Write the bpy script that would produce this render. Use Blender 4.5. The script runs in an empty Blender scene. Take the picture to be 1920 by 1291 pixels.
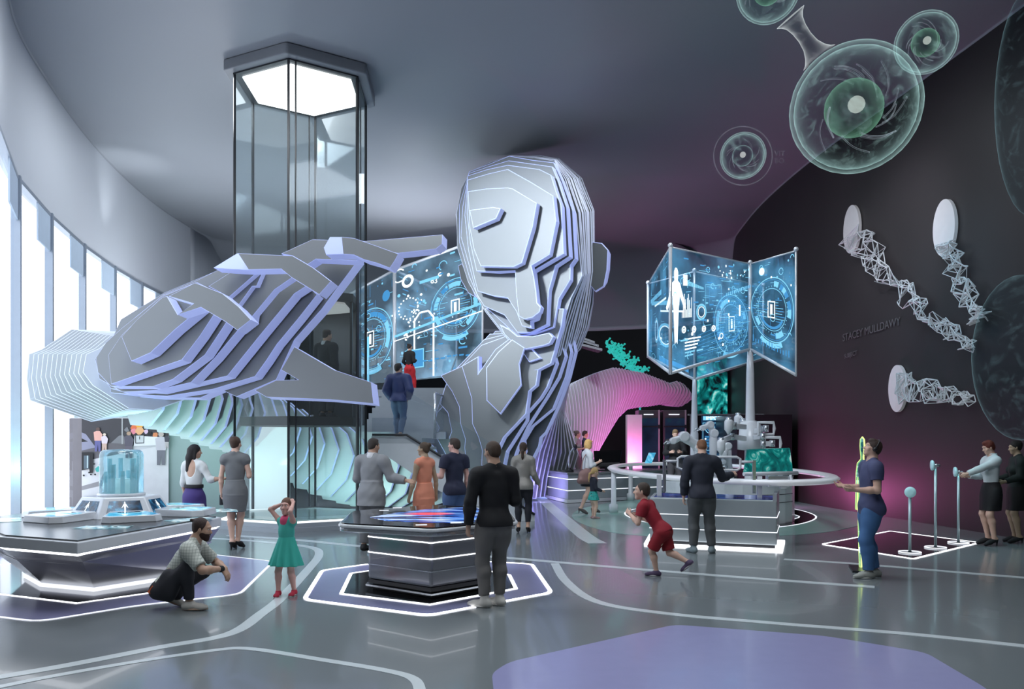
import bpy, bmesh, math, random
import numpy as np
from mathutils import Vector, Matrix
random.seed(7)
SC = bpy.context.scene
COL = SC.collection
FPX = 1530.0; CX = 960.0; HY = 826.0; EYE = 1.75
PI = math.pi

def W(x, y, d):            # a point d metres into the hall seen at picture coordinates x, y
    return Vector(((x-CX)/FPX*d, d, EYE+(HY-y)/FPX*d))
def F(x, y, z=0.0):        # the same for a point at height z
    d = FPX*(EYE-z)/(y-HY)
    return Vector(((x-CX)/FPX*d, d, z))

# ------------------------------------------------------------------ materials
def nodes_of(m):
    m.use_nodes = True
    return m.node_tree.nodes, m.node_tree.links
def mat(name, col, rough=0.5, metal=0.0, emit=None, estr=0.0, spec=0.5, var=0.06, scale=6.0, bump=0.0, bscale=60.0, coat=0.0, trans=0.0, ior=1.45):
    m = bpy.data.materials.new(name); N, L = nodes_of(m)
    b = N['Principled BSDF']
    b.inputs['Roughness'].default_value = rough; b.inputs['Metallic'].default_value = metal
    b.inputs['Specular IOR Level'].default_value = spec
    b.inputs['Coat Weight'].default_value = coat
    b.inputs['Transmission Weight'].default_value = trans; b.inputs['IOR'].default_value = ior
    tc = N.new('ShaderNodeTexCoord'); nz = N.new('ShaderNodeTexNoise'); nz.inputs['Scale'].default_value = scale
    nz.inputs['Detail'].default_value = 3
    L.new(tc.outputs['Object'], nz.inputs['Vector'])
    mx = N.new('ShaderNodeMix'); mx.data_type = 'RGBA'
    c1 = tuple(max(0, c*(1-var)) for c in col)+(1,); c2 = tuple(min(1, c*(1+var)) for c in col)+(1,)
    mx.inputs[6].default_value = c1; mx.inputs[7].default_value = c2
    L.new(nz.outputs['Fac'], mx.inputs[0]); L.new(mx.outputs[2], b.inputs['Base Color'])
    if emit:
        b.inputs['Emission Color'].default_value = tuple(emit)+(1,); b.inputs['Emission Strength'].default_value = estr
    if bump:
        n2 = N.new('ShaderNodeTexNoise'); n2.inputs['Scale'].default_value = bscale
        L.new(tc.outputs['Object'], n2.inputs['Vector'])
        bp = N.new('ShaderNodeBump'); bp.inputs['Strength'].default_value = bump; bp.inputs['Distance'].default_value = 0.02
        L.new(n2.outputs['Fac'], bp.inputs['Height']); L.new(bp.outputs['Normal'], b.inputs['Normal'])
    return m
def glow(name, col, s):
    m = bpy.data.materials.new(name); N, L = nodes_of(m); N.remove(N['Principled BSDF'])
    e = N.new('ShaderNodeEmission'); e.inputs[0].default_value = tuple(col)+(1,); e.inputs[1].default_value = s
    tc = N.new('ShaderNodeTexCoord'); nz = N.new('ShaderNodeTexNoise'); nz.inputs['Scale'].default_value = 3
    L.new(tc.outputs['Object'], nz.inputs['Vector'])
    mr = N.new('ShaderNodeMapRange'); mr.inputs[3].default_value = s*.92; mr.inputs[4].default_value = s*1.08
    L.new(nz.outputs['Fac'], mr.inputs[0]); L.new(mr.outputs[0], e.inputs[1])
    L.new(e.outputs[0], N['Material Output'].inputs[0]); return m
def sheet_glass(name, tint, refl=0.12, rough=0.02, emit=None, estr=0.0, escale=2.0, veil=0.0):
    """thin architectural glass: tinted straight-through light, mirror coat, optional milky veil / display glow"""
    m = bpy.data.materials.new(name); N, L = nodes_of(m); N.remove(N['Principled BSDF'])
    t = N.new('ShaderNodeBsdfTransparent'); t.inputs[0].default_value = tuple(tint)+(1,)
    g = N.new('ShaderNodeBsdfGlossy'); g.inputs[1].default_value = rough; g.inputs[0].default_value = (.9, .95, 1, 1)
    fr = N.new('ShaderNodeFresnel'); fr.inputs[0].default_value = 1.45
    mr = N.new('ShaderNodeMapRange'); mr.inputs[3].default_value = refl*.4; mr.inputs[4].default_value = min(1, refl*5)
    L.new(fr.outputs[0], mr.inputs[0])
    mx = N.new('ShaderNodeMixShader'); L.new(mr.outputs[0], mx.inputs[0]); L.new(t.outputs[0], mx.inputs[1]); L.new(g.outputs[0], mx.inputs[2])
    out = mx.outputs[0]
    if veil:
        df = N.new('ShaderNodeBsdfDiffuse'); df.inputs[0].default_value = (.8, .88, .9, 1)
        m2 = N.new('ShaderNodeMixShader'); m2.inputs[0].default_value = veil
        L.new(out, m2.inputs[1]); L.new(df.outputs[0], m2.inputs[2]); out = m2.outputs[0]
    if emit:
        e = N.new('ShaderNodeEmission'); e.inputs[0].default_value = tuple(emit)+(1,)
        tc = N.new('ShaderNodeTexCoord'); nz = N.new('ShaderNodeTexNoise'); nz.inputs['Scale'].default_value = escale; nz.inputs['Detail'].default_value = 6
        L.new(tc.outputs['Object'], nz.inputs['Vector'])
        m3 = N.new('ShaderNodeMapRange'); m3.inputs[1].default_value = .45; m3.inputs[2].default_value = .75; m3.inputs[3].default_value = estr*.12; m3.inputs[4].default_value = estr
        L.new(nz.outputs['Fac'], m3.inputs[0]); L.new(m3.outputs[0], e.inputs[1])
        a = N.new('ShaderNodeAddShader'); L.new(out, a.inputs[0]); L.new(e.outputs[0], a.inputs[1]); out = a.outputs[0]
    L.new(out, N['Material Output'].inputs[0]); return m
def ramp_glow(name, stops, s, kind='noise', scale=(1, 1, 1), nscale=4.0, distort=0.0, detail=6, rough=.1):
    """display picture: noise or wave through a colour ramp, self-lit"""
    m = bpy.data.materials.new(name); N, L = nodes_of(m); b = N['Principled BSDF']
    tc = N.new('ShaderNodeTexCoord'); mp = N.new('ShaderNodeMapping'); mp.inputs['Scale'].default_value = scale
    L.new(tc.outputs['Object'], mp.inputs[0])
    if kind == 'wave':
        t = N.new('ShaderNodeTexWave'); t.inputs['Distortion'].default_value = distort
    else:
        t = N.new('ShaderNodeTexNoise'); t.inputs['Distortion'].default_value = distort
    t.inputs['Scale'].default_value = nscale; t.inputs['Detail'].default_value = detail
    L.new(mp.outputs[0], t.inputs['Vector'])
    r = N.new('ShaderNodeValToRGB')
    while len(r.color_ramp.elements) < len(stops): r.color_ramp.elements.new(.5)
    for e, (p, c) in zip(r.color_ramp.elements, stops): e.position = p; e.color = tuple(c)+(1,)
    L.new(t.outputs['Fac'], r.inputs[0])
    b.inputs['Base Color'].default_value = (.01, .01, .012, 1); b.inputs['Roughness'].default_value = rough
    L.new(r.outputs[0], b.inputs['Emission Color']); b.inputs['Emission Strength'].default_value = s
    return m

# ------------------------------------------------------------------ object helpers
def thing(name, label, cat, loc=(0, 0, 0), rz=0.0, group=None):
    o = bpy.data.objects.new(name, None); COL.objects.link(o); o.location = loc; o.rotation_euler = (0, 0, rz)
    o.empty_display_size = .1
    o['label'] = label; o['category'] = cat
    if group: o['group'] = group
    return o
def tag(o, label, cat, group=None):
    o['label'] = label; o['category'] = cat
    if group: o['group'] = group
    return o
def wloc(o):
    v = Vector((0, 0, 0))
    while o: v += o.location; o = o.parent
    return v
class MB:
    """collects shapes (world coordinates) for one mesh"""
    def __init__(s): s.v = []; s.f = []; s.m = []; s.sm = []
    def add(s, vs, fs, mi=0, smooth=False):
        o = len(s.v); s.v += [tuple(v) for v in vs]; s.f += [tuple(i+o for i in f) for f in fs]; s.m += [mi]*len(fs); s.sm += [smooth]*len(fs)
        return s
    def box(s, c, size, mi=0, rz=0.0, R=None):
        hx, hy, hz = size[0]/2, size[1]/2, size[2]/2
        M = R if R is not None else Matrix.Rotation(rz, 3, 'Z')
        vs = [Vector(c)+M @ Vector((a*hx, b*hy, e*hz)) for a in (-1, 1) for b in (-1, 1) for e in (-1, 1)]
        return s.add(vs, [(0, 1, 3, 2), (4, 6, 7, 5), (0, 4, 5, 1), (2, 3, 7, 6), (0, 2, 6, 4), (1, 5, 7, 3)], mi)
    def prism(s, poly, z0, z1, mi=0, top=None, side=None):
        """poly: xy points; vertical extrusion"""
        n = len(poly)
        if sum(poly[i][0]*poly[(i+1) % n][1]-poly[(i+1) % n][0]*poly[i][1] for i in range(n)) < 0: poly = poly[::-1]
        vs = [(p[0], p[1], z0) for p in poly]+[(p[0], p[1], z1) for p in poly]
        s.add(vs, [tuple(range(n-1, -1, -1))], mi); o = len(s.v)-2*n
        s.f.append(tuple(range(o+n, o+2*n))); s.m.append(mi if top is None else top); s.sm.append(False)
        for i in range(n):
            j = (i+1) % n; s.f.append((o+i, o+j, o+n+j, o+n+i)); s.m.append(mi if side is None else side); s.sm.append(False)
        return s
    def loft(s, rings, mi=0, smooth=True, caps=True, closed=True):
        n = len(rings[0]); vs = [p for r in rings for p in r]; fs = []
        for k in range(len(rings)-1):
            for i in range(n if closed else n-1):
                j = (i+1) % n; fs.append((k*n+i, k*n+j, (k+1)*n+j, (k+1)*n+i))
        s.add(vs, fs, mi, smooth)
        if caps and closed:
            o = len(s.v)-len(vs)
            s.f += [tuple(range(o+n-1, o-1, -1)), tuple(range(o+(len(rings)-1)*n, o+len(rings)*n))]; s.m += [mi]*2; s.sm += [False]*2
        return s
    def tube(s, pts, r, seg=10, mi=0, closed=False, smooth=True, flat=None):
        pts = [Vector(p) for p in pts]; n = len(pts); rs = r if isinstance(r, (list, tuple)) else [r]*n
        rings = []; prev = None
        for i, p in enumerate(pts):
            if closed: t = pts[(i+1) % n]-pts[i-1]
            else: t = pts[min(i+1, n-1)]-pts[max(i-1, 0)]
            if t.length < 1e-9: t = Vector((0, 0, 1))
            t.normalize()
            if prev is None:
                a = Vector((0, 0, 1)) if abs(t.z) < .9 else Vector((1, 0, 0)); u = t.cross(a).normalized()
            else:
                u = prev-t*prev.dot(t)
                if u.length < 1e-6: u = t.cross(Vector((0, 0, 1)) if abs(t.z) < .9 else Vector((1, 0, 0)))
                u.normalize()
            prev = u; w = t.cross(u)
            rings.append([p+(u*math.cos(2*PI*k/seg)+w*math.sin(2*PI*k/seg))*rs[i] for k in range(seg)])
        if closed: rings.append(rings[0])
        return s.loft(rings, mi, smooth, caps=not closed)
    def lathe(s, c, prof, seg=24, mi=0, smooth=True):
        rings = [[(c[0]+r*math.cos(2*PI*k/seg), c[1]+r*math.sin(2*PI*k/seg), c[2]+z) for k in range(seg)] for r, z in prof]
        return s.loft(rings, mi, smooth)
    def ball(s, c, r, seg=20, mi=0, R=None):
        rr = r if isinstance(r, (list, tuple)) else (r, r, r); rings = []
        for a in range(1, seg//2):
            th = PI*a/(seg//2)
            ring = []
            for k in range(seg):
                v = Vector((rr[0]*math.sin(th)*math.cos(2*PI*k/seg), rr[1]*math.sin(th)*math.sin(2*PI*k/seg), -rr[2]*math.cos(th)))
                if R is not None: v = R @ v
                ring.append(Vector(c)+v)
            rings.append(ring)
        s.loft(rings, mi, True, caps=False)
        o = len(s.v)-len(rings)*seg; zb = Vector((0, 0, -rr[2])); zt = -zb
        if R is not None: zb = R @ zb; zt = R @ zt
        s.v += [tuple(Vector(c)+zb), tuple(Vector(c)+zt)]; b = len(s.v)-2
        for k in range(seg):
            j = (k+1) % seg
            s.f += [(b, o+j, o+k), (b+1, o+(len(rings)-1)*seg+k, o+(len(rings)-1)*seg+j)]; s.m += [mi]*2; s.sm += [True]*2
        return s
    def build(s, name, mats, parent=None, bevel=0.0, kind=None):
        me = bpy.data.meshes.new(name)
        off = wloc(parent) if parent else Vector((0, 0, 0))
        me.from_pydata([(v[0]-off.x, v[1]-off.y, v[2]-off.z) for v in s.v], [], s.f)
        if not isinstance(mats, (list, tuple)): mats = [mats]
        for m in mats: me.materials.append(m)
        me.polygons.foreach_set('material_index', s.m); me.polygons.foreach_set('use_smooth', s.sm)
        me.update()
        o = bpy.data.objects.new(name, me); COL.objects.link(o); o.parent = parent
        if bevel:
            md = o.modifiers.new('Bevel', 'BEVEL'); md.width = bevel; md.segments = 2; md.limit_method = 'ANGLE'; md.angle_limit = math.radians(35)
        if kind: o['kind'] = kind
        return o
def text_mesh(body, size, M, name, material, parent=None, depth=0.004, align='LEFT'):
    cu = bpy.data.curves.new(name, 'FONT'); cu.body = body; cu.size = size; cu.extrude = depth; cu.align_x = align
    t = bpy.data.objects.new(name+'_src', cu); COL.objects.link(t)
    dg = bpy.context.evaluated_depsgraph_get(); dg.update()
    me = bpy.data.meshes.new_from_object(t.evaluated_get(dg)); bpy.data.objects.remove(t); bpy.data.curves.remove(cu)
    me.name = name
    off = wloc(parent) if parent else Vector((0, 0, 0))
    me.transform(Matrix.Translation(-off) @ M)
    me.materials.clear(); me.materials.append(material)
    o = bpy.data.objects.new(name, me); COL.objects.link(o); o.parent = parent
    return o
def frame_m(origin, xdir, up=Vector((0, 0, 1))):
    x = Vector(xdir).normalized(); y = Vector(up).normalized(); z = x.cross(y).normalized(); y = z.cross(x)
    return Matrix(((x.x, y.x, z.x, origin[0]), (x.y, y.y, z.y, origin[1]), (x.z, y.z, z.z, origin[2]), (0, 0, 0, 1)))
def catmull(pts, n=8, closed=False):
    P = [np.array(p, float) for p in pts]; out = []; m = len(P)
    for i in range(m if closed else m-1):
        a = P[(i-1) % m] if (closed or i > 0) else P[0]*2-P[1]; b = P[i]; c = P[(i+1) % m]; d = P[(i+2) % m] if (closed or i+2 < m) else P[-1]*2-P[-2]
        for k in range(n):
            t = k/n
            out.append(.5*((2*b)+(-a+c)*t+(2*a-5*b+4*c-d)*t*t+(-a+3*b-3*c+d)*t**3))
    if not closed: out.append(P[-1])
    return [tuple(float(q) for q in v) for v in out]
def hexa(cx, cy, R, a0=0.0):
    return [(cx+R*math.cos(math.radians(a0+60*k)), cy+R*math.sin(math.radians(a0+60*k))) for k in range(6)]
def offset_poly(poly, dist):
    """inward offset of a (roughly convex) xy polygon"""
    n = len(poly); A = sum(poly[i][0]*poly[(i+1) % n][1]-poly[(i+1) % n][0]*poly[i][1] for i in range(n))
    sg = 1 if A > 0 else -1; out = []
    for i in range(n):
        p0 = Vector(poly[i-1][:2]); p1 = Vector(poly[i][:2]); p2 = Vector(poly[(i+1) % n][:2])
        e1 = (p1-p0).normalized(); e2 = (p2-p1).normalized()
        n1 = Vector((-e1.y, e1.x))*sg; n2 = Vector((-e2.y, e2.x))*sg
        b = (n1+n2); b = b/max(.3, b.length_squared)*2
        q = p1+b*dist; out.append((q.x, q.y))
    return out
def round_poly(poly, r, n=4):
    out = []; m = len(poly)
    for i in range(m):
        p0 = Vector(poly[i-1][:2]); p1 = Vector(poly[i][:2]); p2 = Vector(poly[(i+1) % m][:2])
        a = p1+(p0-p1).normalized()*min(r, (p0-p1).length*.4); b = p1+(p2-p1).normalized()*min(r, (p2-p1).length*.4)
        for k in range(n+1):
            t = k/n; q = a*(1-t)**2+p1*2*t*(1-t)+b*t*t; out.append((q.x, q.y))
    return out

# shared materials
M_WHITE = mat('white_lacquer', (.72, .74, .78), .22, coat=.3)
M_GREYP = mat('grey_panel', (.33, .36, .39), .28, coat=.2)
M_STEEL = mat('brushed_steel', (.55, .58, .62), .25, .8)
M_BLACK = mat('black_gloss', (.008, .008, .01), .08, coat=.5)
M_DARK = mat('dark_trim', (.02, .022, .026), .3)
M_LED = glow('led_white', (.92, .95, 1), 2.6)
M_LEDSOFT = glow('led_soft', (.85, .9, 1), 1.1)
M_CYAN = glow('screen_cyan', (.25, .70, 1.0), .9)
M_BLUE = glow('screen_blue', (.08, .36, .75), .8)
M_HWHITE = glow('screen_white', (.85, .96, 1.0), 1.6)
# ------------------------------------------------------------------ camera
cam = bpy.data.cameras.new('camera'); co = bpy.data.objects.new('camera', cam); COL.objects.link(co)
co.location = (0, 0, EYE); co.rotation_euler = (PI/2, 0, 0)
cam.sensor_width = 36; cam.lens = 36*FPX/1920; cam.shift_y = (HY-645.5)/1920; cam.clip_end = 300; cam.clip_start = .05
SC.camera = co

# ------------------------------------------------------------------ the hall shell
CEIL = 9.47; BAND = 6.64
M_FLOOR = mat('polished_floor', (.19, .215, .225), .16, spec=.6, var=.05, scale=.6, coat=.15)
M_CEIL = mat('ceiling_plaster', (.26, .275, .30), .42, spec=.35, var=.03, scale=.4)
M_BANDW = mat('upper_wall_plaster', (.52, .54, .58), .4, spec=.3, var=.03, scale=.5)
M_RWALL = mat('dark_display_wall', (.028, .025, .026), .45, spec=.35, var=.25, scale=.5)
M_BACK = mat('back_black', (.004, .004, .005), .5, spec=.2)
M_FRONT = mat('rear_wall_grey', (.12, .125, .135), .6)
M_SKYPANE = sheet_glass('window_glass', (.93, .97, 1.0), .06)
right = catmull([(7.6, -3), (9.0, 5), (9.35, 10), (9.05, 14.5), (8.7, 18), (8.25, 22.1), (8.12, 26.2), (8.35, 29.9), (8.7, 33.0)], 8)
left = catmull([(-3.2, -3), (-5.2, 6), (-7.7, 12), (-9.2, 15.1), (-10.0, 17.6), (-10.7, 20.3), (-11.2, 22.9), (-11.55, 25.7), (-11.65, 28.3), (-11.4, 31.5), (-10.3, 34)], 8)
back = catmull([(-10.3, 34), (-7.5, 36), (-3, 37), (3, 36.5), (7, 35), (8.7, 33.0)], 6)[1:-1]
outline = left+back+right[::-1]           # closed, clockwise seen from above

MB().prism([(p[0]*1.02, p[1]) for p in outline], -.2, 0).build('floor', M_FLOOR, kind='structure')

def wall_strip(pts, z0, z1, m, name, thick=.15, sgn=1):
    mb = MB(); n = len(pts); off = []
    for i, p in enumerate(pts):
        t = Vector(pts[min(i+1, n-1)])-Vector(pts[max(i-1, 0)]); t.normalize()
        off.append((p[0]-t.y*thick*sgn, p[1]+t.x*thick*sgn))
    rings = [[(p[0], p[1], z0), (p[0], p[1], z1), (q[0], q[1], z1), (q[0], q[1], z0)] for p, q in zip(pts, off)]
    mb.loft(rings, 0, True, True)
    o = mb.build(name, m, kind='structure')
    for p in o.data.polygons: p.use_smooth = abs(p.normal.z) < .5
    md = o.modifiers.new('Edge', 'EDGE_SPLIT'); md.split_angle = math.radians(40)
    return o
wall_strip(right, 0, CEIL, M_RWALL, 'wall_right', sgn=-1)
IW = [i for i, p in enumerate(left) if p[1] >= 29.3][0]
wall_strip(left[IW:]+back+right[-1:], 0, BAND, M_BACK, 'wall_back', sgn=1)
wall_strip([(right[0][0], -3), (left[0][0], -3)], 0, CEIL, M_FRONT, 'wall_front', sgn=-1)
# the near left wall and the deep pale band above the windows
wall_strip(left[:IW+1], BAND, CEIL, M_BANDW, 'wall_left_upper', sgn=1)
wall_strip(left[:13], 0, BAND, M_FRONT, 'wall_left', sgn=1)

# ceiling: flat in the middle with a cove that softens towards the back of the hall
mb = MB(); ring_n = 9; rings = [[] for _ in range(ring_n)]
oc = left+back+right[::-1]; n = len(oc); nl = len(left); nb = len(back)
for i in range(n):
    p = Vector(oc[i]); t = Vector(oc[(i+1) % n])-Vector(oc[i-1]); t.normalize(); nin = Vector((t.y, -t.x))
    if i < nl: r = .04+2.6*max(0, min(1, (p.y-31)/3))
    elif i < nl+nb: r = 2.64
    else: r = .04+2.6*max(0, min(1, (p.y-31)/2))
    for k in range(ring_n):
        a = PI/2*k/(ring_n-1)
        q = p+nin*(r*(1-math.cos(a))); rings[k].append((q.x, q.y, CEIL-r*(1-math.sin(a))))
mb.loft(rings, 0, True, caps=False)
mb.f.append(tuple(range((ring_n-1)*n, ring_n*n))); mb.m.append(0); mb.sm.append(False)
mb.add([(p[0]*1.02, p[1]*1.005, CEIL+.12) for p in oc], [tuple(range(n))])
mb.build('ceiling', M_CEIL, kind='structure')
# upper band at the back under the cove
bk = left[IW:]+back+right[-1:]
mb = MB(); rr = [[], []]
lows = [(p[0], p[1]) for p in bk]
rr = []
for p in lows:
    r = 2.64 if p[1] > 34 else .04+2.6*max(0, min(1, (p[1]-31)/3))
    rr.append([(p[0], p[1], BAND), (p[0], p[1], CEIL-r), (p[0]*1.01, p[1]+.2, CEIL-r), (p[0]*1.01, p[1]+.2, BAND)])
mb.loft(rr, 0, True, True); mb.build('wall_back_upper', M_BANDW, kind='structure')

# curtain wall windows on the left
WL = [(27, 330), (93, 400), (155, 457), (211, 498), (260, 529), (310, 552), (352, 571)]
def left_at(y):
    for a, b in zip(left, left[1:]):
        if a[1] <= y <= b[1]:
            t = (y-a[1])/(b[1]-a[1]); return (a[0]+(b[0]-a[0])*t, y)
    return left[-1]
wy = [left[12][1], 12.2, 15.05, 17.55, 20.25, 22.85, 25.2, 27.3, 29.4]
M_FRAME = mat('window_frame_grey', (.30, .34, .40), .35, .4)
M_PANEREFL = mat('window_blind', (.42, .50, .60), .6)
for i in range(len(wy)-1):
    a = left_at(wy[i]); b = left_at(wy[i+1]); mb = MB()
    A = Vector((a[0], a[1], 0)); B = Vector((b[0], b[1], 0))
    mb.add([A, B, B+Vector((0, 0, BAND)), A+Vector((0, 0, BAND))], [(0, 1, 2, 3)])
    w = mb.build(f'window_{i+1}', M_SKYPANE, kind='structure')
    d = (B-A).normalized(); nin = Vector((d.y, -d.x, 0)); fr = MB(); ang = math.atan2(d.y, d.x)
    fr.box(A+nin*.03+Vector((0, 0, BAND/2)), (.09, .16, BAND), rz=ang)
    fr.box((A+B)/2+Vector((0, 0, .05)), ((B-A).length, .14, .1), rz=ang)
    fr.box((A+B)/2+Vector((0, 0, BAND-.04)), ((B-A).length, .14, .08), rz=ang)
    fr.build('window_frame', M_FRAME, w)
    bl = MB(); m_ = A*.42+B*.58-nin*.02
    bl.box(A*.22+B*.78+nin*.05+Vector((0, 0, BAND-.45)), ((B-A).length*.42, .03, .75), rz=ang)
    bl.build('window_blind', M_PANEREFL, w)  # panel stands in for the neighbouring building's reflection in the glass

# ------------------------------------------------------------------ inlays in the floor
M_LAV = mat('lavender_inlay', (.33, .33, .56), .2, var=.04, coat=.15)
M_GREEN = mat('mint_inlay', (.27, .46, .41), .22, var=.05, coat=.15)
M_BLKIN = mat('black_inlay', (.012, .012, .014), .12, coat=.3)
M_BANDF = mat('pale_floor_band', (.62, .68, .70), .2, var=.05)
trim_i = [0]
def inlay(poly, m, z, name=None):
    trim_i[0] += 1
    return MB().prism(poly, .0, z).build(name or f'trim_{trim_i[0]}', m, kind='structure')
def ring_inlay(poly, w, m, z):
    trim_i[0] += 1; inner = offset_poly(poly, w); mb = MB(); n = len(poly)
    mb.add([(p[0], p[1], z) for p in poly]+[(p[0], p[1], z) for p in inner], [(i, (i+1) % n, n+(i+1) % n, n+i) for i in range(n)])
    mb.add([(p[0], p[1], 0) for p in poly]+[(p[0], p[1], z) for p in poly], [(i, (i+1) % n, n+(i+1) % n, n+i) for i in range(n)])
    return mb.build(f'trim_{trim_i[0]}', m, kind='structure')
def fp(px): return [tuple(F(x, y)[:2]) for x, y in px]
def ribbon(px, w, m, z):
    trim_i[0] += 1; pts = catmull(fp(px), 6); mb = MB(); L = []; R = []; n = len(pts)
    for i, p in enumerate(pts):
        t = Vector(pts[min(i+1, n-1)])-Vector(pts[max(i-1, 0)]); t.normalize()
        L.append((p[0]-t.y*w/2, p[1]+t.x*w/2, z)); R.append((p[0]+t.y*w/2, p[1]-t.x*w/2, z))
    rings = [[l, r, (r[0], r[1], 0), (l[0], l[1], 0)] for l, r in zip(L, R)]
    mb.loft(rings, 0, False); return mb.build(f'trim_{trim_i[0]}', m, kind='structure')
P = round_poly(fp([(566, 1124), (601, 1069), (720, 1053), (860, 1049), (1000, 1057), (1038, 1111), (803, 1155)]), .14)
inlay(P, M_LAV, .004); ring_inlay(P, .05, M_LED, .008)
P = fp([(636, 1114), (655, 1075), (760, 1060), (870, 1061), (958, 1078), (971, 1104), (806, 1135)])
inlay(P, M_BLKIN, .007); ring_inlay(P, .045, M_LED, .010)
P = round_poly(fp([(-60, 1150), (70, 1166), (260, 1135), (452, 1114), (515, 1052), (381, 1037), (60, 1030), (-120, 1060)]), .2)
inlay(P, M_LAV, .004); ring_inlay(P, .035, M_LEDSOFT, .006)
P = fp([(-60, 1108), (143, 1132), (290, 1111), (426, 1063), (395, 1055), (100, 1046), (-80, 1070)])
inlay(P, M_BLKIN, .007); ring_inlay(P, .035, M_LED, .009)
P = round_poly(fp([(922, 1262), (955, 1241), (1265, 1171), (1545, 1192), (1735, 1223), (1850, 1291), (1900, 1340), (930, 1340)]), .12)
inlay(P, M_LAV, .004)
P = catmull(fp([(1072, 968), (1120, 946), (1250, 930), (1420, 925), (1560, 932), (1645, 962), (1590, 990), (1460, 1004), (1300, 1006), (1150, 998)]), 5, True)
inlay(P, M_GREEN, .004)
P = catmull(fp([(1170, 962), (1215, 951), (1350, 945), (1470, 951), (1532, 968), (1480, 986), (1340, 992), (1215, 980)]), 5, True)
inlay(P, M_BLKIN, .006); ring_inlay(P, .04, M_LEDSOFT, .008)
P = catmull(fp([(1205, 962), (1300, 955), (1420, 957), (1500, 968), (1440, 980), (1330, 984), (1225, 974)]), 5, True)
inlay(P, M_GREYP, .008); ring_inlay(P, .03, M_LEDSOFT, .010)
P = round_poly(fp([(1538, 1020), (1668, 995), (1840, 1017), (1714, 1048)]), .1)
inlay(P, M_BLKIN, .004); ring_inlay(P, .04, M_LED, .007)
P = fp([(1012, 968), (1040, 947), (1240, 938), (1262, 952), (1080, 962)])
ribbon([(-20, 1272), (120, 1248), (300, 1213), (430, 1188), (490, 1150), (530, 1118), (575, 1070), (598, 1040), (585, 1026), (520, 1018), (440, 1011), (330, 1006)], .13, M_BANDF, .003)
ribbon([(-20, 1291), (100, 1267), (250, 1241), (400, 1219), (470, 1216), (600, 1236), (720, 1256), (775, 1272), (790, 1300)], .085, M_BANDF, .003)
ribbon([(985, 912), (1010, 930), (1050, 965), (1095, 1003), (1120, 1018)], .32, M_BANDF, .003)
ribbon([(880, 1040), (960, 1046), (1040, 1053), (1120, 1060), (1300, 1075), (1540, 1093), (1640, 1100)], .15, M_BANDF, .003)
ribbon([(1040, 1056), (1062, 1090), (1120, 1128), (1250, 1150), (1450, 1168), (1700, 1188), (1930, 1212)], .12, M_BANDF, .0045)
ribbon([(1470, 1048), (1600, 1056), (1780, 1071), (1940, 1084)], .14, M_BANDF, .003)
ribbon([(430, 1003), (560, 1012), (660, 1022), (800, 1036)], .16, M_BANDF, .003)
# ------------------------------------------------------------------ giant layered figure
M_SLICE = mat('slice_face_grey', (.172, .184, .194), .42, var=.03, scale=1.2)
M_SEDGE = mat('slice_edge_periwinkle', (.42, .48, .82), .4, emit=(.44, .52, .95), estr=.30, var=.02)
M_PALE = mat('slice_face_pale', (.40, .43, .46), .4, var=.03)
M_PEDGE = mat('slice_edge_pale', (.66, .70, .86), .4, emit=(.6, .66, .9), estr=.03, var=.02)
fig = thing('figure_sculpture', 'giant layered head and reaching arms cut from stacked grey plates with periwinkle edges', 'sculpture', (0, 18.6, 0))
def sub(name):
    o = bpy.data.objects.new(name, None); COL.objects.link(o); o.parent = fig; o.location = (0, 0, 0); o.empty_display_size = .1; return o
def plate(px, d, t, name, parent, nrm=(0, -1, 0), ref=None, mats=None, chm=.018):
    """slab whose front outline is px at depth d (measured at ref), facing nrm, t thick"""
    nv = Vector(nrm).normalized(); r = ref or (sum(p[0] for p in px)/len(px), sum(p[1] for p in px)/len(px))
    P0 = W(r[0], r[1], d); cam0 = Vector((0, 0, EYE)); fr = []
    for x, y in px:
        ray = W(x, y, 1.0)-cam0; k = (P0-cam0).dot(nv)/ray.dot(nv); fr.append(cam0+ray*k)
    n = len(fr); mb = MB()
    a = Vector((0, 0, 0))
    for i in range(n): a += fr[i].cross(fr[(i+1) % n])
    if a.dot(nv) < 0: fr.reverse()
    e1 = nv.cross(Vector((0, 0, 1))).normalized(); e2 = e1.cross(nv); ch = min(chm, t*.35)
    q2 = [((p-P0).dot(e1), (p-P0).dot(e2)) for p in fr]; iq = offset_poly(q2, ch)
    inn = [P0+e1*u+e2*v for u, v in iq]; mid_ = [p-nv*ch*.8 for p in fr]; bk_ = [p-nv*t for p in fr]
    mb.add(inn+mid_+bk_, [tuple(range(n)), tuple(range(3*n-1, 2*n-1, -1))], 0)
    mb.f += [(i, n+i, n+(i+1) % n, (i+1) % n) for i in range(n)]+[(n+i, 2*n+i, 2*n+(i+1) % n, n+(i+1) % n) for i in range(n)]; mb.m += [1]*(2*n); mb.sm += [False]*(2*n)
    return mb.build(name, mats or [M_SLICE, M_SEDGE], parent)
def Z3(u, v): return (800+u/3.2275, 270+v/3.2275)      # head study
def Z4(u, v): return (760+u/3.798, 620+v/3.798)        # neck study
def Z1(u, v): return (u/3.227, 400+v/3.227)            # hand study
def Z2(u, v): return (400+u/3.227, 400+v/3.227)

head = sub('head'); HN = (-.48, -1, .02)
HD = 17.3; HS = .26
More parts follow.
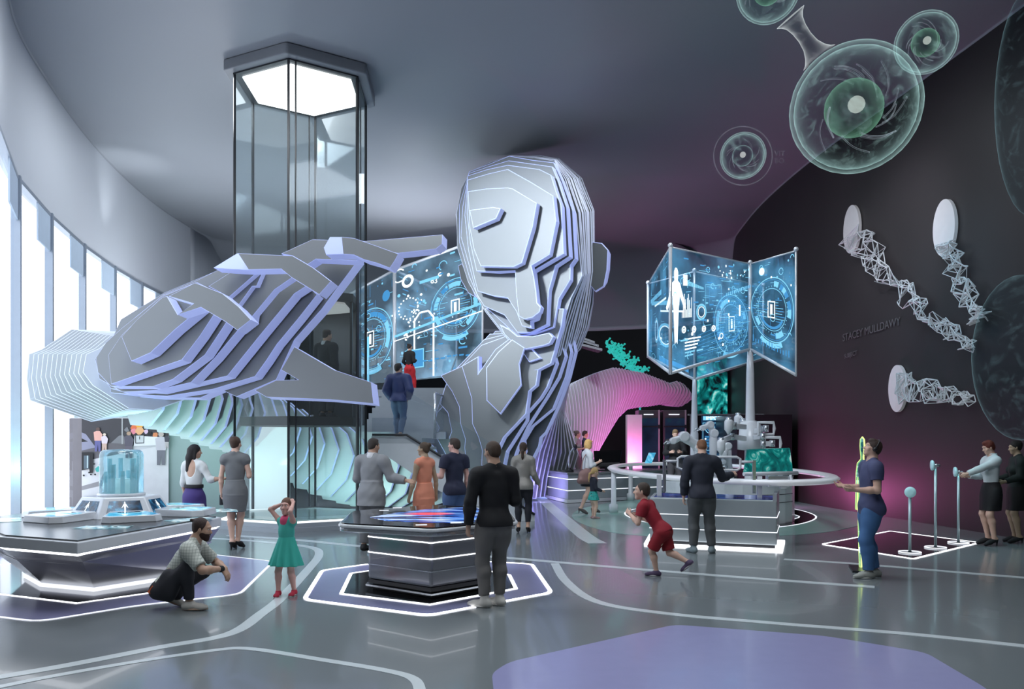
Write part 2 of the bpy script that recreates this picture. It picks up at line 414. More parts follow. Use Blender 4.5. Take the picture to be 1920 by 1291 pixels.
# face plates, nearest first
face = [
 [Z3(*p) for p in [(258, 398), (400, 380), (447, 388), (418, 450), (280, 508)]],
 [Z3(*p) for p in [(248, 285), (360, 268), (490, 262), (520, 268), (665, 355), (640, 500), (575, 718), (525, 742), (325, 738), (285, 640), (258, 500)]],
 [Z3(*p) for p in [(246, 215), (370, 178), (490, 150), (630, 228), (765, 310), (783, 465), (742, 668), (632, 735), (648, 800), (660, 880), (668, 960), (690, 985), (682, 1015), (640, 1048), (590, 1060), (556, 1040), (540, 900), (533, 768), (420, 774), (300, 768), (262, 600), (242, 420)]],
 [Z3(*p) for p in [(246, 190), (370, 150), (490, 125), (680, 150), (752, 185), (785, 290), (815, 370), (828, 662), (648, 768), (656, 850), (668, 965), (688, 985), (664, 1058), (630, 1072), (632, 1112), (600, 1108), (575, 1100), (540, 1010), (488, 930), (400, 918), (308, 890), (288, 815), (250, 640), (228, 430)]],
 [Z3(*p) for p in [(252, 175), (370, 135), (495, 98), (640, 118), (760, 135), (800, 230), (848, 380), (866, 680), (780, 737), (738, 885), (728, 1092), (630, 1140), (548, 1140), (470, 1035), (345, 980), (300, 905), (262, 760), (205, 560), (215, 380)]],
 [Z3(*p) for p in [(255, 165), (380, 118), (500, 70), (640, 95), (770, 110), (820, 220), (885, 400), (900, 692), (870, 735), (868, 820), (798, 935), (768, 1108), (650, 1150), (545, 1165), (480, 1100), (370, 1000), (310, 930), (255, 800), (195, 590), (195, 370)]],
]
lip = [Z3(*p) for p in [(548, 1160), (640, 1162), (740, 1140), (764, 1166), (742, 1205), (715, 1216), (590, 1242), (530, 1212), (470, 1150), (440, 1090), (500, 1120)]]
chin = [Z4(*p) for p in [(560, -160), (700, 20), (760, 110), (800, 128), (835, 215), (893, 286), (940, 280), (1035, 232), (1060, 150), (1082, 60), (1110, -30), (1128, -160)]]
for i, px in enumerate(face):
    plate(px, HD+i*HS, .19, 'face_plate', head, HN, ref=(985, 480))
plate(lip, HD+4.3*HS, .19, 'lip_plate', head, HN, ref=(985, 480))
plate(chin, HD+5.4*HS, .2, 'chin_plate', head, HN, ref=(985, 480))
# small chin wedge under the lip
plate([Z4(*p) for p in [(820, 130), (900, 128), (962, 195), (880, 222)]], HD+4.9*HS, .14, 'chin_plate', head, HN, ref=(985, 480))
# stacked plates behind the face: each traced between a front and a rear outline
fr_o = [Z3(*p) for p in [(258, 163), (380, 112), (500, 70), (640, 80), (775, 100), (835, 210), (905, 420), (938, 800), (868, 930), (812, 1110), (780, 1290), (700, 1330), (560, 1260), (470, 1160), (350, 1010), (250, 830), (185, 620), (180, 420), (205, 270)]]
re_o = [Z3(*p) for p in [(330, 160), (430, 110), (540, 70), (690, 68), (800, 85), (935, 200), (1015, 400), (1018, 760), (1010, 960), (985, 1100), (930, 1240), (840, 1330), (640, 1290), (520, 1190), (395, 1040), (300, 880), (210, 640), (178, 430), (215, 290)]]
NB = 13
for k in range(NB):
    t = k/(NB-1); t2 = t**.85
    px = [(a[0]+(b[0]-a[0])*t2, a[1]+(b[1]-a[1])*t2) for a, b in zip(fr_o, re_o)]
    rnd = random.Random(k)
    px = [(x+rnd.uniform(-1.5, 1.5), y+rnd.uniform(-1.5, 1.5)) for x, y in px]
    plate(px, HD+(6.2+k*.92)*HS, .05, 'skull_plate', head, HN, ref=(985, 480), mats=[M_SLICE, M_PEDGE], chm=.012)
ear = [Z3(*p) for p in [(1000, 590), (1060, 598), (1098, 640), (1092, 760), (1072, 860), (1020, 893), (985, 850)]]
for k in range(4):
    c = 1-.07*k
    plate([((x-1112)*c+1112+3*k, (y-500)*c+500) for x, y in ear], HD+(15+k*.8)*HS, .08, 'ear_plate', head, HN, ref=(985, 480))
plate([Z3(*p) for p in [(188, 735), (215, 720), (260, 830), (300, 930), (250, 900), (205, 820)]], HD+14*HS, .1, 'ear_plate', head, HN, ref=(985, 480))

# neck and chest plates, wider ones further back
chest = sub('chest'); CN = (-.38, -1, .0); CD = 18.3
collar = [Z4(*p) for p in [(575, 262), (660, 150), (760, 60), (850, 120), (812, 235), (826, 385), (676, 592), (578, 495)]]
plate(collar, CD, .2, 'neck_plate', chest, (-.1, -1, .05), ref=(940, 720))
layers = [
 [(520, 300), (640, 130), (760, 40), (960, 180), (945, 285), (930, 388), (880, 430), (858, 590), (700, 758), (655, 850), (640, 960), (540, 960), (545, 850), (520, 760), (475, 660), (470, 480), (400, 250), (520, 180)],
 [(400, 250), (540, 100), (760, 20), (1040, 100), (1075, 230), (1010, 400), (960, 480), (865, 585), (860, 640), (720, 860), (690, 1000), (560, 1100), (470, 1060), (420, 830), (425, 770), (390, 660), (382, 540), (330, 430), (250, 318)],
 [(330, 300), (560, 60), (800, 0), (1100, 40), (1140, 180), (1090, 330), (1000, 480), (870, 680), (800, 830), (740, 1000), (700, 1120), (500, 1120), (420, 1000), (345, 830), (310, 760), (328, 715), (300, 582), (245, 520), (280, 400)],
 [(380, 260), (600, 20), (1140, 0), (1180, 150), (1140, 330), (1050, 555), (900, 680), (840, 780), (850, 860), (790, 1000), (760, 1150), (560, 1160), (330, 960), (215, 750), (240, 690), (205, 620), (250, 480)],
 [(420, 260), (640, 0), (1180, -20), (1210, 150), (1165, 330), (1085, 540), (1000, 720), (960, 760), (950, 820), (900, 920), (850, 1050), (800, 1170), (560, 1170), (300, 900), (280, 600)],
]
for i, L_ in enumerate(layers):
    dz_ = CD+.45+i*.42
    plate([(q[0], q[1] if q[1] < 893 else FPX*1.70/dz_+HY) for q in [Z4(*p) for p in L_]], dz_, .22, 'chest_plate', chest, CN, ref=(960, 760))
# torso flank: plates fanning from the neck to the floor
top_a, top_b = (1205, 150), (1150, 420)
lowx = [905, 935, 962, 985, 1010, 1035, 1060, 1085, 1110]
for k in range(10):
    t = k/9
    tx = 1200+(1150-1200)*t; ty = 200+230*t
    kx = 1085+10*t+60*t*t; ky = 540+90*t
    bx = 900+30*k; by = 1130-6*k
    px = [(tx-240, ty-60), (tx-20, ty-120), (tx, ty), (tx-18, ty+110), (kx, ky), (bx+60, (ky+by)/2+20), (bx+18, by-60), (bx, by), (bx-170, by), (bx-150, by-250), (kx-280, ky)]
    dz_ = 23.9+k*.36
    plate([(q[0], q[1] if q[1] < 905 else FPX*1.72/dz_+HY) for q in [Z4(*p) for p in px]], dz_, .08, 'flank_plate', chest, CN, ref=(960, 760), mats=[M_SLICE, M_PEDGE], chm=.014)

# arm reaching back to the right: thin upright slices
arm = sub('raised_arm')
# picture outline of the arm: (x, top y, bottom y)
prof = [(1046, 752, 925), (1060, 735, 922), (1075, 722, 918), (1090, 712, 912), (1105, 706, 905), (1120, 700, 880), (1140, 693, 842), (1157, 688, 812), (1172, 690, 786), (1190, 694, 768), (1210, 697, 764), (1230, 705, 762), (1248, 712, 759), (1262, 718, 756), (1275, 713, 762), (1288, 720, 763), (1296, 735, 757)]
def prof_at(x):
    for a, b in zip(prof, prof[1:]):
        if a[0] <= x <= b[0]:
            t = (x-a[0])/(b[0]-a[0]); return a[1]+(b[1]-a[1])*t, a[2]+(b[2]-a[2])*t
    return prof[-1][1:]
NA = 46
for k in range(NA):
    t = k/(NA-1); x = 1046+250*t**1.02; yt, yb = prof_at(x)
    d = 28.0+3.2*t; wob = math.sin(k*.5)*2
    h = yb-yt; wd = 30+22*math.sin(min(1, t*2.2)*PI/2)*(1 if t < .5 else max(.5, 1.4-t))
    px = [(x-wd*.55, yt+h*.02+4), (x-wd*.1, yt), (x+wd*.02, yt+h*.10), (x+wd*.12+wob*.3, yt+h*.3), (x+wd*.10, yt+h*.5), (x-wd*.06+wob*.2, yt+h*.72), (x-wd*.18, yt+h*.92), (x-wd*.3, yb), (x-wd*.8, yb-h*.04), (x-wd, yt+h*.6), (x-wd*.95, yt+h*.25)]
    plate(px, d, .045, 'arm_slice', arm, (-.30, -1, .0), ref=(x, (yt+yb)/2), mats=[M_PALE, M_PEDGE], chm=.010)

# pointing hand
hand = sub('pointing_hand'); hd = 12.9
HP = [
 (0.55, [Z1(*p) for p in [(735, 745), (830, 640), (985, 505), (1010, 500), (1075, 612), (1170, 545), (1218, 570), (1060, 700), (910, 842), (795, 893)]]),
 (0.80, [Z1(*p) for p in [(655, 855), (735, 735), (985, 500), (1180, 420), (1300, 470), (1302, 600), (1210, 740), (1100, 885), (880, 960), (672, 1032)]]),
 (1.05, [Z1(*p) for p in [(580, 872), (640, 780), (740, 690), (985, 495), (1190, 415), (1360, 500), (1372, 655), (1240, 855), (1045, 1003), (925, 1047), (670, 1045), (592, 962)]]),
 (1.30, [Z1(*p) for p in [(575, 880), (730, 700), (985, 490), (1180, 410), (1330, 335), (1500, 330), (1560, 355), (1520, 640), (1440, 705), (1300, 872), (1155, 1022), (940, 1070), (740, 1080), (600, 1000)]]),
 (1.55, [Z2(*p) for p in [(-560, 640), (-300, 480), (40, 338), (270, 350), (420, 335), (560, 440), (490, 485), (300, 715), (85, 982), (0, 1002), (-330, 1078), (-620, 1060), (-700, 950)]]),
 (1.80, [Z2(*p) for p in [(-500, 620), (-250, 470), (60, 335), (420, 320), (560, 430), (628, 490), (510, 640), (385, 790), (320, 890), (252, 985), (0, 1062), (-280, 1105), (-620, 1085), (-650, 900)]]),
 (2.05, [Z2(*p) for p in [(-480, 640), (-250, 480), (60, 335), (470, 300), (640, 270), (850, 280), (880, 278), (680, 545), (655, 580), (490, 765), (410, 940), (380, 1005), (140, 1108), (40, 1062), (-80, 1115), (-500, 1110), (-650, 980)]]),
]
for dd, px in HP: plate(px, hd-.4+dd*1.28, .24, 'palm_plate', hand, (-.26, -1, .14), ref=(420, 620), chm=.006)
FG = [
 (.10, [Z1(*p) for p in [(1075, 612), (1170, 545), (1020, 500), (1180, 418), (1345, 483), (1440, 560), (1518, 642), (1436, 706), (1365, 655), (1215, 567)]]),
 (.20, [Z2(*p) for p in [(148, 240), (480, 256), (600, 325), (712, 410), (640, 490), (560, 440), (470, 385), (410, 335), (212, 340)]]),
 (.42, [Z2(*p) for p in [(0, 328), (145, 240), (216, 342), (100, 336)]]),
 (.55, [Z2(*p) for p in [(775, 142), (850, 148), (985, 195), (1120, 244), (1098, 285), (1068, 330), (990, 300), (910, 278), (850, 250), (785, 246)]]),
 (.70, [Z2(*p) for p in [(668, 206), (705, 142), (778, 142), (790, 246), (682, 250)]]),
 (1.45, [Z2(*p) for p in [(410, 243), (600, 156), (690, 160), (780, 200), (880, 255), (870, 285), (620, 275), (570, 308), (480, 256)]]),
 (1.30, [Z2(*p) for p in [(880, 170), (1386, 127), (1384, 185), (1345, 215), (1122, 240), (1000, 235)]]),
]
for i, (dd, px) in enumerate(FG):
    plate(px, hd-.45+dd*1.2, .24, 'finger_plate', hand, (-.26, -1, .14), ref=(550, 500), chm=.006, mats=[M_SEDGE, M_SEDGE] if i in (2, 4) else None)
plate([Z2(*p) for p in [(490, 805), (730, 945), (955, 1020), (970, 1150), (700, 1125), (320, 1110), (250, 1068), (380, 1008), (512, 1005), (410, 945)]], hd+1.0, .24, 'thumb_plate', hand, (-.26, -1, .14), ref=(580, 700), chm=.006)
# ridges between the finger roots
for dd, px in [(1.10, [(-30, 440), (95, 505), (270, 352), (120, 345)]), (1.22, [(100, 500), (150, 557), (235, 440), (262, 438), (300, 350), (275, 350)]), (1.34, [(150, 560), (220, 640), (370, 460), (480, 385), (410, 338), (300, 350)])]:
    plate([Z2(*p) for p in px], hd+dd-.45, .16, 'palm_plate', hand, (-.26, -1, .14), ref=(420, 620), chm=.006)

# forearm: rings turning at the elbow, then fins running back to the shoulder
fore = sub('lowered_arm')
q0 = [(175, 850), (250, 822), (432, 700), (560, 706), (700, 712), (860, 820), (800, 1150), (700, 1235), (550, 1258), (180, 1130), (160, 1000)]
q1 = [(520, 850), (600, 815), (690, 740), (800, 730), (960, 720), (1150, 900), (1130, 1120), (930, 1190), (780, 1180), (560, 1040), (500, 960)]
for k in range(13):
    t = k/12
    px = [Z1(a[0]+(b[0]-a[0])*t, a[1]+(b[1]-a[1])*t) for a, b in zip(q0, q1)]
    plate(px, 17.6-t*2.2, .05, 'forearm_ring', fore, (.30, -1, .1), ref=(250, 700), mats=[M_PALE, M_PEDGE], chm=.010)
path = catmull([tuple(W(215, 715, 15.9)), tuple(W(300, 735, 16.6)), tuple(W(370, 752, 17.2)), tuple(W(425, 770, 18.0)), tuple(W(496, 795, 20.5)), tuple(W(560, 835, 21.0)), tuple(W(640, 865, 21.1)), tuple(W(720, 880, 21.2)), tuple(W(800, 890, 21.4))], 3)
for k, p in enumerate(path[2:]):
    t = k/len(path); p = Vector(p)
    a = Vector(path[min(k+3, len(path)-1)])-Vector(path[k+1]); a.z = 0; a.normalize()
    ax = Vector((-.42, -.91, 0)).normalized(); side = Vector((-ax.y, ax.x, 0)); R_ = .72+.42*t
    base = max(.03, p.z-R_*1.05)
    shape = [(-.55, .95), (.1, 1.0), (.62, .62), (.85, .05), (.6, -.6), (.1, -1.05), (-.6, -1.0), (-.95, -.2)]
    mb = MB(); fr = [p+side*(u*R_)+Vector((0, 0, max(-p.z+.03, v*R_))) for u, v in shape]; bk2 = [q-ax*.07 for q in fr]; n_ = len(fr)
    mb.add(fr+bk2, [tuple(range(n_)), tuple(range(2*n_-1, n_-1, -1))], 0)
    mb.f += [(i, n_+i, n_+(i+1) % n_, (i+1) % n_) for i in range(n_)]; mb.m += [1]*n_; mb.sm += [False]*n_
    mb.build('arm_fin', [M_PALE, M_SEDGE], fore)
# ------------------------------------------------------------------ hexagonal glass lift
M_LIFTG = sheet_glass('lift_glass', (.80, .86, .87), .05, .06, veil=.05)
M_LIFTP = glow('lift_ceiling_light', (.97, .99, 1.0), 3.2)
ex, ey = -4.46, 17.42; EA = -86.7
lift = thing('glass_lift', 'tall hexagonal glass lift shaft with black mullions rising to a glowing hexagonal ceiling cap', 'lift', (ex, ey, 0))
def hx(R): return hexa(ex, ey, R, EA)
mb = MB(); mb.prism(round_poly(hx(1.66), .06), CEIL-.23, CEIL-.01); mb.build('cap', mat('lift_cap_grey', (.20, .21, .23), .4), lift, bevel=.02)
mb = MB(); mb.prism(hx(1.46), CEIL-.26, CEIL-.22); mb.build('cap_rim', M_DARK, lift)
mb = MB(); mb.prism(hx(1.27), CEIL-.285, CEIL-.255); mb.build('light_panel', M_LIFTP, lift)
V = hx(1.43)
for k in range(6):
    a, b = V[k], V[(k+1) % 6]; mb = MB()
    A = Vector((a[0], a[1], .24)); B = Vector((b[0], b[1], .24)); H_ = Vector((0, 0, CEIL-.26-.24))
    d = (B-A)*.02
    mb.add([A+d, B-d, B-d+H_, A+d+H_], [(0, 1, 2, 3)]); mb.build('glass_pane', M_LIFTG, lift)
    m = MB(); m.box(A+H_/2, (.045, .045, H_.z), rz=math.radians(EA+60*k))
    if k in (0, 1, 3): m.box((A*.90+B*.10)+H_/2, (.03, .03, H_.z), rz=math.radians(EA+60*k))
    if k == 2: m.box((A*.9+B*.1)+H_/2, (.03, .03, H_.z), rz=math.radians(EA+60*k))
    m.build('mullion', M_DARK, lift)
mb = MB(); mb.prism(hx(1.98), 0, .08, 0); mb.prism(hx(1.88), .08, .16); mb.build('plinth', M_GREYP, lift)
mb = MB(); o_, i_ = hx(1.74), hx(1.60); z = .175
mb.add([(p[0], p[1], z) for p in o_]+[(p[0], p[1], z) for p in i_]+[(p[0], p[1], .16) for p in o_]+[(p[0], p[1], .16) for p in i_],
       [(i, (i+1) % 6, 6+(i+1) % 6, 6+i) for i in range(6)]+[(12+i, 12+(i+1) % 6, (i+1) % 6, i) for i in range(6)]+[(6+i, 6+(i+1) % 6, 18+(i+1) % 6, 18+i) for i in range(6)])
mb.build('light_ring', M_LED, lift)
mb = MB(); mb.prism(hx(1.58), .16, .20); mb.build('shaft_floor', mat('shaft_floor_teal', (.10, .16, .16), .2), lift)
# lift car
car = thing('lift_car', 'dark lift car stopped at the upper level inside the glass shaft', 'lift car', (ex, ey, 2.06))
M_CARP = mat('car_panel', (.035, .037, .04), .2); M_MESHB = mat('car_band', (.02, .022, .024), .5, bump=.6, bscale=220)
MB().prism(hx(1.32), 2.06, 2.24).build('car_floor', M_MESHB, car)
MB().prism(hx(1.32), 4.62, 4.78).build('car_roof', M_MESHB, car)
MB().prism(hx(1.1), 4.58, 4.62).build('ceiling_panel', mat('car_ceiling_white', (.7, .7, .7), .4, emit=(1, .98, .95), estr=.25), car)
cv = hx(1.27)
for k in (1, 2):
    a, b = cv[k], cv[(k+1) % 6]; mb = MB(); A = Vector((a[0], a[1], 0)); B = Vector((b[0], b[1], 0))
    ang = math.atan2((B-A).y, (B-A).x)
    if k == 2: mb.box((A+B)/2+Vector((0, 0, 3.43)), ((B-A).length, .04, 2.38), rz=ang)
    else:
        for s in (.03, .97): mb.box(A.lerp(B, s)+Vector((0, 0, 3.43)), (.07, .05, 2.38), rz=ang)
        mb.box((A+B)/2+Vector((0, 0, 3.2)), ((B-A).length, .03, .04), rz=ang)
    mb.build('car_wall', M_CARP, car)
mb = MB(); a, b = cv[2], cv[3]; A = Vector((a[0], a[1], 3.1)); B = Vector((b[0], b[1], 3.1))
mb.box((A+B)/2+Vector((-.05, -.05, 0)), (.03, .05, .9), rz=0); mb.build('handrail', M_STEEL, car)

# ------------------------------------------------------------------ partition with the picture wall
M_PART = mat('partition_pale_green', (.30, .40, .385), .5, var=.03, scale=.8)
pd = 19.95; pz = 3.6
mb = MB(); mb.box(((-10.72-7.0)/2, pd+.14, pz/2), (3.72, .22, pz)); mb.build('wall_partition', M_PART, kind='structure')
# picture wall panel
pic = thing('picture_panel', 'large printed picture of an exhibition visit on the pale green partition wall', 'picture', (W(232, 860, pd).x, pd, 0))
def pp(x, y, dy=0.0): q = W(x, y, pd-.03-dy); return q
def Zp(u, v): return (130+u/6.455, 770+v/6.455)
M_pk = {}
def pm(key, col, r=.5):
    if key not in M_pk: M_pk[key] = mat('print_'+key, col, r, var=.1, scale=4)
    return M_pk[key]
mb = MB(); c0 = W(134, 784, pd); c1 = W(316, 965, pd); mb.box(((c0.x+c1.x)/2, pd, (c0.z+.05)/2+.02), (c1.x-c0.x, .06, c0.z-.05)); mb.build('backing', pm('grey', (.62, .62, .64)), pic)
lay = [0]
def shape(uv, key, col, nm='printed_picture'):
    lay[0] += 1; px = [Zp(*p) for p in uv]; pts = [pp(x, y, .0012*lay[0]) for x, y in px]; PM.append((pts, pm(key, col)))
PM = []
shape([(0, 90), (150, 90), (150, 1180), (0, 1250)], 'brown', (.20, .18, .19))
shape([(150, 90), (1200, 90), (1200, 400), (500, 400), (290, 480), (150, 500)], 'charcoal', (.045, .042, .048))
shape([(150, 470), (420, 390), (800, 400), (640, 520), (150, 610)], 'shade', (.13, .12, .13))
shape([(150, 610), (640, 515), (1200, 400), (1200, 1180), (150, 1060)], 'floor', (.72, .71, .72))
shape([(150, 910), (400, 840), (400, 900), (150, 960)], 'shade2', (.3, .29, .3))
shape([(150, 260), (200, 280), (320, 440), (150, 480)], 'lilac', (.27, .27, .36))
shape([(150, 330), (225, 370), (150, 375)], 'black', (.01, .01, .012))
shape([(500, 390), (600, 300), (650, 290), (720, 400)], 'fan', (.20, .20, .21))
shape([(632, 90), (648, 90), (648, 400), (632, 400)], 'pole', (.4, .4, .4))
shape([(660, 230), (700, 190), (725, 240), (690, 255)], 'fan', (.2, .2, .21))
for cx_, cy_, r_, key, col in [(800, 200, 60, 'red', (.75, .16, .05)), (850, 170, 50, 'orange', (.85, .38, .04)), (780, 245, 40, 'pink', (.8, .25, .3)), (850, 240, 55, 'amber', (.8, .42, .2)), (950, 180, 45, 'blue', (.18, .42, .75)), (930, 250, 30, 'lilac2', (.7, .5, .65)), (1000, 130, 35, 'yellow', (.8, .5, .12)), (1080, 170, 45, 'cream', (.8, .75, .68)), (1145, 175, 50, 'salmon', (.75, .35, .2)), (1040, 290, 35, 'rust', (.7, .25, .1)), (1100, 240, 35, 'cream', (.8, .75, .7)), (970, 270, 28, 'black', (.01, .01, .01))]:
    shape([(cx_+r_*math.cos(a*.5)*(.9+.15*math.sin(a*2.1+cx_)), cy_+r_*math.sin(a*.5)*(.9+.12*math.cos(a*1.7))) for a in range(12)], key, col)
shape([(790, 300), (1200, 320), (1200, 410), (780, 425)], 'counter', (.78, .78, .8))
shape([(795, 288), (908, 288), (905, 392), (798, 395)], 'black', (.01, .01, .01)); shape([(806, 298), (900, 298), (897, 382), (808, 385)], 'plate', (.6, .62, .62)); shape([(846, 308), (856, 308), (855, 345), (847, 345)], 'black', (.01, .01, .01))
def fig2(u, v, h, top, leg, hair, skin=(.6, .38, .28)):
    w = h*.16
    shape([(u-w*.8, v-h*.48), (u+w*.8, v-h*.48), (u+w*.7, v), (u+w*.15, v), (u, v-h*.3), (u-w*.2, v), (u-w*.8, v)], 'l%s' % (leg,), leg)
    shape([(u-w*.9, v-h*.45), (u-w*1.1, v-h*.8), (u-w*.4, v-h*.86), (u+w*.5, v-h*.86), (u+w*1.2, v-h*.7), (u+w*.9, v-h*.45)], 't%s' % (top,), top)
    shape([(u+w*.55*math.cos(a*.7), v-h*.93+h*.075*math.sin(a*.7)) for a in range(9)], 'h%s' % (hair,), hair)
fig2(345, 490, 290, (.75, .40, .33), (.12, .12, .30), (.10, .06, .05)); fig2(425, 495, 225, (.72, .62, .70), (.6, .42, .34), (.72, .6, .48))
fig2(720, 570, 320, (.10, .09, .12), (.13, .11, .14), (.45, .30, .20)); fig2(1110, 655, 400, (.55, .52, .56), (.17, .17, .2), (.5, .42, .38)); fig2(1180, 450, 170, (.06, .06, .08), (.5, .45, .45), (.05, .04, .04))
shape([(150, 500), (285, 500), (285, 750), (250, 755), (240, 700), (150, 720)], 'black', (.01, .01, .01)); shape([(175, 540), (240, 540), (235, 700), (175, 700)], 'steelblue', (.10, .14, .17)); shape([(212, 540), (225, 540), (225, 690), (212, 690)], 'cyanwhite', (.55, .7, .72))
for u, v in [(175, 780), (262, 768), (312, 768), (372, 760), (240, 745), (300, 640), (370, 650)]:
    shape([(u+14*math.cos(a), v+12*math.sin(a)) for a in range(6)], 'black', (.01, .01, .01))
shape([(310, 700), (350, 665), (392, 690), (385, 730), (330, 740)], 'teal', (.05, .42, .38))
shape([(150, 1040), (400, 1030), (400, 1110), (150, 1150)], 'dark2', (.10, .10, .11))
shape([(150, 1150), (400, 1110), (1200, 1120), (1200, 1200), (150, 1240)], 'shade3', (.42, .41, .42))
mats_ = []; mb = MB()
for pts, m in PM:
    if m not in mats_: mats_.append(m)
    mb.add(pts, [tuple(range(len(pts)-1, -1, -1))], mats_.index(m))
mb.build('printed_picture', mats_, pic)
q = pp(*Zp(152, 1092), .09)
text_mesh('nference', .155, frame_m(q, (1, 0, 0)), 'lettering', mat('print_white', (.85, .85, .85), .5), pic, .001)

# ------------------------------------------------------------------ stairs, landing and upper deck
M_STEP = mat('stair_grey', (.36, .39, .42), .3); M_RAILG = sheet_glass('rail_glass', (.78, .84, .88), .16, veil=.04)
st = thing('staircase', 'grey staircase with glass balustrade climbing behind the lift to the upper deck', 'staircase', (-2.6, 19.2, 0))
lz = 1.80
# lower flight along x, from the floor at right up to the landing
xa, xb = .25, -2.3; ya, yb = 17.9, 19.3; ns = 10
for k in range(ns):
    x0 = xa+(xb-xa)*k/ns; x1 = xa+(xb-xa)*(k+1)/ns; z1 = lz*(k+1)/ns
    MB().box(((x0+x1)/2-.02, (ya+yb)/2+.05, z1-.04), (abs(x1-x0)+.05, yb-ya-.1, .06)).build('step', M_STEP, st)
# stringer wall facing the hall
sp = [(xa+.25, 0), (xa+.25, .12), (xb, lz+.05), (-3.08, lz+.05), (-3.08, lz-.34), (-2.75, lz-.38), (-1.9, lz-.95), (-1.25, .45), (-.75, 0)]
mb = MB(); n_ = len(sp); mb.add([(p[0], ya-.05, p[1]) for p in sp]+[(p[0], ya+.03, p[1]) for p in sp], [tuple(range(n_)), tuple(range(2*n_-1, n_-1, -1))]+[(i, n_+i, n_+(i+1) % n_, (i+1) % n_) for i in range(n_)])
mb.build('stringer', mat('stringer_pale', (.50, .53, .56), .35), st)
mb = MB(); mb.tube([(xa+.25, ya-.08, .14), (xb, ya-.08, lz+.08), (-3.05, ya-.08, lz+.08)], .03, 6); mb.build('stringer_cap', M_DARK, st)
MB().box((-2.52, 19.3, lz-.05), (1.1, 2.9, .12)).build('landing', M_STEP, st)
# upper flight away from the hall
y0, y1 = 20.3, 25.2; z1_ = 3.35; ns2 = 9
for k in range(ns2):
    ya2 = y0+(y1-y0)*k/ns2; zz = lz+(z1_-lz)*(k+1)/ns2
    MB().box((-2.75, ya2+.29, zz-.09), (2.2, .62, .18)).build('step', M_STEP, st)
# glass sides
def pane(pts, name, m, parent):
    mb = MB(); mb.add(pts, [tuple(range(len(pts)))]); return mb.build(name, m, parent)
pane([(xa+.2, ya-.12, .2), (xb, ya-.12, lz+.1), (xb, ya-.12, lz+1.05), (xa+.2, ya-.12, 1.15)], 'balustrade_glass', M_RAILG, st)
pane([(xb, ya-.12, lz+.1), (-3.05, ya-.12, lz+.1), (-3.05, ya-.12, lz+.45), (xb, ya-.12, lz+.45)], 'balustrade_glass', M_RAILG, st)
pane([(-1.72, 18.2, lz+.1), (-1.72, y0, lz+.2), (-1.72, y1, z1_+.1), (-1.72, y1, z1_+1.0), (-1.72, y0, lz+1.05), (-1.72, 18.2, lz+1.0)], 'balustrade_glass', M_RAILG, st)
mb = MB(); mb.tube([(-1.72, 18.2, lz), (-1.72, 18.2, lz+1.02)], .03, 8); mb.tube([(-1.72, 18.2, lz+1.02), (-1.72, y0, lz+1.07), (-1.72, y1, z1_+1.02)], .025, 8); mb.build('handrail', M_STEEL, st)
# deck
deck = thing('upper_deck', 'upper deck behind the great head with pale edge and slim supports', 'deck', (-2, 28, 0))
MB().box((-3.25, 29.0, z1_-.12), (7.4, 7.4, .22)).build('deck_slab', M_GREYP, deck)
for x in (-5.5, -2.9, .2):
    MB().box((x, 29.5, (z1_-.23)/2), (.22, .22, z1_-.23)).build('post', M_STEEL, deck)
pane([(-6.9, 25.4, z1_), (-3.9, 25.4, z1_), (-3.9, 25.4, z1_+1.0), (-6.9, 25.4, z1_+1.0)], 'balustrade_glass', M_RAILG, deck)
pane([(-1.6, 25.4, z1_), (.4, 25.4, z1_), (.4, 25.4, z1_+1.0), (-1.6, 25.4, z1_+1.0)], 'balustrade_glass', M_RAILG, deck)
# projecting canopy slab at the right of the head
can = thing('canopy', 'thin grey cantilevered canopy fins sticking out behind the great head at the right', 'canopy', (2.0, 28, 4.5))
for i, (dz, dx) in enumerate([(0, 0), (.16, -.12), (.30, -.25)]):
    a = W(1060, 640, 27.5); b = W(1128, 652, 27.5)
    mb = MB(); mb.add([(a.x, 27.5, a.z+dz), (b.x+dx, 27.3, b.z-.12+dz*.8), (b.x+dx, 28.6, b.z-.05+dz*.8), (a.x, 28.8, a.z+.1+dz), (a.x, 27.5, a.z+dz+.07), (b.x+dx, 27.3, b.z-.04+dz*.8), (b.x+dx, 28.6, b.z+.03+dz*.8), (a.x, 28.8, a.z+.17+dz)], [(0, 3, 2, 1), (4, 5, 6, 7), (0, 1, 5, 4), (1, 2, 6, 5), (2, 3, 7, 6), (3, 0, 4, 7)])
    mb.build('canopy_fin', M_STEEL, can)
mb = MB(); mb.tube([(1.9, 28.2, 4.9), (1.9, 29.5, 3.3)], .05, 8); mb.build('bracket', M_STEEL, can)

# opal light panel standing behind the lift
lp = thing('opal_panel', 'tall white glowing opal panel standing behind the lower lift shaft', 'light panel', (W(507, 0, 19.35).x, 19.35, 0))
a_ = W(468, 0, 19.35).x; b_ = W(543, 0, 19.35).x
MB().box(((a_+b_)/2, 19.37, 1.08), (b_-a_, .05, 2.06)).build('opal_sheet', mat('opal_white', (.8, .85, .86), .4, emit=(.88, .97, 1), estr=.55), lp)
MB().box(((a_+b_)/2, 19.37, .03), (b_-a_+.1, .16, .05)).build('foot_rail', M_STEEL, lp)
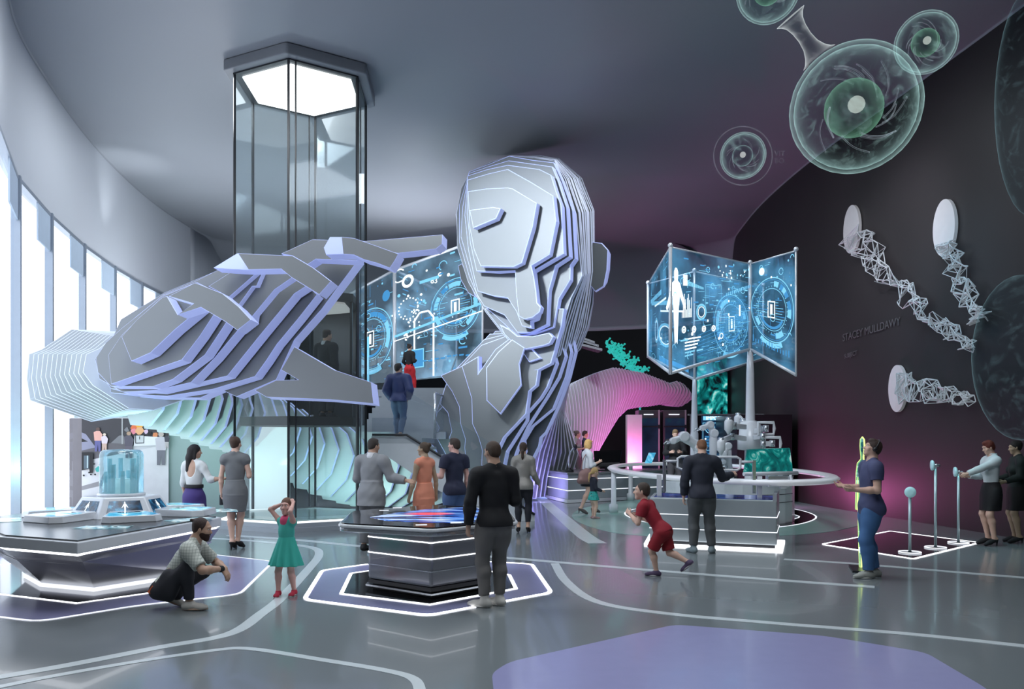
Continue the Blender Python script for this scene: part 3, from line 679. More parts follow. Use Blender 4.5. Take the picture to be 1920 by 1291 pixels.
# ------------------------------------------------------------------ transparent display screens
M_HOLO = sheet_glass('display_glass', (.62, .70, .78), .08, .03, emit=(.12, .46, .80), estr=.55, escale=1.1)
M_HOLO2 = sheet_glass('display_glass_pale', (.66, .72, .78), .08, .03, emit=(.30, .60, .88), estr=.6, escale=.7)
class HUD:
    """flat luminous graphics on a screen with corners a (bottom left), b (bottom right), c (top right), e (top left)"""
    def __init__(s, a, b, c, e, off=.012):
        s.q = [Vector(p) for p in (a, b, c, e)]; s.mb = MB()
        n = (s.q[1]-s.q[0]).cross(s.q[3]-s.q[0]).normalized()
        if n.y > 0: n = -n
        s.o = n*off; s.asp = ((s.q[1]-s.q[0]).length+(s.q[2]-s.q[3]).length)/((s.q[3]-s.q[0]).length+(s.q[2]-s.q[1]).length)
        s.k = 0
    def p(s, u, v):
        a, b, c, e = s.q; return a*(1-u)*(1-v)+b*u*(1-v)+c*u*v+e*(1-u)*v+s.o*(1+.02*s.k)
    def poly(s, uv, m=1): s.k += 1; s.mb.add([s.p(*q) for q in uv], [tuple(range(len(uv)))], m)
    def rect(s, u, v, w, h, m=1): s.poly([(u, v), (u+w, v), (u+w, v+h), (u, v+h)], m)
    def frame(s, u, v, w, h, t=.008, m=1):
        tu = t/s.asp
        s.rect(u, v, w, t, m); s.rect(u, v+h-t, w, t, m); s.rect(u, v, tu, h, m); s.rect(u+w-tu, v, tu, h, m)
    def arc(s, u, v, r, w, a0=0, a1=360, m=1, n=40):
        s.k += 1; k = max(2, int(n*abs(a1-a0)/360)); vs = []; fs = []
        for i in range(k+1):
            a = math.radians(a0+(a1-a0)*i/k)
            for rr in (r, r-w): vs.append(s.p(u+rr*math.cos(a)/s.asp, v+rr*math.sin(a)))
        for i in range(k): fs.append((2*i, 2*i+2, 2*i+3, 2*i+1))
        s.mb.add(vs, fs, m)
    def disc(s, u, v, r, m=0): s.poly([(u+r*math.cos(a*PI/8)/s.asp, v+r*math.sin(a*PI/8)) for a in range(16)], m)
    def line(s, u0, v0, u1, v1, t=.005, m=1):
        du, dv = (u1-u0)*s.asp, v1-v0; l = math.hypot(du, dv) or 1; nx, ny = -dv/l*t/2/s.asp, du/l*t/2
        s.poly([(u0+nx, v0+ny), (u1+nx, v1+ny), (u1-nx, v1-ny), (u0-nx, v0-ny)], m)
    def body(s, u, v, h, m=0):
        a = 1/s.asp; B = [(0, .04), (.03, 0), (.045, .25), (.06, .48), (.075, .55), (.085, .66), (.20, .46), (.225, .48), (.12, .72), (.09, .80), (.03, .84), (.045, .90), (.045, .95), (.02, 1.0)]
        pts = [(u+x*h*a, v+y*h) for x, y in B]+[(u-x*h*a, v+y*h) for x, y in B[::-1]]; s.poly(pts, m)
    def dial(s, u, v, r, rnd):
        r = min(r, .94*min(u, 1-u)*s.asp)
        s.arc(u, v, r, r*.03, m=1); s.arc(u, v, r*.93, r*.015, m=2)
        for k in range(9):
            a = rnd.uniform(0, 360); s.arc(u, v, r*.88, r*.16, a, a+rnd.uniform(10, 38), 1 if k % 3 else 2)
        s.arc(u, v, r*.66, r*.02, m=1); s.arc(u, v, r*.60, r*.08, 200, 330, 2)
        for k in range(36): 
            a = math.radians(k*10); s.line(u+r*.70*math.cos(a)/s.asp, v+r*.70*math.sin(a), u+r*.74*math.cos(a)/s.asp, v+r*.74*math.sin(a), r*.02, 1)
        s.frame(u-.17*r/s.asp, v-.26*r, .34*r/s.asp, .52*r, r*.035, 0); s.rect(u-.05*r/s.asp, v-.16*r, .10*r/s.asp, .32*r, 0)
        for k in range(9):
            y = v+r*(-.35+.08*k); s.rect(u-(.55+rnd.uniform(0, .35))*r/s.asp, y, rnd.uniform(.2, .5)*r/s.asp, r*.02, 1 if k % 2 else 2); s.rect(u+.2*r/s.asp, y, rnd.uniform(.1, .55)*r/s.asp, r*.02, 1 if k % 2 else 2)
        s.arc(u, v-r*.1, r*1.06, r*.14, 240, 300, 1)
    def clutter(s, rnd, n=30, box=(0.03, .03, .94, .94)):
        x0, y0, w, h = box
        for k in range(n):
            u = x0+rnd.random()*w; v = y0+rnd.random()*h; t = rnd.random()
            if t < .35: s.rect(u, v, min(.1*rnd.random(), x0+w-u), .006+.01*rnd.random(), rnd.choice((1, 2, 2)))
            elif t < .55: s.line(u, v, min(.98, u+.18*rnd.random()), v, .004, 1)
            elif t < .7: s.disc(u, v, .008+.01*rnd.random(), rnd.choice((0, 1)))
            elif t < .85: s.line(u, v, u, min(.97, v+.16*rnd.random()), .004, 2)
            else: s.arc(u, v, .02+.02*rnd.random(), .007, 0, rnd.uniform(150, 360), 1)
    def build(s, parent, name='display_graphics'):
        return s.mb.build(name, [M_HWHITE, M_CYAN, M_BLUE], parent)
def screen(parent, A, B, azb, azt, bzb, bzt, m, rnd, fn):
    a = (A[0], A[1], azb); b = (B[0], B[1], bzb); c = (B[0], B[1], bzt); e = (A[0], A[1], azt)
    g = MB(); g.add([a, b, c, e], [(0, 1, 2, 3)]); pn = g.build('screen_glass', m, parent)
    h = HUD(a, b, c, e); fn(h, rnd); h.build(pn)
M_HFR = mat('display_frame', (.75, .78, .82), .25, .3)
# hexagonal display on two posts above the robot counter
ht = thing('display_carousel', 'folded ring of see-through blue data screens carried on two pale posts above the ring counter', 'display', (4.6, 17.2, 0))
def hv(x, yt, yb, d): X = (x-CX)/FPX*d; return (X, d, EYE+(HY-yb)/FPX*d, EYE+(HY-yt)/FPX*d)
P1257 = hv(1257, 463, 699, 15.5); P1215 = hv(1215, 532, 668, 19.15); P1302 = hv(1302, 509, 711, 17.7); P1406 = hv(1406.6, 494.6, 654, 17.0); P1431 = hv(1431, 536, 672, 19.4); P1492 = hv(1492.6, 470, 702.6, 15.8)
def g_body(h, r):
    h.body(.06, .22, .62, 0); h.body(.06, .22, .60, 0)
    for k in range(10): h.rect(.13+.012*k, .43, .005, .06+.14*abs(math.sin(k*.8)), 0)
    h.arc(.36, .47, .075, .018, m=1); h.arc(.36, .47, .05, .006, m=0)
    for k in range(4):
        h.arc(.15+.12*k, .33-.008*k, .030, .013, m=0); h.disc(.15+.12*k, .33-.008*k, .010, 0)
    for k in range(6): h.rect(.16, .10+.028*k, .10+.018*k, .012, 0 if k > 1 else 1)
    h.rect(.14, .70, .05, .09, 0)
    for k in range(14): h.rect(.19+.014*k, .70-.002*k, .010, .045-.002*k, 1)
    for k in range(28): h.rect(.66+.012*k, .61+.004*k, .008, .035, 1 if k % 2 else 2)
    for k in range(16): h.rect(.70+.1*r.random()*.4, .34+.016*k, .18+.08*r.random(), .005, 2)
    h.rect(.83, .40, .02, .12, 0); h.arc(.60, .22, .03, .009, m=0); h.disc(.62, .13, .014, 0); h.frame(.40, .46, .2, .26, .004, 1); h.frame(.45, .52, .15, .16, .003, 2)
    for k in range(7): h.line(.3, .08+.03*k, .95, .12+.05*k, .004, 2)
    h.clutter(r, 70)
    for k in range(26): h.rect(.5+.45*r.random(), .78+.16*r.random(), .012, .012*r.choice((1, 2)), r.choice((0, 1)))
    for k in range(40): h.rect(.62+.3*r.random(), .04+.2*r.random(), .005, .02, 1)
def g_dial(h, r):
    h.dial(.5, .50, .42, r); h.clutter(r, 40); h.disc(.3, .88, .04, 0); h.arc(.3, .88, .045, .008, 0, 300, 1)
    for k in range(14): h.rect(.1+.06*k, .12, .018, .03+.07*r.random(), 2)
def g_side(h, r):
    h.arc(.4, .35, .14, .03, m=1); h.arc(.4, .35, .11, .01, m=0); h.clutter(r, 34); h.rect(.1, .7, .5, .05, 1); h.rect(.3, .62, .5, .02, 0); h.rect(.5, .04, .4, .05, 2)
def g_back(h, r): h.clutter(r, 46); h.dial(.5, .5, .33, r)
rn = random.Random(3)
for A, B, fn in [(P1215, P1257, g_side), (P1257, P1406, g_body), (P1406, P1492, g_dial), (P1215, P1302, g_side), (P1302, P1431, g_back)]:
    screen(ht, A, B, A[2], A[3], B[2], B[3], M_HOLO, rn, fn)
    for i in (2, 3):
        mb = MB(); mb.tube([(A[0], A[1], A[i]), (B[0], B[1], B[i])], .032 if i == 2 else .016, 8); mb.build('frame_rail', M_HFR, ht)
for i_, p in enumerate([P1257, P1215, P1302, P1406, P1431, P1492]):
    mb = MB(); mb.tube([(p[0], p[1], p[2]-.03), (p[0], p[1], p[3]+.03)], [.034, .03, .026, .04, .022, .02][i_], 10); mb.ball((p[0], p[1], p[3]+.03), .05, 10); mb.build('frame_upright', M_HFR, ht)
for p, r in ((P1302, .075), (P1406, .10)):
    mb = MB(); mb.lathe((p[0], p[1], 0), [(r*2.2, .0), (r*2.2, .04), (r*1.15, .06), (r*1.15, 1.9), (r, 1.95), (r*.8, p[2]-.5), (r*.55, p[2])], 20); mb.build('post', M_WHITE, ht)

# large screens on the upper deck behind the hand
hl = thing('deck_display', 'tall see-through data screens with glowing dials standing on the upper deck beside the stairs', 'display', (-3.4, 29.6, 3.35))
N0 = hv(740, 506, 716, 29.6); L0 = hv(640, 560, 722, 31.0); R0 = hv(905, 446, 700, 28.4); S0 = hv(676, 478, 700, 28.0); T0 = hv(856, 560, 700, 32.0); U0 = hv(905, 535, 700, 30.5)
def g_l(h, r): h.dial(.56, .44, .40, r); h.clutter(r, 60); h.disc(.86, .80, .03, 0); h.disc(.86, .80, .05, 2); h.rect(.50, .02, .05, .45, 1); h.disc(.3, .84, .025, 0)
def g_r(h, r):
    h.dial(.70, .54, .38, r); h.clutter(r, 70); h.arc(.16, .86, .055, .022, m=0); h.arc(.06, .93, .06, .01, 40, 300, 0)
    for k in range(30): h.disc(.10+.2*r.random(), .34+.30*r.random(), .007, 0)
    for a in range(0, 360, 20): h.disc(.17+.09*math.cos(math.radians(a))/h.asp, .62+.09*math.sin(math.radians(a)), .007, 0)
    h.line(.24, .02, .24, .50, .014, 0); h.line(.24, .50, .30, .56, .014, 0); h.line(.30, .56, .40, .56, .014, 0); h.line(.40, .56, .46, .50, .014, 0); h.line(.46, .50, .46, .02, .014, 0)
    h.rect(.3, .80, .22, .025, 1); h.rect(.13, .10, .22, .16, 1); h.rect(.14, .11, .20, .14, 2)
    for k in range(12): h.rect(.05+.07*k, .14+.02*r.random(), .05, .012, 2)
    h.line(.0, .40, 1, .52, .02, 1); h.line(0, .36, 1, .46, .008, 0)
rn = random.Random(11)
screen(hl, L0, N0, L0[2], L0[3], N0[2], N0[3], M_HOLO2, rn, g_l)
screen(hl, N0, R0, N0[2], N0[3], R0[2], R0[3], M_HOLO2, rn, g_r)
screen(hl, N0, T0, N0[2], N0[3], T0[2], T0[3], M_HOLO2, rn, lambda h, r: h.clutter(r, 30))
for A, B in ((L0, N0), (N0, R0), (S0, N0), (N0, T0), (T0, U0)):
    mb = MB(); mb.tube([(A[0], A[1], A[3]), (B[0], B[1], B[3])], .05, 8); mb.build('frame_rail', M_HFR, hl)
for A, r in ((N0, .07), (R0, .04), (T0, .05), (L0, .04)):
    mb = MB(); mb.tube([(A[0], A[1], 3.36), (A[0], A[1], A[3])], r, 10); mb.ball((A[0], A[1], A[3]), r*1.9, 12); mb.build('frame_upright', M_HFR, hl)
q = HUD((N0[0], N0[1], N0[2]), (R0[0], R0[1], R0[2]), (R0[0], R0[1], R0[3]), (N0[0], N0[1], N0[3])).p(.42, .78)
text_mesh('83', .28, frame_m(q+Vector((0, -.04, 0)), Vector(R0[:2]+(0,))-Vector(N0[:2]+(0,))), 'number', M_HWHITE, hl, .002)

# ------------------------------------------------------------------ projected cell images high at the right, built as glowing shells
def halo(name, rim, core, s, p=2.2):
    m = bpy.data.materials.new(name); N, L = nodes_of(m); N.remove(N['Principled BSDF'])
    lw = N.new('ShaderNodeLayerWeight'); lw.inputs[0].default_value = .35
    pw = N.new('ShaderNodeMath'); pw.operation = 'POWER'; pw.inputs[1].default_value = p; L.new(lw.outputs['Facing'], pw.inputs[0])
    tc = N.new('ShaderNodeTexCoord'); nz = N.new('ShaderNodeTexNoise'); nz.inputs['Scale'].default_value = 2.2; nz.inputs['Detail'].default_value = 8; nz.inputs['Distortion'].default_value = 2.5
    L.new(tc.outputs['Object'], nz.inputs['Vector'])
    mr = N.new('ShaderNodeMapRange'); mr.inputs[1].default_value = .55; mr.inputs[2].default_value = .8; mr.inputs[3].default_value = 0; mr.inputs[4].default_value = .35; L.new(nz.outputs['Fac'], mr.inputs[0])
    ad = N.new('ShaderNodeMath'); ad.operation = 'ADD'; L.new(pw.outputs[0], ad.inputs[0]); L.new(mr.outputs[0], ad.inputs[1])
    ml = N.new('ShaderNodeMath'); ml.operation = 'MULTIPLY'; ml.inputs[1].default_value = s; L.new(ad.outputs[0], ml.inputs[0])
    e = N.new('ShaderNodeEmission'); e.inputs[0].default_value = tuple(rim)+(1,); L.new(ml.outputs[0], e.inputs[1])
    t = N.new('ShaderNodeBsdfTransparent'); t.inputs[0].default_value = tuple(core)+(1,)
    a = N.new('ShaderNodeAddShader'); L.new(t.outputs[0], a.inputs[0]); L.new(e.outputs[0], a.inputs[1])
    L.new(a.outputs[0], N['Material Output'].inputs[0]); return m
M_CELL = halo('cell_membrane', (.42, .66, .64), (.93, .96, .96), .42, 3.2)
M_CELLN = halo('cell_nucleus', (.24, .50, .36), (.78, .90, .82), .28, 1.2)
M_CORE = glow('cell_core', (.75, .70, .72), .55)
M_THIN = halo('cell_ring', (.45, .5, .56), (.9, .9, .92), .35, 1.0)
def cell(x, y, rpx, d, label, core=True, green=True, rim=True):
    c = W(x, y, d); r = rpx/FPX*d; t = thing('cell_model', label, 'cell', tuple(c), group=None)
    MB().ball(c, r, 40).build('membrane', M_CELL, t)
    MB().ball(c, r*.93, 36).build('inner_membrane', M_CELL, t)
    MB().ball(c+Vector((-.02*r, 0, .0)), r*.45, 28).build('nucleus', M_CELLN if green else M_CELL, t)
    if core: MB().ball(c+Vector((-.06*r, -.2*r, -.02*r)), r*.13, 16).build('core', M_CORE, t)
    rnd = random.Random(int(x)); mb = MB()
    for k in range(16):
        a = rnd.uniform(0, 2*PI); b = rnd.uniform(-.8, .8); pts = []
        for j in range(6):
            aa = a+j*.16; rr = r*(.45+.4*((j*.13+rnd.random()*.05))); pts.append(c+Vector((rr*math.cos(aa), rr*b*.5, rr*math.sin(aa))))
        mb.tube(catmull([tuple(p) for p in pts], 3), r*.012, 5)
    mb.build('organelle', M_THIN, t)
    return t, c, r
cell(1603, 203, 117, 13.6, 'largest green-cored translucent cell sphere hanging below the ceiling near the dark wall')
cell(1736, 80, 55, 13.8, 'small translucent cell sphere alone at the upper right against the ceiling edge', green=True)
c3 = cell(1393, 292, 42, 14.5, 'small pale cell sphere inside a thin hoop, beside faint lettering', green=False)
cell(1440, -18, 58, 13.4, 'topmost translucent cell sphere tied to the largest cell by a flared neck', green=True, core=False)
mb = MB(); c_, r_ = c3[1], 55/FPX*14.5
mb.tube([c_+Vector((r_*math.cos(a*PI/24), 0, r_*math.sin(a*PI/24))) for a in range(48)], .008, 6, closed=True); mb.build('hoop', M_THIN, c3[0])
a = W(1482, 32, 13.5); b = W(1536, 108, 13.6); ax = (b-a)
tag(MB().tube([a.lerp(b, t) for t in (0, .06, .15, .3, .5, .7, .85, .95, 1)], [.26, .20, .15, .12, .11, .13, .18, .24, .30], 20).build('cell_neck', halo('cell_neck_glass', (.62, .66, .66), (.9, .94, .94), .55, 1.6)), 'flared translucent neck joining the largest cell to the one above it', 'cell neck')
t_ = text_mesh('VIT\nBO', .13, frame_m(W(1452, 292, 14.5), (1, 0, 0)), 'ceiling_lettering', M_THIN, None, .002); tag(t_, 'faint lettering floating beside the small hooped cell', 'lettering')
for nm, (x, y), (rx, rz), d, lab in [('glass_cell_shape', (1935, 190), (62, 215), 13.4, 'tall glassy cell form at the upper right edge before the dark wall'), ('glass_cell_shape', (1915, 670), (88, 155), 13.2, 'broad glassy cell form lower at the right edge where the wire limbs end')]:
    c = W(x, y, d); k = d/FPX
    tag(MB().ball(c, (rx*k, .5, rz*k), 36).build(nm, halo('edge_cell', (.20, .34, .38), (.86, .92, .94), .34, 4.0)), lab, 'cell')  # projections on the wall, built as glowing ellipsoids

# ------------------------------------------------------------------ discs and wire limbs on the dark wall
def wall_hit(x, y, off=.0):
    s = (x-CX)/FPX
    for a, b in zip(right, right[1:]):
        fa = a[0]-s*a[1]; fb = b[0]-s*b[1]
        if fa*fb <= 0 and a[1] > 8:
            t = fa/(fa-fb); p = Vector((a[0]+(b[0]-a[0])*t, a[1]+(b[1]-a[1])*t, 0)); tg = Vector((b[0]-a[0], b[1]-a[1], 0)).normalized()
            n = Vector((-tg.y, tg.x, 0)); 
            if n.x > 0: n = -n
            p.z = EYE+(HY-y)/FPX*p.y; return p+n*off, tg, n
    p = Vector((9.1, 14.0, EYE+(HY-y)/FPX*14.0)); return p+Vector((-off, 0, 0)), Vector((0, 1, 0)), Vector((-1, 0, 0))
M_DISC = mat('wall_disc_grey', (.50, .50, .51), .5, emit=(.6, .6, .62), estr=.12); M_WIRE = mat('wire_grey', (.45, .48, .50), .5, emit=(.5, .55, .6), estr=.12)  # slight glow added to lighten the discs and wires
def limb(disc, pts, wpx, label, seed):
    (x, y, rx, ry) = disc; c, tg, n = wall_hit(x, y, .06); r = ry/FPX*c.y; rnd = random.Random(seed)
    t = thing('wall_relief', label, 'wall art', tuple(c))
    mb = MB(); up = Vector((0, 0, 1)); rim = [(tg*.62*math.cos(a*PI/20)+up*math.sin(a*PI/20))*r for a in range(40)]
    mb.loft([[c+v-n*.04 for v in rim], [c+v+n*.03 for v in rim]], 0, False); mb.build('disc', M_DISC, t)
    cl = catmull([p+(0,) for p in pts], 8); K = []
    for i, (px, py, _) in enumerate(cl):
        f = i/(len(cl)-1); w_ = wpx[0]+(wpx[1]-wpx[0])*f
        j = min(i, len(cl)-2); dx, dy = cl[j+1][0]-cl[j][0], cl[j+1][1]-cl[j][1]; l = math.hypot(dx, dy)
        for q in range(4):
            s = rnd.uniform(-1, 1)*w_; a = rnd.uniform(-3, 3)
            K.append(wall_hit(px-dy/l*s+dx/l*a, py+dx/l*s+dy/l*a, rnd.uniform(.05, .32))[0])
    mb = MB(); N_ = len(K)
    for i in range(N_):
        near = sorted(range(max(0, i-12), min(N_, i+13)), key=lambda j: (K[i]-K[j]).length)[1:]
        for j in rnd.sample(near[:12], min(5, len(near[:12]))):
            if j > i or rnd.random() < .15: mb.tube([K[i], K[j]], (.006+.007*rnd.random()), 4, smooth=False)
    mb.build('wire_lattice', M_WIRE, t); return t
limb((1602, 430, 13, 45), [(1612, 440), (1640, 470), (1690, 530), (1740, 580), (1790, 615), (1836, 655)], (30, 14), 'grey disc with the longest wire limb sloping down the dark wall, nearer the back', 5)
limb((1777, 427, 17, 53), [(1786, 455), (1800, 480), (1820, 530), (1845, 585), (1855, 600)], (20, 18), 'upper grey disc with a steep wire limb at the right of the dark wall', 9)
limb((1688, 728, 13, 44), [(1700, 725), (1725, 728), (1765, 735), (1800, 742), (1843, 752)], (34, 10), 'lowest grey disc with a level wire limb on the dark wall', 14)
# faint lettering on the wall
M_FAINT = mat('faint_lettering', (.09, .09, .095), .5)
p, tg, n = wall_hit(1582, 640, .03); p2 = wall_hit(1668, 615, .03)[0]
d_ = (p2-p); d_.z *= 1
tag(text_mesh('STACEY MULLDAWY', d_.length/7.6, frame_m(p, d_), 'wall_lettering', M_FAINT, None, .003), 'faint upper line of capital lettering on the dark wall', 'lettering')
p, tg, n = wall_hit(1585, 672, .03); p2 = wall_hit(1612, 664, .03)[0]; d_ = p2-p
tag(text_mesh('SUBJECT', d_.length/4.2, frame_m(p, d_), 'wall_lettering', M_FAINT, None, .003), 'faint short word under the lettering on the dark wall', 'lettering')
# ------------------------------------------------------------------ hexagonal console with capsule (left)
M_TABLET = ramp_glow('tablet_screen', [(.35, (.02, .22, .42)), (.5, (.10, .55, .85)), (.62, (.55, .88, 1.0))], .8, nscale=3.0, distort=1.5)
M_DKTOP = mat('console_top_dark', (.05, .055, .06), .2); M_LILACM = mat('console_lilac_metal', (.27, .27, .32), .2, .25, var=.02)
cn = thing('console_table', 'large flared hexagonal console with lit edges and a ring of blue touch screens', 'console', (-5.2, 10.3, 0))
tz = .78
TP = [(-4.18, 7.85), (-3.72, 10.45), (-5.2, 12.05), (-6.3, 12.55), (-6.75, 9.95), (-5.25, 8.35)]
BP = [(-4.83, 9.43), (-4.12, 10.5), (-4.6, 11.5), (-5.6, 11.6), (-6.2, 10.4), (-5.62, 9.75)]
mid = [(t[0]*.93+b[0]*.07, t[1]*.93+b[1]*.07) for t, b in zip(TP, BP)]
def rz_(P, z): return [(p[0], p[1], z) for p in P][::-1]
mb = MB(); mb.loft([rz_(BP, .055), rz_([(t[0]*.72+b[0]*.28, t[1]*.72+b[1]*.28) for t, b in zip(TP, BP)], tz-.26), rz_(mid, tz-.15)], 0, False); mb.build('body', M_LILACM, cn)
mb = MB(); mb.loft([rz_([(t[0]*.55+b[0]*.45, t[1]*.55+b[1]*.45) for t, b in zip(TP, BP)], tz-.343), rz_([(t[0]*.6+b[0]*.4-.0, t[1]*.6+b[1]*.4) for t, b in zip(TP, BP)], tz-.318)], 0, False)
c_ = sum((Vector(p) for p in mb.v), Vector())/len(mb.v); mb.v = [(c_.x+(p[0]-c_.x)*1.025, c_.y+(p[1]-c_.y)*1.025, p[2]) for p in mb.v]
mb.build('side_strip', M_WHITE, cn)
mb = MB(); mb.loft([rz_(offset_poly(TP, .07), tz-.155), rz_(offset_poly(TP, .015), tz-.12)], 0, False); mb.build('edge_light', M_LED, cn)
mb = MB(); mb.loft([rz_(TP, tz-.12), rz_(TP, tz-.01)], 0, False); mb.build('rim', M_WHITE, cn, bevel=.01)
mb = MB(); mb.prism(offset_poly(TP, .06), tz-.02, tz+.004); mb.build('tabletop', M_DKTOP, cn)
mb = MB(); mb.prism(offset_poly(BP, -.02), .012, .05); mb.build('base_light', M_LEDSOFT, cn)
hc = Vector((-5.07, 10.6, 0))
hb = [hexa(hc.x, hc.y, .66, 15)+[], hexa(hc.x, hc.y, .52, 15)]
mb = MB(); mb.loft([[(p[0], p[1], tz) for p in hexa(hc.x, hc.y, .62, 30)], [(p[0], p[1], tz+.26) for p in hexa(hc.x, hc.y, .46, 30)]], 0, False); mb.build('hub', M_WHITE, cn, bevel=.012)
M_HUBS = ramp_glow('hub_screen', [(.40, (.003, .012, .03)), (.55, (.01, .07, .16)), (.7, (.06, .32, .55))], .9, nscale=9)
H0 = hexa(hc.x, hc.y, .615, 30); H1 = hexa(hc.x, hc.y, .465, 30)
for k in range(6):
    a, b, c, e = Vector(H0[k]+(tz+.03,)), Vector(H0[(k+1) % 6]+(tz+.03,)), Vector(H1[(k+1) % 6]+(tz+.24,)), Vector(H1[k]+(tz+.24,))
    def q(u, v, o): 
        n = (b-a).cross(e-a).normalized(); return a*(1-u)*(1-v)+b*u*(1-v)+c*u*v+e*(1-u)*v+n*o
    mb = MB(); vs = [q(.14, .12, .006), q(.86, .12, .006), q(.86, .88, .006), q(.14, .88, .006)]; mb.add(vs, [(0, 1, 2, 3)]); s_ = mb.build('hub_screen', M_HUBS, cn)
    h = HUD(*[tuple(v) for v in vs], off=.0); h.o = (b-a).cross(e-a).normalized()*.006; h.body(.5, .06, .86, 0); h.clutter(random.Random(k), 16, (.05, .08, .88, .84)); h.build(s_)
for k in range(6):
    ang = math.radians(k*60+2); dr = Vector((math.cos(ang), math.sin(ang), 0)); sd = Vector((-dr.y, dr.x, 0)); r0, r1 = .50, 1.14
    def q(r, s, z): v = hc+dr*r+sd*s; return (v.x, v.y, z)
    prof_ = [(r0, .20), (r1-.12, .34), (r1, .25)]
    lo = [q(r, s, tz+.004) for r, s in prof_]+[q(r, -s, tz+.004) for r, s in prof_[::-1]]
    hi = [q(r*.99, s*.94, tz+.085 if r > r0 else tz+.10) for r, s in prof_]+[q(r*.99, -s*.94, tz+.085 if r > r0 else tz+.10) for r, s in prof_[::-1]]
    mb = MB(); mb.loft([lo, hi], 0, False); pod = mb.build('screen_pod', M_WHITE, cn, bevel=.008)
    mb = MB(); mb.add([q(.68, .21, tz+.097), q(1.0, .29, tz+.0885), q(1.09, .21, tz+.0875), q(1.09, -.21, tz+.0875), q(1.0, -.29, tz+.0885), q(.68, -.21, tz+.097)], [(0, 5, 4, 3, 2, 1)]); mb.build('touch_screen', M_TABLET, pod)
    mb = MB(); mb.add([q(.70, .12, tz+.101), q(.80, .14, tz+.0985), q(.80, -.14, tz+.0985), q(.70, -.12, tz+.101)], [(0, 3, 2, 1)]); mb.build('dark_tile', M_BLACK, pod)
M_TILE = ramp_glow('flat_tile_screen', [(.4, (.03, .08, .10)), (.5, (.15, .45, .58)), (.6, (.8, .92, .95))], .7, nscale=5, distort=2)
for k in range(6):
    ang = math.radians(k*60+32); dr = Vector((math.cos(ang), math.sin(ang), 0)); sd = Vector((-dr.y, dr.x, 0)); p = hc+dr*1.28
    if k == 4: p = Vector((-4.55, 9.1, 0))
    MB().add([tuple(p+dr*a+sd*b+Vector((0, 0, tz+.010))) for a, b in ((-.16, -.26), (.12, -.30), (.18, .0), (.12, .30), (-.16, .26))], [(0, 1, 2, 3, 4)]).build('tile_screen', M_TILE, cn)
# glass capsule
cap = thing('glass_capsule', 'tall domed glass capsule with fluted blue interior standing on the console hub', 'capsule', (hc.x, hc.y, tz+.262))
M_CAPG = sheet_glass('capsule_glass', (.72, .90, .93), .16, .03, emit=(.35, .72, .80), estr=.10, escale=2, veil=.06)
z0 = tz+.262
MB().lathe((hc.x, hc.y, z0), [(.285, 0), (.285, .03), (.262, .035)], 28).build('collar', M_WHITE, cap)
mb = MB(); mb.lathe((hc.x, hc.y, z0), [(.262, .03), (.262, .52), (.25, .565), (.215, .592), (.0005, .60)], 36); mb.build('glass_dome', M_CAPG, cap)
mb = MB()
for k in range(10):
    a = k*2*PI/10+.2; r = .19 if k % 2 else .15; mb.lathe((hc.x+r*math.cos(a), hc.y+r*math.sin(a), z0), [(.028, .035), (.028, .48-.08*(k % 3))], 8)
mb.build('inner_tube', mat('capsule_tube_blue', (.25, .45, .55), .2, emit=(.25, .55, .65), estr=.25), cap)
mb = MB(); mb.lathe((hc.x+.02, hc.y-.02, z0), [(.12, .035), (.12, .22)], 14); mb.build('inner_block', mat('capsule_block', (.65, .8, .82), .3, emit=(.5, .75, .8), estr=.25), cap)

# ------------------------------------------------------------------ touch table (middle)
tb = thing('touch_table', 'hexagonal touch table with black glass top showing blue and red streaks', 'table', (-.98, 10.0, 0))
T6 = [(-.82, 8.42), (.06, 9.2), (-.06, 10.92), (-1.14, 11.5), (-2.06, 10.5), (-1.9, 8.94)]
P6 = [(-.89, 8.98), (-.28, 9.6), (-.30, 10.6), (-1.06, 11.15), (-1.7, 10.5), (-1.69, 9.6)]
mb = MB(); mb.prism(round_poly(T6, .12), .755, .80); mb.build('underframe', M_STEEL, tb, bevel=.012)
mb = MB(); mb.prism(round_poly(offset_poly(T6, -.015), .12), .802, .838); mb.build('rim', mat('table_rim_white', (.78, .8, .82), .2, coat=.4), tb, bevel=.014)
mb = MB(); mb.prism(round_poly(offset_poly(T6, .015), .10), .83, .852); mb.build('tabletop', M_BLACK, tb)
M_STREAK = ramp_glow('streak_screen', [(.0, (.0, .0, .004)), (.43, (.002, .004, .02)), (.50, (.008, .05, .36)), (.57, (.10, .34, .9)), (.63, (.8, .88, 1))], 1.1, 'noise', (.9, 7.0, 1), 1.6, distort=.3, detail=5)
NN, LL = nodes_of(M_STREAK)
[n_ for n_ in NN if n_.type == 'MAPPING'][0].inputs['Rotation'].default_value = (0, 0, -.45)
# warm heart of the streaks
tc = NN.new('ShaderNodeTexCoord'); mp = NN.new('ShaderNodeMapping'); mp.inputs['Location'].default_value = (.12, -.1, 0); mp.inputs['Scale'].default_value = (3.0, 4.6, 0); LL.new(tc.outputs['Object'], mp.inputs[0])
gr = NN.new('ShaderNodeTexGradient'); gr.gradient_type = 'SPHERICAL'; LL.new(mp.outputs[0], gr.inputs[0])
nz = [n_ for n_ in NN if n_.type == 'TEX_NOISE'][0]
mu = NN.new('ShaderNodeMath'); mu.operation = 'MULTIPLY'; LL.new(gr.outputs['Fac'], mu.inputs[0]); LL.new(nz.outputs['Fac'], mu.inputs[1])
mx = NN.new('ShaderNodeMix'); mx.data_type = 'RGBA'; mu2 = NN.new('ShaderNodeMath'); mu2.operation = 'MULTIPLY'; mu2.inputs[1].default_value = 3.2; mu2.use_clamp = True; LL.new(mu.outputs[0], mu2.inputs[0])
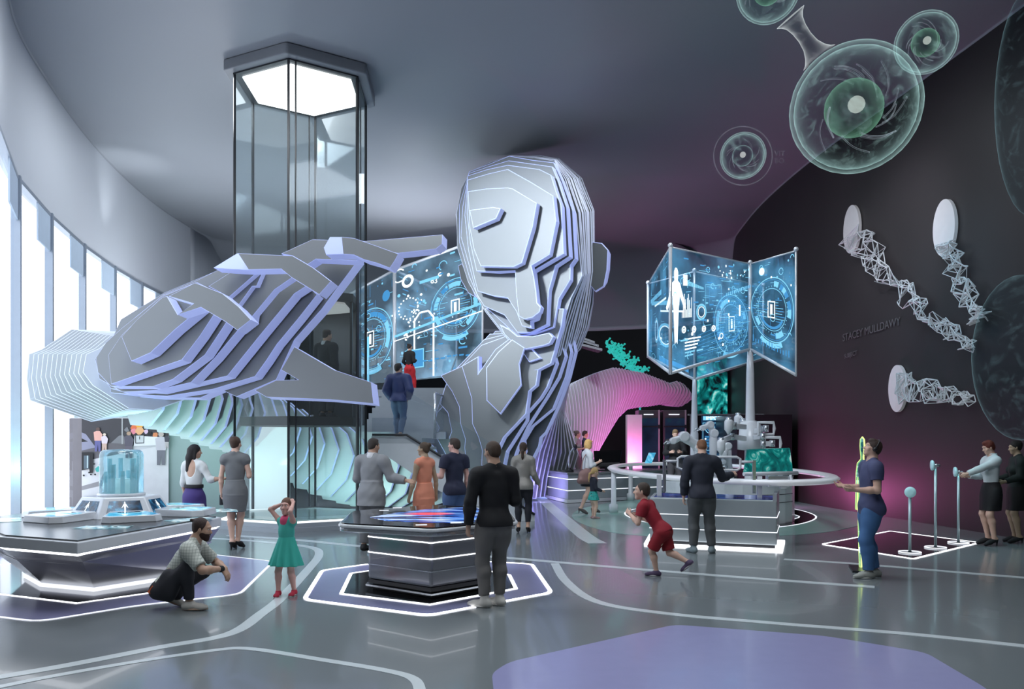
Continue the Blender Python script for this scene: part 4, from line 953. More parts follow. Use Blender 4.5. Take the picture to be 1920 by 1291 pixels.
LL.new(mu2.outputs[0], mx.inputs[0]); bs = NN['Principled BSDF']; old = bs.inputs['Emission Color'].links[0].from_socket; LL.new(old, mx.inputs[6]); mx.inputs[7].default_value = (1, .06, .10, 1); LL.new(mx.outputs[2], bs.inputs['Emission Color'])
S6 = [tuple(F(x, y, .854)[:2]) for x, y in [(694, 969), (735, 962), (800, 954), (880, 950), (945, 956), (952, 963), (880, 979), (790, 979), (720, 975)]]
mb = MB(); mb.prism(S6, .852, .8545); sc = mb.build('screen', M_STREAK, tb)
mb = MB()
for x, y in [(720, 956), (745, 951), (790, 983), (855, 979), (880, 947), (905, 952)]:
    p = F(x, y, .855); mb.box((p.x, p.y, .855), (.12, .03, .003), rz=.2)
mb.build('screen_mark', M_LEDSOFT, sc)
mb = MB(); mb.prism(P6, .13, .756); mb.build('pedestal', mat('pedestal_grey_metal', (.30, .31, .34), .18, .45, var=.03, coat=.3), tb, bevel=.03)
for z in (.30, .44, .62):
    mb = MB(); mb.prism(offset_poly(P6, -.006), z, z+.012); mb.build('light_line', M_LED if z > .4 else M_STEEL, tb)
mb = MB(); mb.prism(offset_poly(P6, .0), .085, .13); mb.prism(offset_poly(P6, .05), .01, .085); mb.build('plinth', M_DARK, tb)
mb = MB(); mb.prism(offset_poly(P6, -.03), .05, .07); mb.build('plinth_trim', M_STEEL, tb)

# ------------------------------------------------------------------ ring counter with robot arms (right)
rg = thing('ring_rail', 'long white oval rail on slim legs around the robot counter', 'rail', (4.5, 19.1, 0))
rc = (4.507, 19.1); ra, rb = 2.05, 5.6; rzz = 1.06
mb = MB(); prs = []
N_ = 72
rings = []
for k in range(N_+1):
    a = 2*PI*k/N_; n = Vector((math.cos(a)/ra, math.sin(a)/rb, 0)).normalized(); c = Vector((rc[0]+ra*math.cos(a), rc[1]+rb*math.sin(a), rzz))
    rings.append([c+n*u+Vector((0, 0, v)) for u, v in ((-.11, -.03), (-.11, .025), (-.05, .05), (.08, .04), (.13, 0), (.08, -.05), (-.04, -.055))])
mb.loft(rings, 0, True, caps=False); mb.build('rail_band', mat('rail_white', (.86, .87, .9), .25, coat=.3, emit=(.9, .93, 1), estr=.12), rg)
for a in (8, 172, 215, 325, 60, 120):
    a = math.radians(a); x, y = rc[0]+ra*math.cos(a), rc[1]+rb*math.sin(a)
    if math.sin(a) < -.4: continue
    MB().lathe((x, y, 0), [(.11, .0), (.11, .2), (.065, .23), (.06, rzz-.03)], 14).build('leg', M_WHITE, rg)
ct = thing('robot_counter', 'grey counter with white lines and dark blue screen top before the oval rail', 'counter', (3.3, 13.5, 0))
C4 = [(2.32, 13.75), (4.22, 13.0), (4.62, 14.1), (2.6, 14.95)]
mb = MB(); mb.prism(C4, .08, .80); mb.build('counter_body', mat('counter_grey', (.32, .36, .38), .28, coat=.25), ct, bevel=.02)
for z in (.28, .52):
    mb = MB(); mb.prism(offset_poly(C4, -.006), z, z+.014); mb.build('light_line', M_LEDSOFT, ct)
mb = MB(); mb.prism(offset_poly(C4, -.09), .006, .03); mb.build('floor_light', M_LED, ct)
mb = MB(); mb.prism(offset_poly(C4, .03), .02, .08); mb.build('plinth', M_DARK, ct)
M_BSC = ramp_glow('blue_counter_screen', [(.4, (.002, .004, .02)), (.55, (.005, .02, .14)), (.7, (.05, .12, .5))], .8, scale=(2, 6, 1), nscale=1.5)
mb = MB(); mb.prism(offset_poly(C4, .07), .80, .806); mb.build('screen_top', M_BSC, ct)
mb = MB(); d1, d2 = Vector(C4[1]+(0,)), Vector(C4[2]+(0,)); mb.prism([C4[1], C4[2], tuple((d2*.97+Vector(C4[3]+(0,))*.03)[:2]), tuple((d1*.97+Vector(C4[0]+(0,))*.03)[:2])], .78, .90); mb.build('end_lip', M_GREYP, ct)
# inner podium and counter
ip = thing('inner_podium', 'low dark podium inside the oval rail carrying the display posts', 'podium', (4.5, 19.5, 0))
E_ = [(rc[0]+1.45*math.cos(a*PI/16), rc[1]+.6+3.9*math.sin(a*PI/16)) for a in range(32)]
ic = thing('inner_counter', 'low curved white counter inside the oval rail below the robot arms', 'counter', (4.9, 17.3, 0))
for o in (ip,): bpy.data.objects.remove(o)
mb = MB(); arcp = [(4.75+1.5*math.cos(math.radians(a)), 18.3+1.5*math.sin(math.radians(a))) for a in range(200, 341, 14)]; arcq = [(4.75+.9*math.cos(math.radians(a)), 18.3+.9*math.sin(math.radians(a))) for a in range(340, 199, -14)]
mb.prism(arcp+arcq, .0, .88); mb.build('counter_body', M_WHITE, ic, bevel=.01)
for z in (.45, .62):
    mb = MB(); arcp2 = [(4.75+1.506*math.cos(math.radians(a)), 18.3+1.506*math.sin(math.radians(a))) for a in range(201, 340, 14)]; arcq2 = [(4.75+1.40*math.cos(math.radians(a)), 18.3+1.40*math.sin(math.radians(a))) for a in range(339, 200, -14)]
    mb.prism(arcp2+arcq2, z, z+.014); mb.build('light_line', M_STEEL, ic)
# handset posts on the counter
def handpost(x, y, d, label, flip):
    p = W(x, y, d); zt = 1.36; t = thing('scanner_post', label, 'scanner', (p.x, d, .806))
    mb = MB(); mb.box((p.x, d, .806+(zt-.2-.806)/2), (.075, .05, zt-.2-.806)); mb.build('column', M_WHITE, t)
    mb = MB(); mb.box((p.x+.09*flip, d, 1.15), (.05, .04, .55)); mb.build('slider', M_STEEL, t)
    mb = MB(); mb.tube([(p.x+.09*flip, d, 1.40), (p.x+.30*flip, d, 1.40)], .022, 8); mb.build('arm', M_WHITE, t)
    c = Vector((p.x+.62*flip, d, 1.37)); mb = MB()
    mb.tube([c+Vector((sx*.30, 0, sz*.11)) for sx, sz in ((-1, -.7), (-1, .7), (-.8, 1), (.8, 1), (1, .7), (1, -.7), (.8, -1), (-.8, -1))], .022, 8, closed=True); mb.build('viewer_frame', M_WHITE, t)
    pane([c+Vector(v) for v in ((-.29, 0, -.10), (.29, 0, -.10), (.29, 0, .10), (-.29, 0, .10))], 'viewer_glass', M_RAILG, t)
handpost(1236, 935, 14.1, 'white scanner post with a clear viewer at the left end of the robot counter', 1)
handpost(1424, 940, 13.6, 'white scanner post with a clear viewer near the right end of the robot counter', -1)
# robot arms
def joint_arm(base, pts, rs, label, tool='gripper'):
    t = thing('robot_manipulator', label, 'robot arm', base)
    mb = MB(); mb.lathe(base, [(.13, 0), (.13, .05), (.09, .07), (.085, .14)], 16); mb.build('base', M_WHITE, t)
    P_ = [Vector(base)+Vector((0, 0, .1))]+[Vector(p) for p in pts]
    for i in range(len(P_)-1):
        a, b = P_[i], P_[i+1]; mb = MB(); mb.tube([a, a.lerp(b, .15), a.lerp(b, .5), a.lerp(b, .85), b], [rs[i]*.9, rs[i]*1.1, rs[i]*.85, rs[i], rs[i]*.8], 12); mb.build('link', M_WHITE, t)
        mb = MB(); mb.tube([b+Vector((0, -rs[i]*1.15, 0)), b+Vector((0, -rs[i], 0)), b+Vector((0, rs[i], 0)), b+Vector((0, rs[i]*1.15, 0))], [rs[i]*.7, rs[i], rs[i], rs[i]*.7], 14); mb.build('joint', M_WHITE, t)
    e = P_[-1]; dv = (P_[-1]-P_[-2]).normalized()
    for s in (-1, 1):
        mb = MB(); mb.tube([e+dv*.04, e+dv*.10+Vector((s*.06, 0, .01)), e+dv*.20+Vector((s*.03, 0, 0))], [.022, .02, .012], 8); mb.build('gripper_finger', M_STEEL, t)
    return t
def bpt(x, y, d): return tuple(W(x, y, d))
joint_arm((W(1318, 0, 17).x, 17, .88), [bpt(1312, 838, 17), bpt(1282, 818, 16.9), bpt(1262, 826, 16.8)], [.13, .11, .07], 'white jointed robot arm bending left toward the man in black')
joint_arm((W(1336, 0, 17.3).x, 17.3, .88), [bpt(1338, 812, 17.3), bpt(1331, 796, 17.3), bpt(1317, 802, 17.2)], [.09, .08, .06], 'white robot arm rising close behind the head of the man at the counter')
joint_arm((W(1368, 0, 16.9).x, 16.9, .88), [bpt(1364, 836, 16.9), bpt(1356, 852, 16.8), bpt(1357, 866, 16.8)], [.08, .07, .05], 'white robot arm drooping with its gripper down, right of the man at the counter')
# arms clamped to the tall post
def post_arm(pts, label, r=.05, head=None):
    t = thing('instrument_arm', label, 'robot arm', pts[0]); 
    for i in range(len(pts)-1):
        a, b = Vector(pts[i]), Vector(pts[i+1]); mb = MB(); d = b-a; R = d.to_track_quat('X', 'Z').to_matrix(); mb.box((a+b)/2, (d.length+r, r*1.5, r*2), R=R); mb.build('link', M_WHITE, t, bevel=.012)
        mb = MB(); mb.tube([b+Vector((0, 0, -r*1.4)), b+Vector((0, 0, r*1.4))], r*1.15, 12); mb.build('joint', M_STEEL, t)
    b = Vector(pts[-1]); mb = MB()
    if head == 'ring':
        mb.tube([b+Vector((sx*.17, 0, sz*.12)) for sx, sz in ((-.9, -1), (.9, -1), (1, 0), (.9, 1), (-.9, 1))], .035, 8, closed=True)
    else:
        mb.lathe((b.x, b.y, b.z-.28), [(.02, 0), (.05, .06), (.085, .10), (.085, .26), (.06, .30)], 14)
    mb.build('tool_head', M_WHITE, t); return t
d = 16.8; hx_ = P1406[0]
mb = MB(); mb.lathe((hx_, 17, 1.55), [(.115, 0), (.26, .02), (.26, .30), (.23, .33), (.21, .58), (.15, .60), (.118, .62)], 22); mb.build('clamp_sleeve', M_WHITE, ht)
post_arm([bpt(1396, 822, d-.25), bpt(1372, 818, d-.5), bpt(1352, 826, d-.6)], 'instrument arm reaching left from the post with a hanging lamp head, lowest on its side')
post_arm([bpt(1396, 800, d-.25), bpt(1376, 798, d-.6), bpt(1366, 788, d-.7)], 'instrument arm reaching left from the post, middle of three on its side')
post_arm([bpt(1398, 796, d+.2), bpt(1392, 790, d+.3), bpt(1384, 780, d+.4)], 'short instrument arm at the top of the clamp sleeve, left of the post')
post_arm([bpt(1416, 808, d-.2), bpt(1432, 804, d-.3), bpt(1436, 803, d-.35)], 'upper instrument arm reaching right with an open rectangular head', head='ring')
post_arm([bpt(1416, 820, d-.2), bpt(1430, 818, d-.4), bpt(1431, 832, d-.4), bpt(1448, 831, d-.4)], 'lower instrument arm reaching right with an open rectangular head', head='ring')
# teal picture monitor on the rail
M_TEALS = ramp_glow('teal_monitor_picture', [(.30, (.0, .07, .08)), (.5, (.0, .20, .19)), (.60, (.02, .42, .38)), (.72, (.7, .95, .9))], .55, nscale=2.6, distort=3.2, detail=9)
tm = thing('teal_monitor', 'teal picture monitor propped behind the right scanner post on the oval rail', 'monitor', tuple(W(1440, 886, 14.6)))
a, b, c, e = W(1395, 886, 14.4), W(1487, 884, 14.9), W(1481, 840, 15.1), W(1401, 843, 14.6)
mb = MB(); q_ = [a, b, c, e]; k_ = Vector((.0, .05, .01)); mb.add(q_+[v+k_ for v in q_], [(0, 1, 2, 3), (7, 6, 5, 4), (0, 4, 5, 1), (1, 5, 6, 2), (2, 6, 7, 3), (3, 7, 4, 0)]); mb.build('screen', M_TEALS, tm)
mb = MB(); mb.tube([a+Vector((-.02, -.05, -.02)), b+Vector((.06, -.05, -.02))], .035, 8); mb.build('ledge', M_WHITE, tm)
mb = MB(); m_ = (a+b)/2; mb.tube([m_+Vector((0, .1, .15)), m_+Vector((0, .1, -.25))], .03, 8); mb.build('stem', M_WHITE, tm)
# cable instrument under the rail at the right
cb = thing('rail_instrument', 'white instrument cluster with a looped hose hanging under the right part of the rail', 'instrument', tuple(W(1460, 900, 13.6)))
mb = MB(); mb.box(W(1462, 897, 13.6), (.42, .12, .10)); mb.build('housing', M_STEEL, cb, bevel=.01)
mb = MB(); mb.tube(catmull([bpt(1448, 905, 13.55), bpt(1462, 911, 13.5), bpt(1478, 910, 13.5), bpt(1484, 900, 13.5), bpt(1482, 890, 13.5)], 5), .022, 8); mb.build('hose', M_WHITE, cb)
mb = MB(); mb.box(W(1450, 908, 13.5), (.20, .1, .08)); mb.box(W(1468, 911, 13.5), (.1, .1, .08)); mb.build('valve', M_WHITE, cb, bevel=.01)
# small tablet on the rail
tt = thing('tablet', 'small blue tablet tilted upright on the far left of the oval rail', 'tablet', tuple(W(1215, 866, 20.5)))
a = W(1209, 868, 20.4); mb = MB(); mb.add([a, a+Vector((.18, .05, 0)), a+Vector((.30, .12, .26)), a+Vector((.12, .07, .26)), a+Vector((0, .05, 0)), a+Vector((.18, .1, 0)), a+Vector((.30, .17, .26)), a+Vector((.12, .12, .26))], [(0, 1, 2, 3), (7, 6, 5, 4), (0, 4, 5, 1), (1, 5, 6, 2), (2, 6, 7, 3), (3, 7, 4, 0)]); mb.build('screen', M_TABLET, tt)

# ------------------------------------------------------------------ reception desk
rd = thing('reception_desk', 'long grey reception desk with lit base lines near the foot of the great head', 'desk', (3.2, 24.3, 0))
D6 = [(1.57, 22.9), (1.09, 24.9), (1.6, 26.2), (5.2, 26.6), (5.6, 25.6)]
mb = MB(); mb.prism(D6, .1, .80); mb.build('desk_body', M_GREYP, rd, bevel=.02)
mb = MB(); mb.prism(offset_poly(D6, -.03), .80, .85); mb.build('worktop', mat('desk_top', (.22, .24, .25), .25), rd)
for z in (.34, .66):
    mb = MB(); mb.prism(offset_poly(D6, -.008), z, z+.02); mb.build('light_line', M_LEDSOFT, rd)
mb = MB(); mb.prism(offset_poly(D6, -.05), .01, .1); mb.build('base_strip', M_WHITE, rd)
mo = thing('desk_monitor', 'wide black monitor standing on the reception desk', 'monitor', tuple(W(1140, 880, 24.2)))
a, b, c, e = W(1115, 876, 24.0), W(1160, 874, 24.6), W(1166, 843, 24.7), W(1113, 845, 24.1)
q_ = [a, b, c, e]; k_ = Vector((.02, .06, 0)); mb = MB(); mb.add(q_+[v+k_ for v in q_], [(0, 1, 2, 3), (7, 6, 5, 4), (0, 4, 5, 1), (1, 5, 6, 2), (2, 6, 7, 3), (3, 7, 4, 0)]); mb.build('screen', M_BLACK, mo)
mb = MB(); m_ = (a+b)/2; mb.box(Vector((m_.x, m_.y+.12, .87)), (.5, .2, .03)); mb.box(Vector((m_.x, m_.y+.12, .95)), (.08, .04, .2)); mb.build('stand', M_DARK, mo)
sc_ = thing('desk_scanner', 'black goose-neck device standing at the left end of the reception desk', 'device', tuple(W(1068, 885, 23.6)))
p = Vector((W(1068, 0, 23.6).x, 23.6, .85)); mb = MB(); mb.lathe(p, [(.13, 0), (.12, .05), (.05, .09), (.03, .12)], 14); mb.build('base', M_DARK, sc_)
mb = MB(); mb.tube(catmull([tuple(p+Vector(v)) for v in ((0, 0, .1), (-.02, 0, .3), (.02, 0, .55), (.12, 0, .7))], 5), [.03]*16, 8); mb.build('neck', M_STEEL, sc_)
mb = MB(); mb.ball(p+Vector((.16, 0, .72)), (.06, .06, .09), 12); mb.build('head', M_DARK, sc_)

# ------------------------------------------------------------------ server cabinets, wall screens at the back
M_RKG = ramp_glow('cabinet_glass', [(.35, (.004, .008, .02)), (.55, (.008, .02, .05)), (.68, (.0, .06, .06))], .7, nscale=1.4)
M_RKF = mat('cabinet_frame', (.10, .09, .10), .3, .4)
def rack(x0, x1, yt, d, label):
    a = W(x0, yt, d); b = W(x1, yt, d); w_ = b.x-a.x; h = a.z; cx_ = (a.x+b.x)/2; t = thing('server_cabinet', label, 'cabinet', (cx_, d+.4, 0), group='glass server cabinets')
    mb = MB(); mb.box((cx_, d+.45, h/2), (w_, .8, h)); mb.build('cabinet_body', M_RKF, t, bevel=.03)
    mb = MB(); mb.box((cx_, d+.03, h*.48), (w_*.84, .05, h*.84)); dr = mb.build('glass_door', M_RKG, t)
    for f in (.36, .80):
        mb = MB(); mb.box((cx_, d-.005, h*f), (w_*.98, .03, .05)); mb.box((cx_+w_*.44, d-.02, h*f), (.07, .05, .12)); mb.build('door_bar', M_DARK, dr)
    mb = MB(); mb.box((cx_-w_*.05, d-.01, h*.945), (w_*.45, .03, .035)); mb.build('vent', M_LEDSOFT, t)
    mb = MB(); mb.box((cx_+w_*.44, d-.005, h*.5), (.05, .03, h)); mb.build('door_frame', mat('pink_lit_steel', (.5, .45, .48), .3, .4), t)  # steel with a faint pink tint
rack(1198, 1238, 768, 27.2, 'dark glass server cabinet nearest the pink pillar')
rack(1244, 1288, 768, 27.2, 'dark glass server cabinet beside the display post')
tag(MB().box((W(1190, 0, 26.6).x, 26.8, 1.3), (.48, .4, 2.6)).build('pillar', mat('white_pillar', (.7, .7, .72), .5)), 'plain white pillar washed in pink light beside the server cabinets', 'pillar')
pn = thing('notice_screen', 'blue notice screen headed in capitals behind the robot arms', 'screen', tuple(W(1351, 826, 25.6)))
a, b, c, e = [tuple(W(x, y, 25.6)) for x, y in ((1316, 872), (1386, 872), (1386, 779), (1316, 779))]
mb = MB(); mb.add([a, b, c, e]+[(v[0], v[1]+.08, v[2]) for v in (a, b, c, e)], [(0, 1, 2, 3), (7, 6, 5, 4), (0, 4, 5, 1), (1, 5, 6, 2), (2, 6, 7, 3), (3, 7, 4, 0)]); s_ = mb.build('screen', ramp_glow('notice_blue', [(.4, (.003, .01, .03)), (.6, (.006, .035, .09)), (.75, (.02, .12, .3))], .9, nscale=2), pn)
h = HUD(a, b, c, e); h.rect(.03, .91, .94, .08, 1); h.frame(.02, .30, .40, .56, .01, 1); h.frame(.5, .10, .46, .76, .01, 1); h.arc(.22, .74, .10, .015, m=1); h.arc(.22, .74, .06, .01, m=2)
for k in range(8): h.rect(.08, .58-.03*k, .28, .012, 2)
h.rect(.53, .16, .1, .28, 1); h.rect(.75, .2, .18, .25, 2)
for k in range(6): h.rect(.76+.03*k, .22, .015, .05+.15*abs(math.sin(k*1.7)), 1)
h.rect(.05, .12, .35, .12, 2); h.clutter(random.Random(2), 24, (.05, .06, .88, .8)); h.build(s_)
text_mesh('IMPORTANT', .155, frame_m(Vector(h.p(.10, .918))+Vector((0, -.03, 0)), (1, 0, 0)), 'lettering', M_HWHITE, pn, .002)
ts = thing('teal_wall_screen', 'tall wall screen of teal smoke at the back above the notice screen', 'screen', tuple(W(1336, 725, 32)))
mb = MB(); a = W(1308, 778, 32); b = W(1364, 668, 32); mb.box(((a.x+b.x)/2, 32.05, (a.z+b.z)/2), (b.x-a.x, .08, b.z-a.z)); mb.build('screen', ramp_glow('teal_smoke', [(.40, (.0, .006, .008)), (.52, (.0, .16, .16)), (.6, (.03, .5, .46)), (.72, (.75, .95, .9))], .8, nscale=1.1, distort=2.5, detail=9), ts)
mb = MB(); mb.box(((a.x+b.x)/2, 32.2, a.z/2), (.2, .2, a.z)); mb.build('stand', M_DARK, ts)
tag(MB().box((7.12, 24.2, 1.245), (1.55, 2.4, 2.49)).build('dark_booth', mat('booth_black', (.006, .006, .007), .3)), 'black box booth standing against the dark wall behind the rail', 'booth')
MB_ = MB(); q1, q2 = W(1290, 777, 25.9), W(1432, 777, 25.9); MB_.box(((q1.x+q2.x)/2, 25.9, q1.z), (q2.x-q1.x, .08, .05)); MB_.box((q1.x+.1, 25.9, q1.z/2), (.06, .06, q1.z))
tag(MB_.build('screen_gantry', M_STEEL), 'thin steel gantry rail above the notice screen', 'gantry')
# branching teal sculpture on the black back wall
M_DNA = mat('teal_branch', (.05, .42, .38), .4, emit=(.03, .55, .48), estr=.5)
rnd = random.Random(21); br = MB(); base = [W(x, y, 32.3) for x, y in [(1136, 641), (1146, 658), (1158, 672), (1172, 682), (1188, 694), (1200, 704)]]
br.tube(catmull([tuple(p) for p in base], 4), .05, 6)
for p in catmull([tuple(p) for p in base], 5)[2:]:
    p = Vector(p)
    for s in range(2):
        q = p+Vector((rnd.uniform(-.1, .35), rnd.uniform(-.3, .3), rnd.uniform(-.12, .36))); br.tube([p, p.lerp(q, .5)+Vector((0, 0, .05)), q], [.04, .03, .035], 5); br.ball(q, .06, 8)
        for k in range(2): 
            r2 = q+Vector((rnd.uniform(-.18, .2), 0, rnd.uniform(-.15, .18))); br.tube([q, r2], .024, 5); br.ball(r2, .045, 6)
br.tube([tuple(W(1200, 704, 32.3)), tuple(W(1200, 760, 32.3)), (W(1200, 0, 32.3).x, 32.3, 0)], .04, 6)
tag(br.build('molecule_sculpture', M_DNA), 'teal branching molecule sculpture rising above the reaching right arm', 'sculpture')
# ------------------------------------------------------------------ sensor stands
def stand(x, y, hz, label, turn):
    p = F(x, y); t = thing('sensor_stand', label, 'stand', tuple(p), group='sensor stands on the black floor panel')
    mb = MB(); mb.lathe(p, [(.16, .007), (.16, .016), (.03, .02), (.022, .03)], 24); mb.build('base', M_BLACK, t)
    mb = MB(); mb.tube([p+Vector((.16*math.cos(a*PI/16), .16*math.sin(a*PI/16), .016)) for a in range(32)], .009, 6, closed=True); mb.build('base_ring', M_LEDSOFT, t)
    mb = MB(); mb.tube([p+Vector((0, 0, .02)), p+Vector((0, 0, hz))], .022, 10); mb.build('pole', mat('pole_pale_teal', (.55, .72, .76), .25, .3), t)
    n = Vector((math.cos(turn), math.sin(turn), 0)); c = p+Vector((0, 0, hz+.02))+n*.03; mb = MB(); u = Vector((-n.y, n.x, 0))
    rim = [(u*math.cos(a*PI/12)+Vector((0, 0, 1))*math.sin(a*PI/12)) for a in range(24)]
    mb.loft([[c+v*.075 for v in rim], [c+v*.085+n*.015 for v in rim], [c+v*.08+n*.035 for v in rim], [c+v*.03+n*.04 for v in rim]], 0, True); mb.build('sensor_head', mat('sensor_pale_teal', (.45, .70, .74), .3, emit=(.3, .6, .65), estr=.15), t)
    mb = MB(); mb.tube([c, c-n*.10], [.03, .02], 8); mb.build('knob', M_STEEL, t)
stand(1706, 1036, .93, 'shortest sensor stand, nearest corner of the black floor panel', -1.9)
stand(1754, 1027, 1.33, 'tallest sensor stand, middle of the black floor panel', 2.9)
stand(1797, 1018, 1.20, 'sensor stand held by the red-haired woman', 2.9)
# ------------------------------------------------------------------ people: smooth bodies grown from distance fields
def V3(*a): return np.array(a, float)
def unit(v): v = np.asarray(v, float); return v/max(1e-9, np.linalg.norm(v))
def Rx(a): c, s = math.cos(a), math.sin(a); return np.array([[1, 0, 0], [0, c, -s], [0, s, c]])
def Ry(a): c, s = math.cos(a), math.sin(a); return np.array([[c, 0, s], [0, 1, 0], [-s, 0, c]])
def Rz(a): c, s = math.cos(a), math.sin(a); return np.array([[c, -s, 0], [s, c, 0], [0, 0, 1]])
def cone(a, b, ra, rb, k=.02, clip=()): return ('c', np.asarray(a, float), np.asarray(b, float), ra, rb, k, list(clip))
def ell(c, r, R=None, k=.02, clip=()): return ('e', np.asarray(c, float), np.asarray(r, float), np.eye(3) if R is None else R, 0, k, list(clip))
def ecn(a, b, ra, rb, R=None, k=.01, pleat=(0, 0), clip=()): return ('k', np.asarray(a, float), np.asarray(b, float), (ra, rb), (R if R is not None else np.eye(3), pleat), k, list(clip))
def prim_eval(p, X):
    t = p[0]
    if t == 'c':
        _, a, b, ra, rb, k, cl = p; ba = b-a; pa = X-a; h = np.clip((pa @ ba)/max(1e-9, ba @ ba), 0, 1)
        d = np.linalg.norm(pa-h[..., None]*ba, axis=-1)-(ra+(rb-ra)*h)
    elif t == 'e':
        _, c, r, R, _, k, cl = p; q = (X-c) @ R; k0 = np.linalg.norm(q/r, axis=-1); k1 = np.linalg.norm(q/(r*r), axis=-1)
        d = k0*(k0-1)/np.maximum(k1, 1e-6)
    else:
        _, a, b, (ra, rb), (R, pl), k, cl = p; ba = b-a; L = np.linalg.norm(ba); ax = ba/L; pa = X-a; h = np.clip((pa @ ax)/L, 0, 1)
        q = (pa-(pa @ ax)[..., None]*ax) @ R; rx = ra[0]+(rb[0]-ra[0])*h; ry = ra[1]+(rb[1]-ra[1])*h
        m = 1.0
        if pl[0]:
            th = np.arctan2(q[..., 1], q[..., 0]); m = 1+pl[1]*h*np.cos(pl[0]*th+.6*np.sin(3*th))
        d = (np.sqrt((q[..., 0]/rx)**2+(q[..., 1]/ry)**2)/m-1)*np.minimum(rx, ry)
        hh = pa @ ax; d = np.maximum(d, np.maximum(-hh, hh-L))
    for n, q in cl: d = np.maximum(d, (X-q) @ n)
    return d
def prim_box(p, m):
    if p[0] == 'c': lo = np.minimum(p[1]-p[3], p[2]-p[4]); hi = np.maximum(p[1]+p[3], p[2]+p[4])
    elif p[0] == 'e': r = p[2].max(); lo, hi = p[1]-r, p[1]+r
    else: r = max(p[3][0]+p[3][1])*1.15; lo = np.minimum(p[1], p[2])-r; hi = np.maximum(p[1], p[2])+r
    return lo-m, hi+m
def grow(name, prims, mats, parent, h, cut=(), carve=(), wrinkle=0.0, seed=0, stretch=None, keep_label=None):
    B = [prim_box(p, .03) for p in prims]; lo = np.min([b[0] for b in B], 0)-2*h; hi = np.max([b[1] for b in B], 0)+2*h
    n = np.ceil((hi-lo)/h).astype(int)+1; D = np.full(n, .5, np.float32)
    ax = [lo[i]+h*np.arange(n[i]) for i in range(3)]
    for p, (bl, bh) in zip(prims, B):
        i0 = np.maximum(0, np.floor((bl-lo)/h).astype(int)); i1 = np.minimum(n, np.ceil((bh-lo)/h).astype(int)+1)
        s = tuple(slice(a, b) for a, b in zip(i0, i1))
        X = np.stack(np.meshgrid(ax[0][s[0]], ax[1][s[1]], ax[2][s[2]], indexing='ij'), -1)
        d = prim_eval(p, X).astype(np.float32); k = p[5]; o = D[s]
        hh = np.maximum(k-np.abs(o-d), 0)/k; D[s] = np.minimum(o, d)-hh*hh*k*.25
    if wrinkle or cut or carve:
        X = np.stack(np.meshgrid(*ax, indexing='ij'), -1)
        if wrinkle:
            w = (np.sin(X[..., 2]*38+4*np.sin(X[..., 0]*11+seed)+3*np.sin(X[..., 1]*13+seed*2))*.6+np.sin(X[..., 0]*31-X[..., 2]*17+seed*3)*np.sin(X[..., 1]*23+X[..., 2]*9)*.6)
            D += (wrinkle*w).astype(np.float32)
        for nn, q in cut: D = np.maximum(D, ((X-q) @ np.asarray(nn, float)).astype(np.float32))
        for c in carve: D = np.maximum(D, -prim_eval(c, X).astype(np.float32))
    D[0] = D[-1] = .5; D[:, 0] = D[:, -1] = .5; D[:, :, 0] = D[:, :, -1] = .5
    S = D < 0; cs = n-1; acc_id = []; acc_p = []; quads = []
    def cid(i, j, k): return (i*cs[1]+j)*cs[2]+k
    for a in range(3):
        sl0 = [slice(None)]*3; sl1 = [slice(None)]*3; sl0[a] = slice(0, -1); sl1[a] = slice(1, None)
        A_, B_ = D[tuple(sl0)], D[tuple(sl1)]; M = S[tuple(sl0)] ^ S[tuple(sl1)]; I = np.argwhere(M)
        if not len(I): continue
        da = A_[M]; db = B_[M]; t = da/(da-db); P = I.astype(float); P[:, a] += t
        b, c = (a+1) % 3, (a+2) % 3; ids = []
        for ob, oc in ((-1, -1), (0, -1), (0, 0), (-1, 0)):
            J = I.copy(); J[:, b] += ob; J[:, c] += oc; q = cid(J[:, 0], J[:, 1], J[:, 2]); ids.append(q); acc_id.append(q); acc_p.append(P)
        Q = np.stack(ids, 1); fl = da < 0; Q[~fl] = Q[~fl][:, ::-1]; quads.append(Q)
    if not quads: return None
    allid = np.concatenate(acc_id); allp = np.concatenate(acc_p); u, inv = np.unique(allid, return_inverse=True)
    cnt = np.bincount(inv).astype(float); V = np.stack([np.bincount(inv, allp[:, i])/cnt for i in range(3)], 1)*h+lo
    Fq = np.searchsorted(u, np.concatenate(quads))
    me = bpy.data.meshes.new(name); me.vertices.add(len(V)); me.vertices.foreach_set('co', V.ravel().astype(np.float32))
    me.loops.add(Fq.size); me.loops.foreach_set('vertex_index', Fq.ravel().astype(np.int32)); me.polygons.add(len(Fq))
    me.polygons.foreach_set('loop_start', np.arange(0, Fq.size, 4, dtype=np.int32)); me.polygons.foreach_set('loop_total', np.full(len(Fq), 4, np.int32))
    me.update(calc_edges=True); me.validate(); me.polygons.foreach_set('use_smooth', np.ones(len(me.polygons), bool))
    me.materials.append(mats)
    o = bpy.data.objects.new(name, me); COL.objects.link(o); o.parent = parent
    return o
MC = {}
def cm(name, col, rough=.7, **k):
    if name not in MC: MC[name] = mat(name, col, rough, **k)
    return MC[name]
def skin(t): return cm('skin_%s' % t, {'fair': (.66, .42, .32), 'tan': (.50, .31, .22), 'olive': (.42, .30, .20), 'pink': (.68, .40, .34)}[t], .5, scale=14, var=.08)
M_EYEW = mat('eye_white', (.75, .73, .7), .2); M_IRIS = mat('eye_iris', (.05, .035, .025), .15)
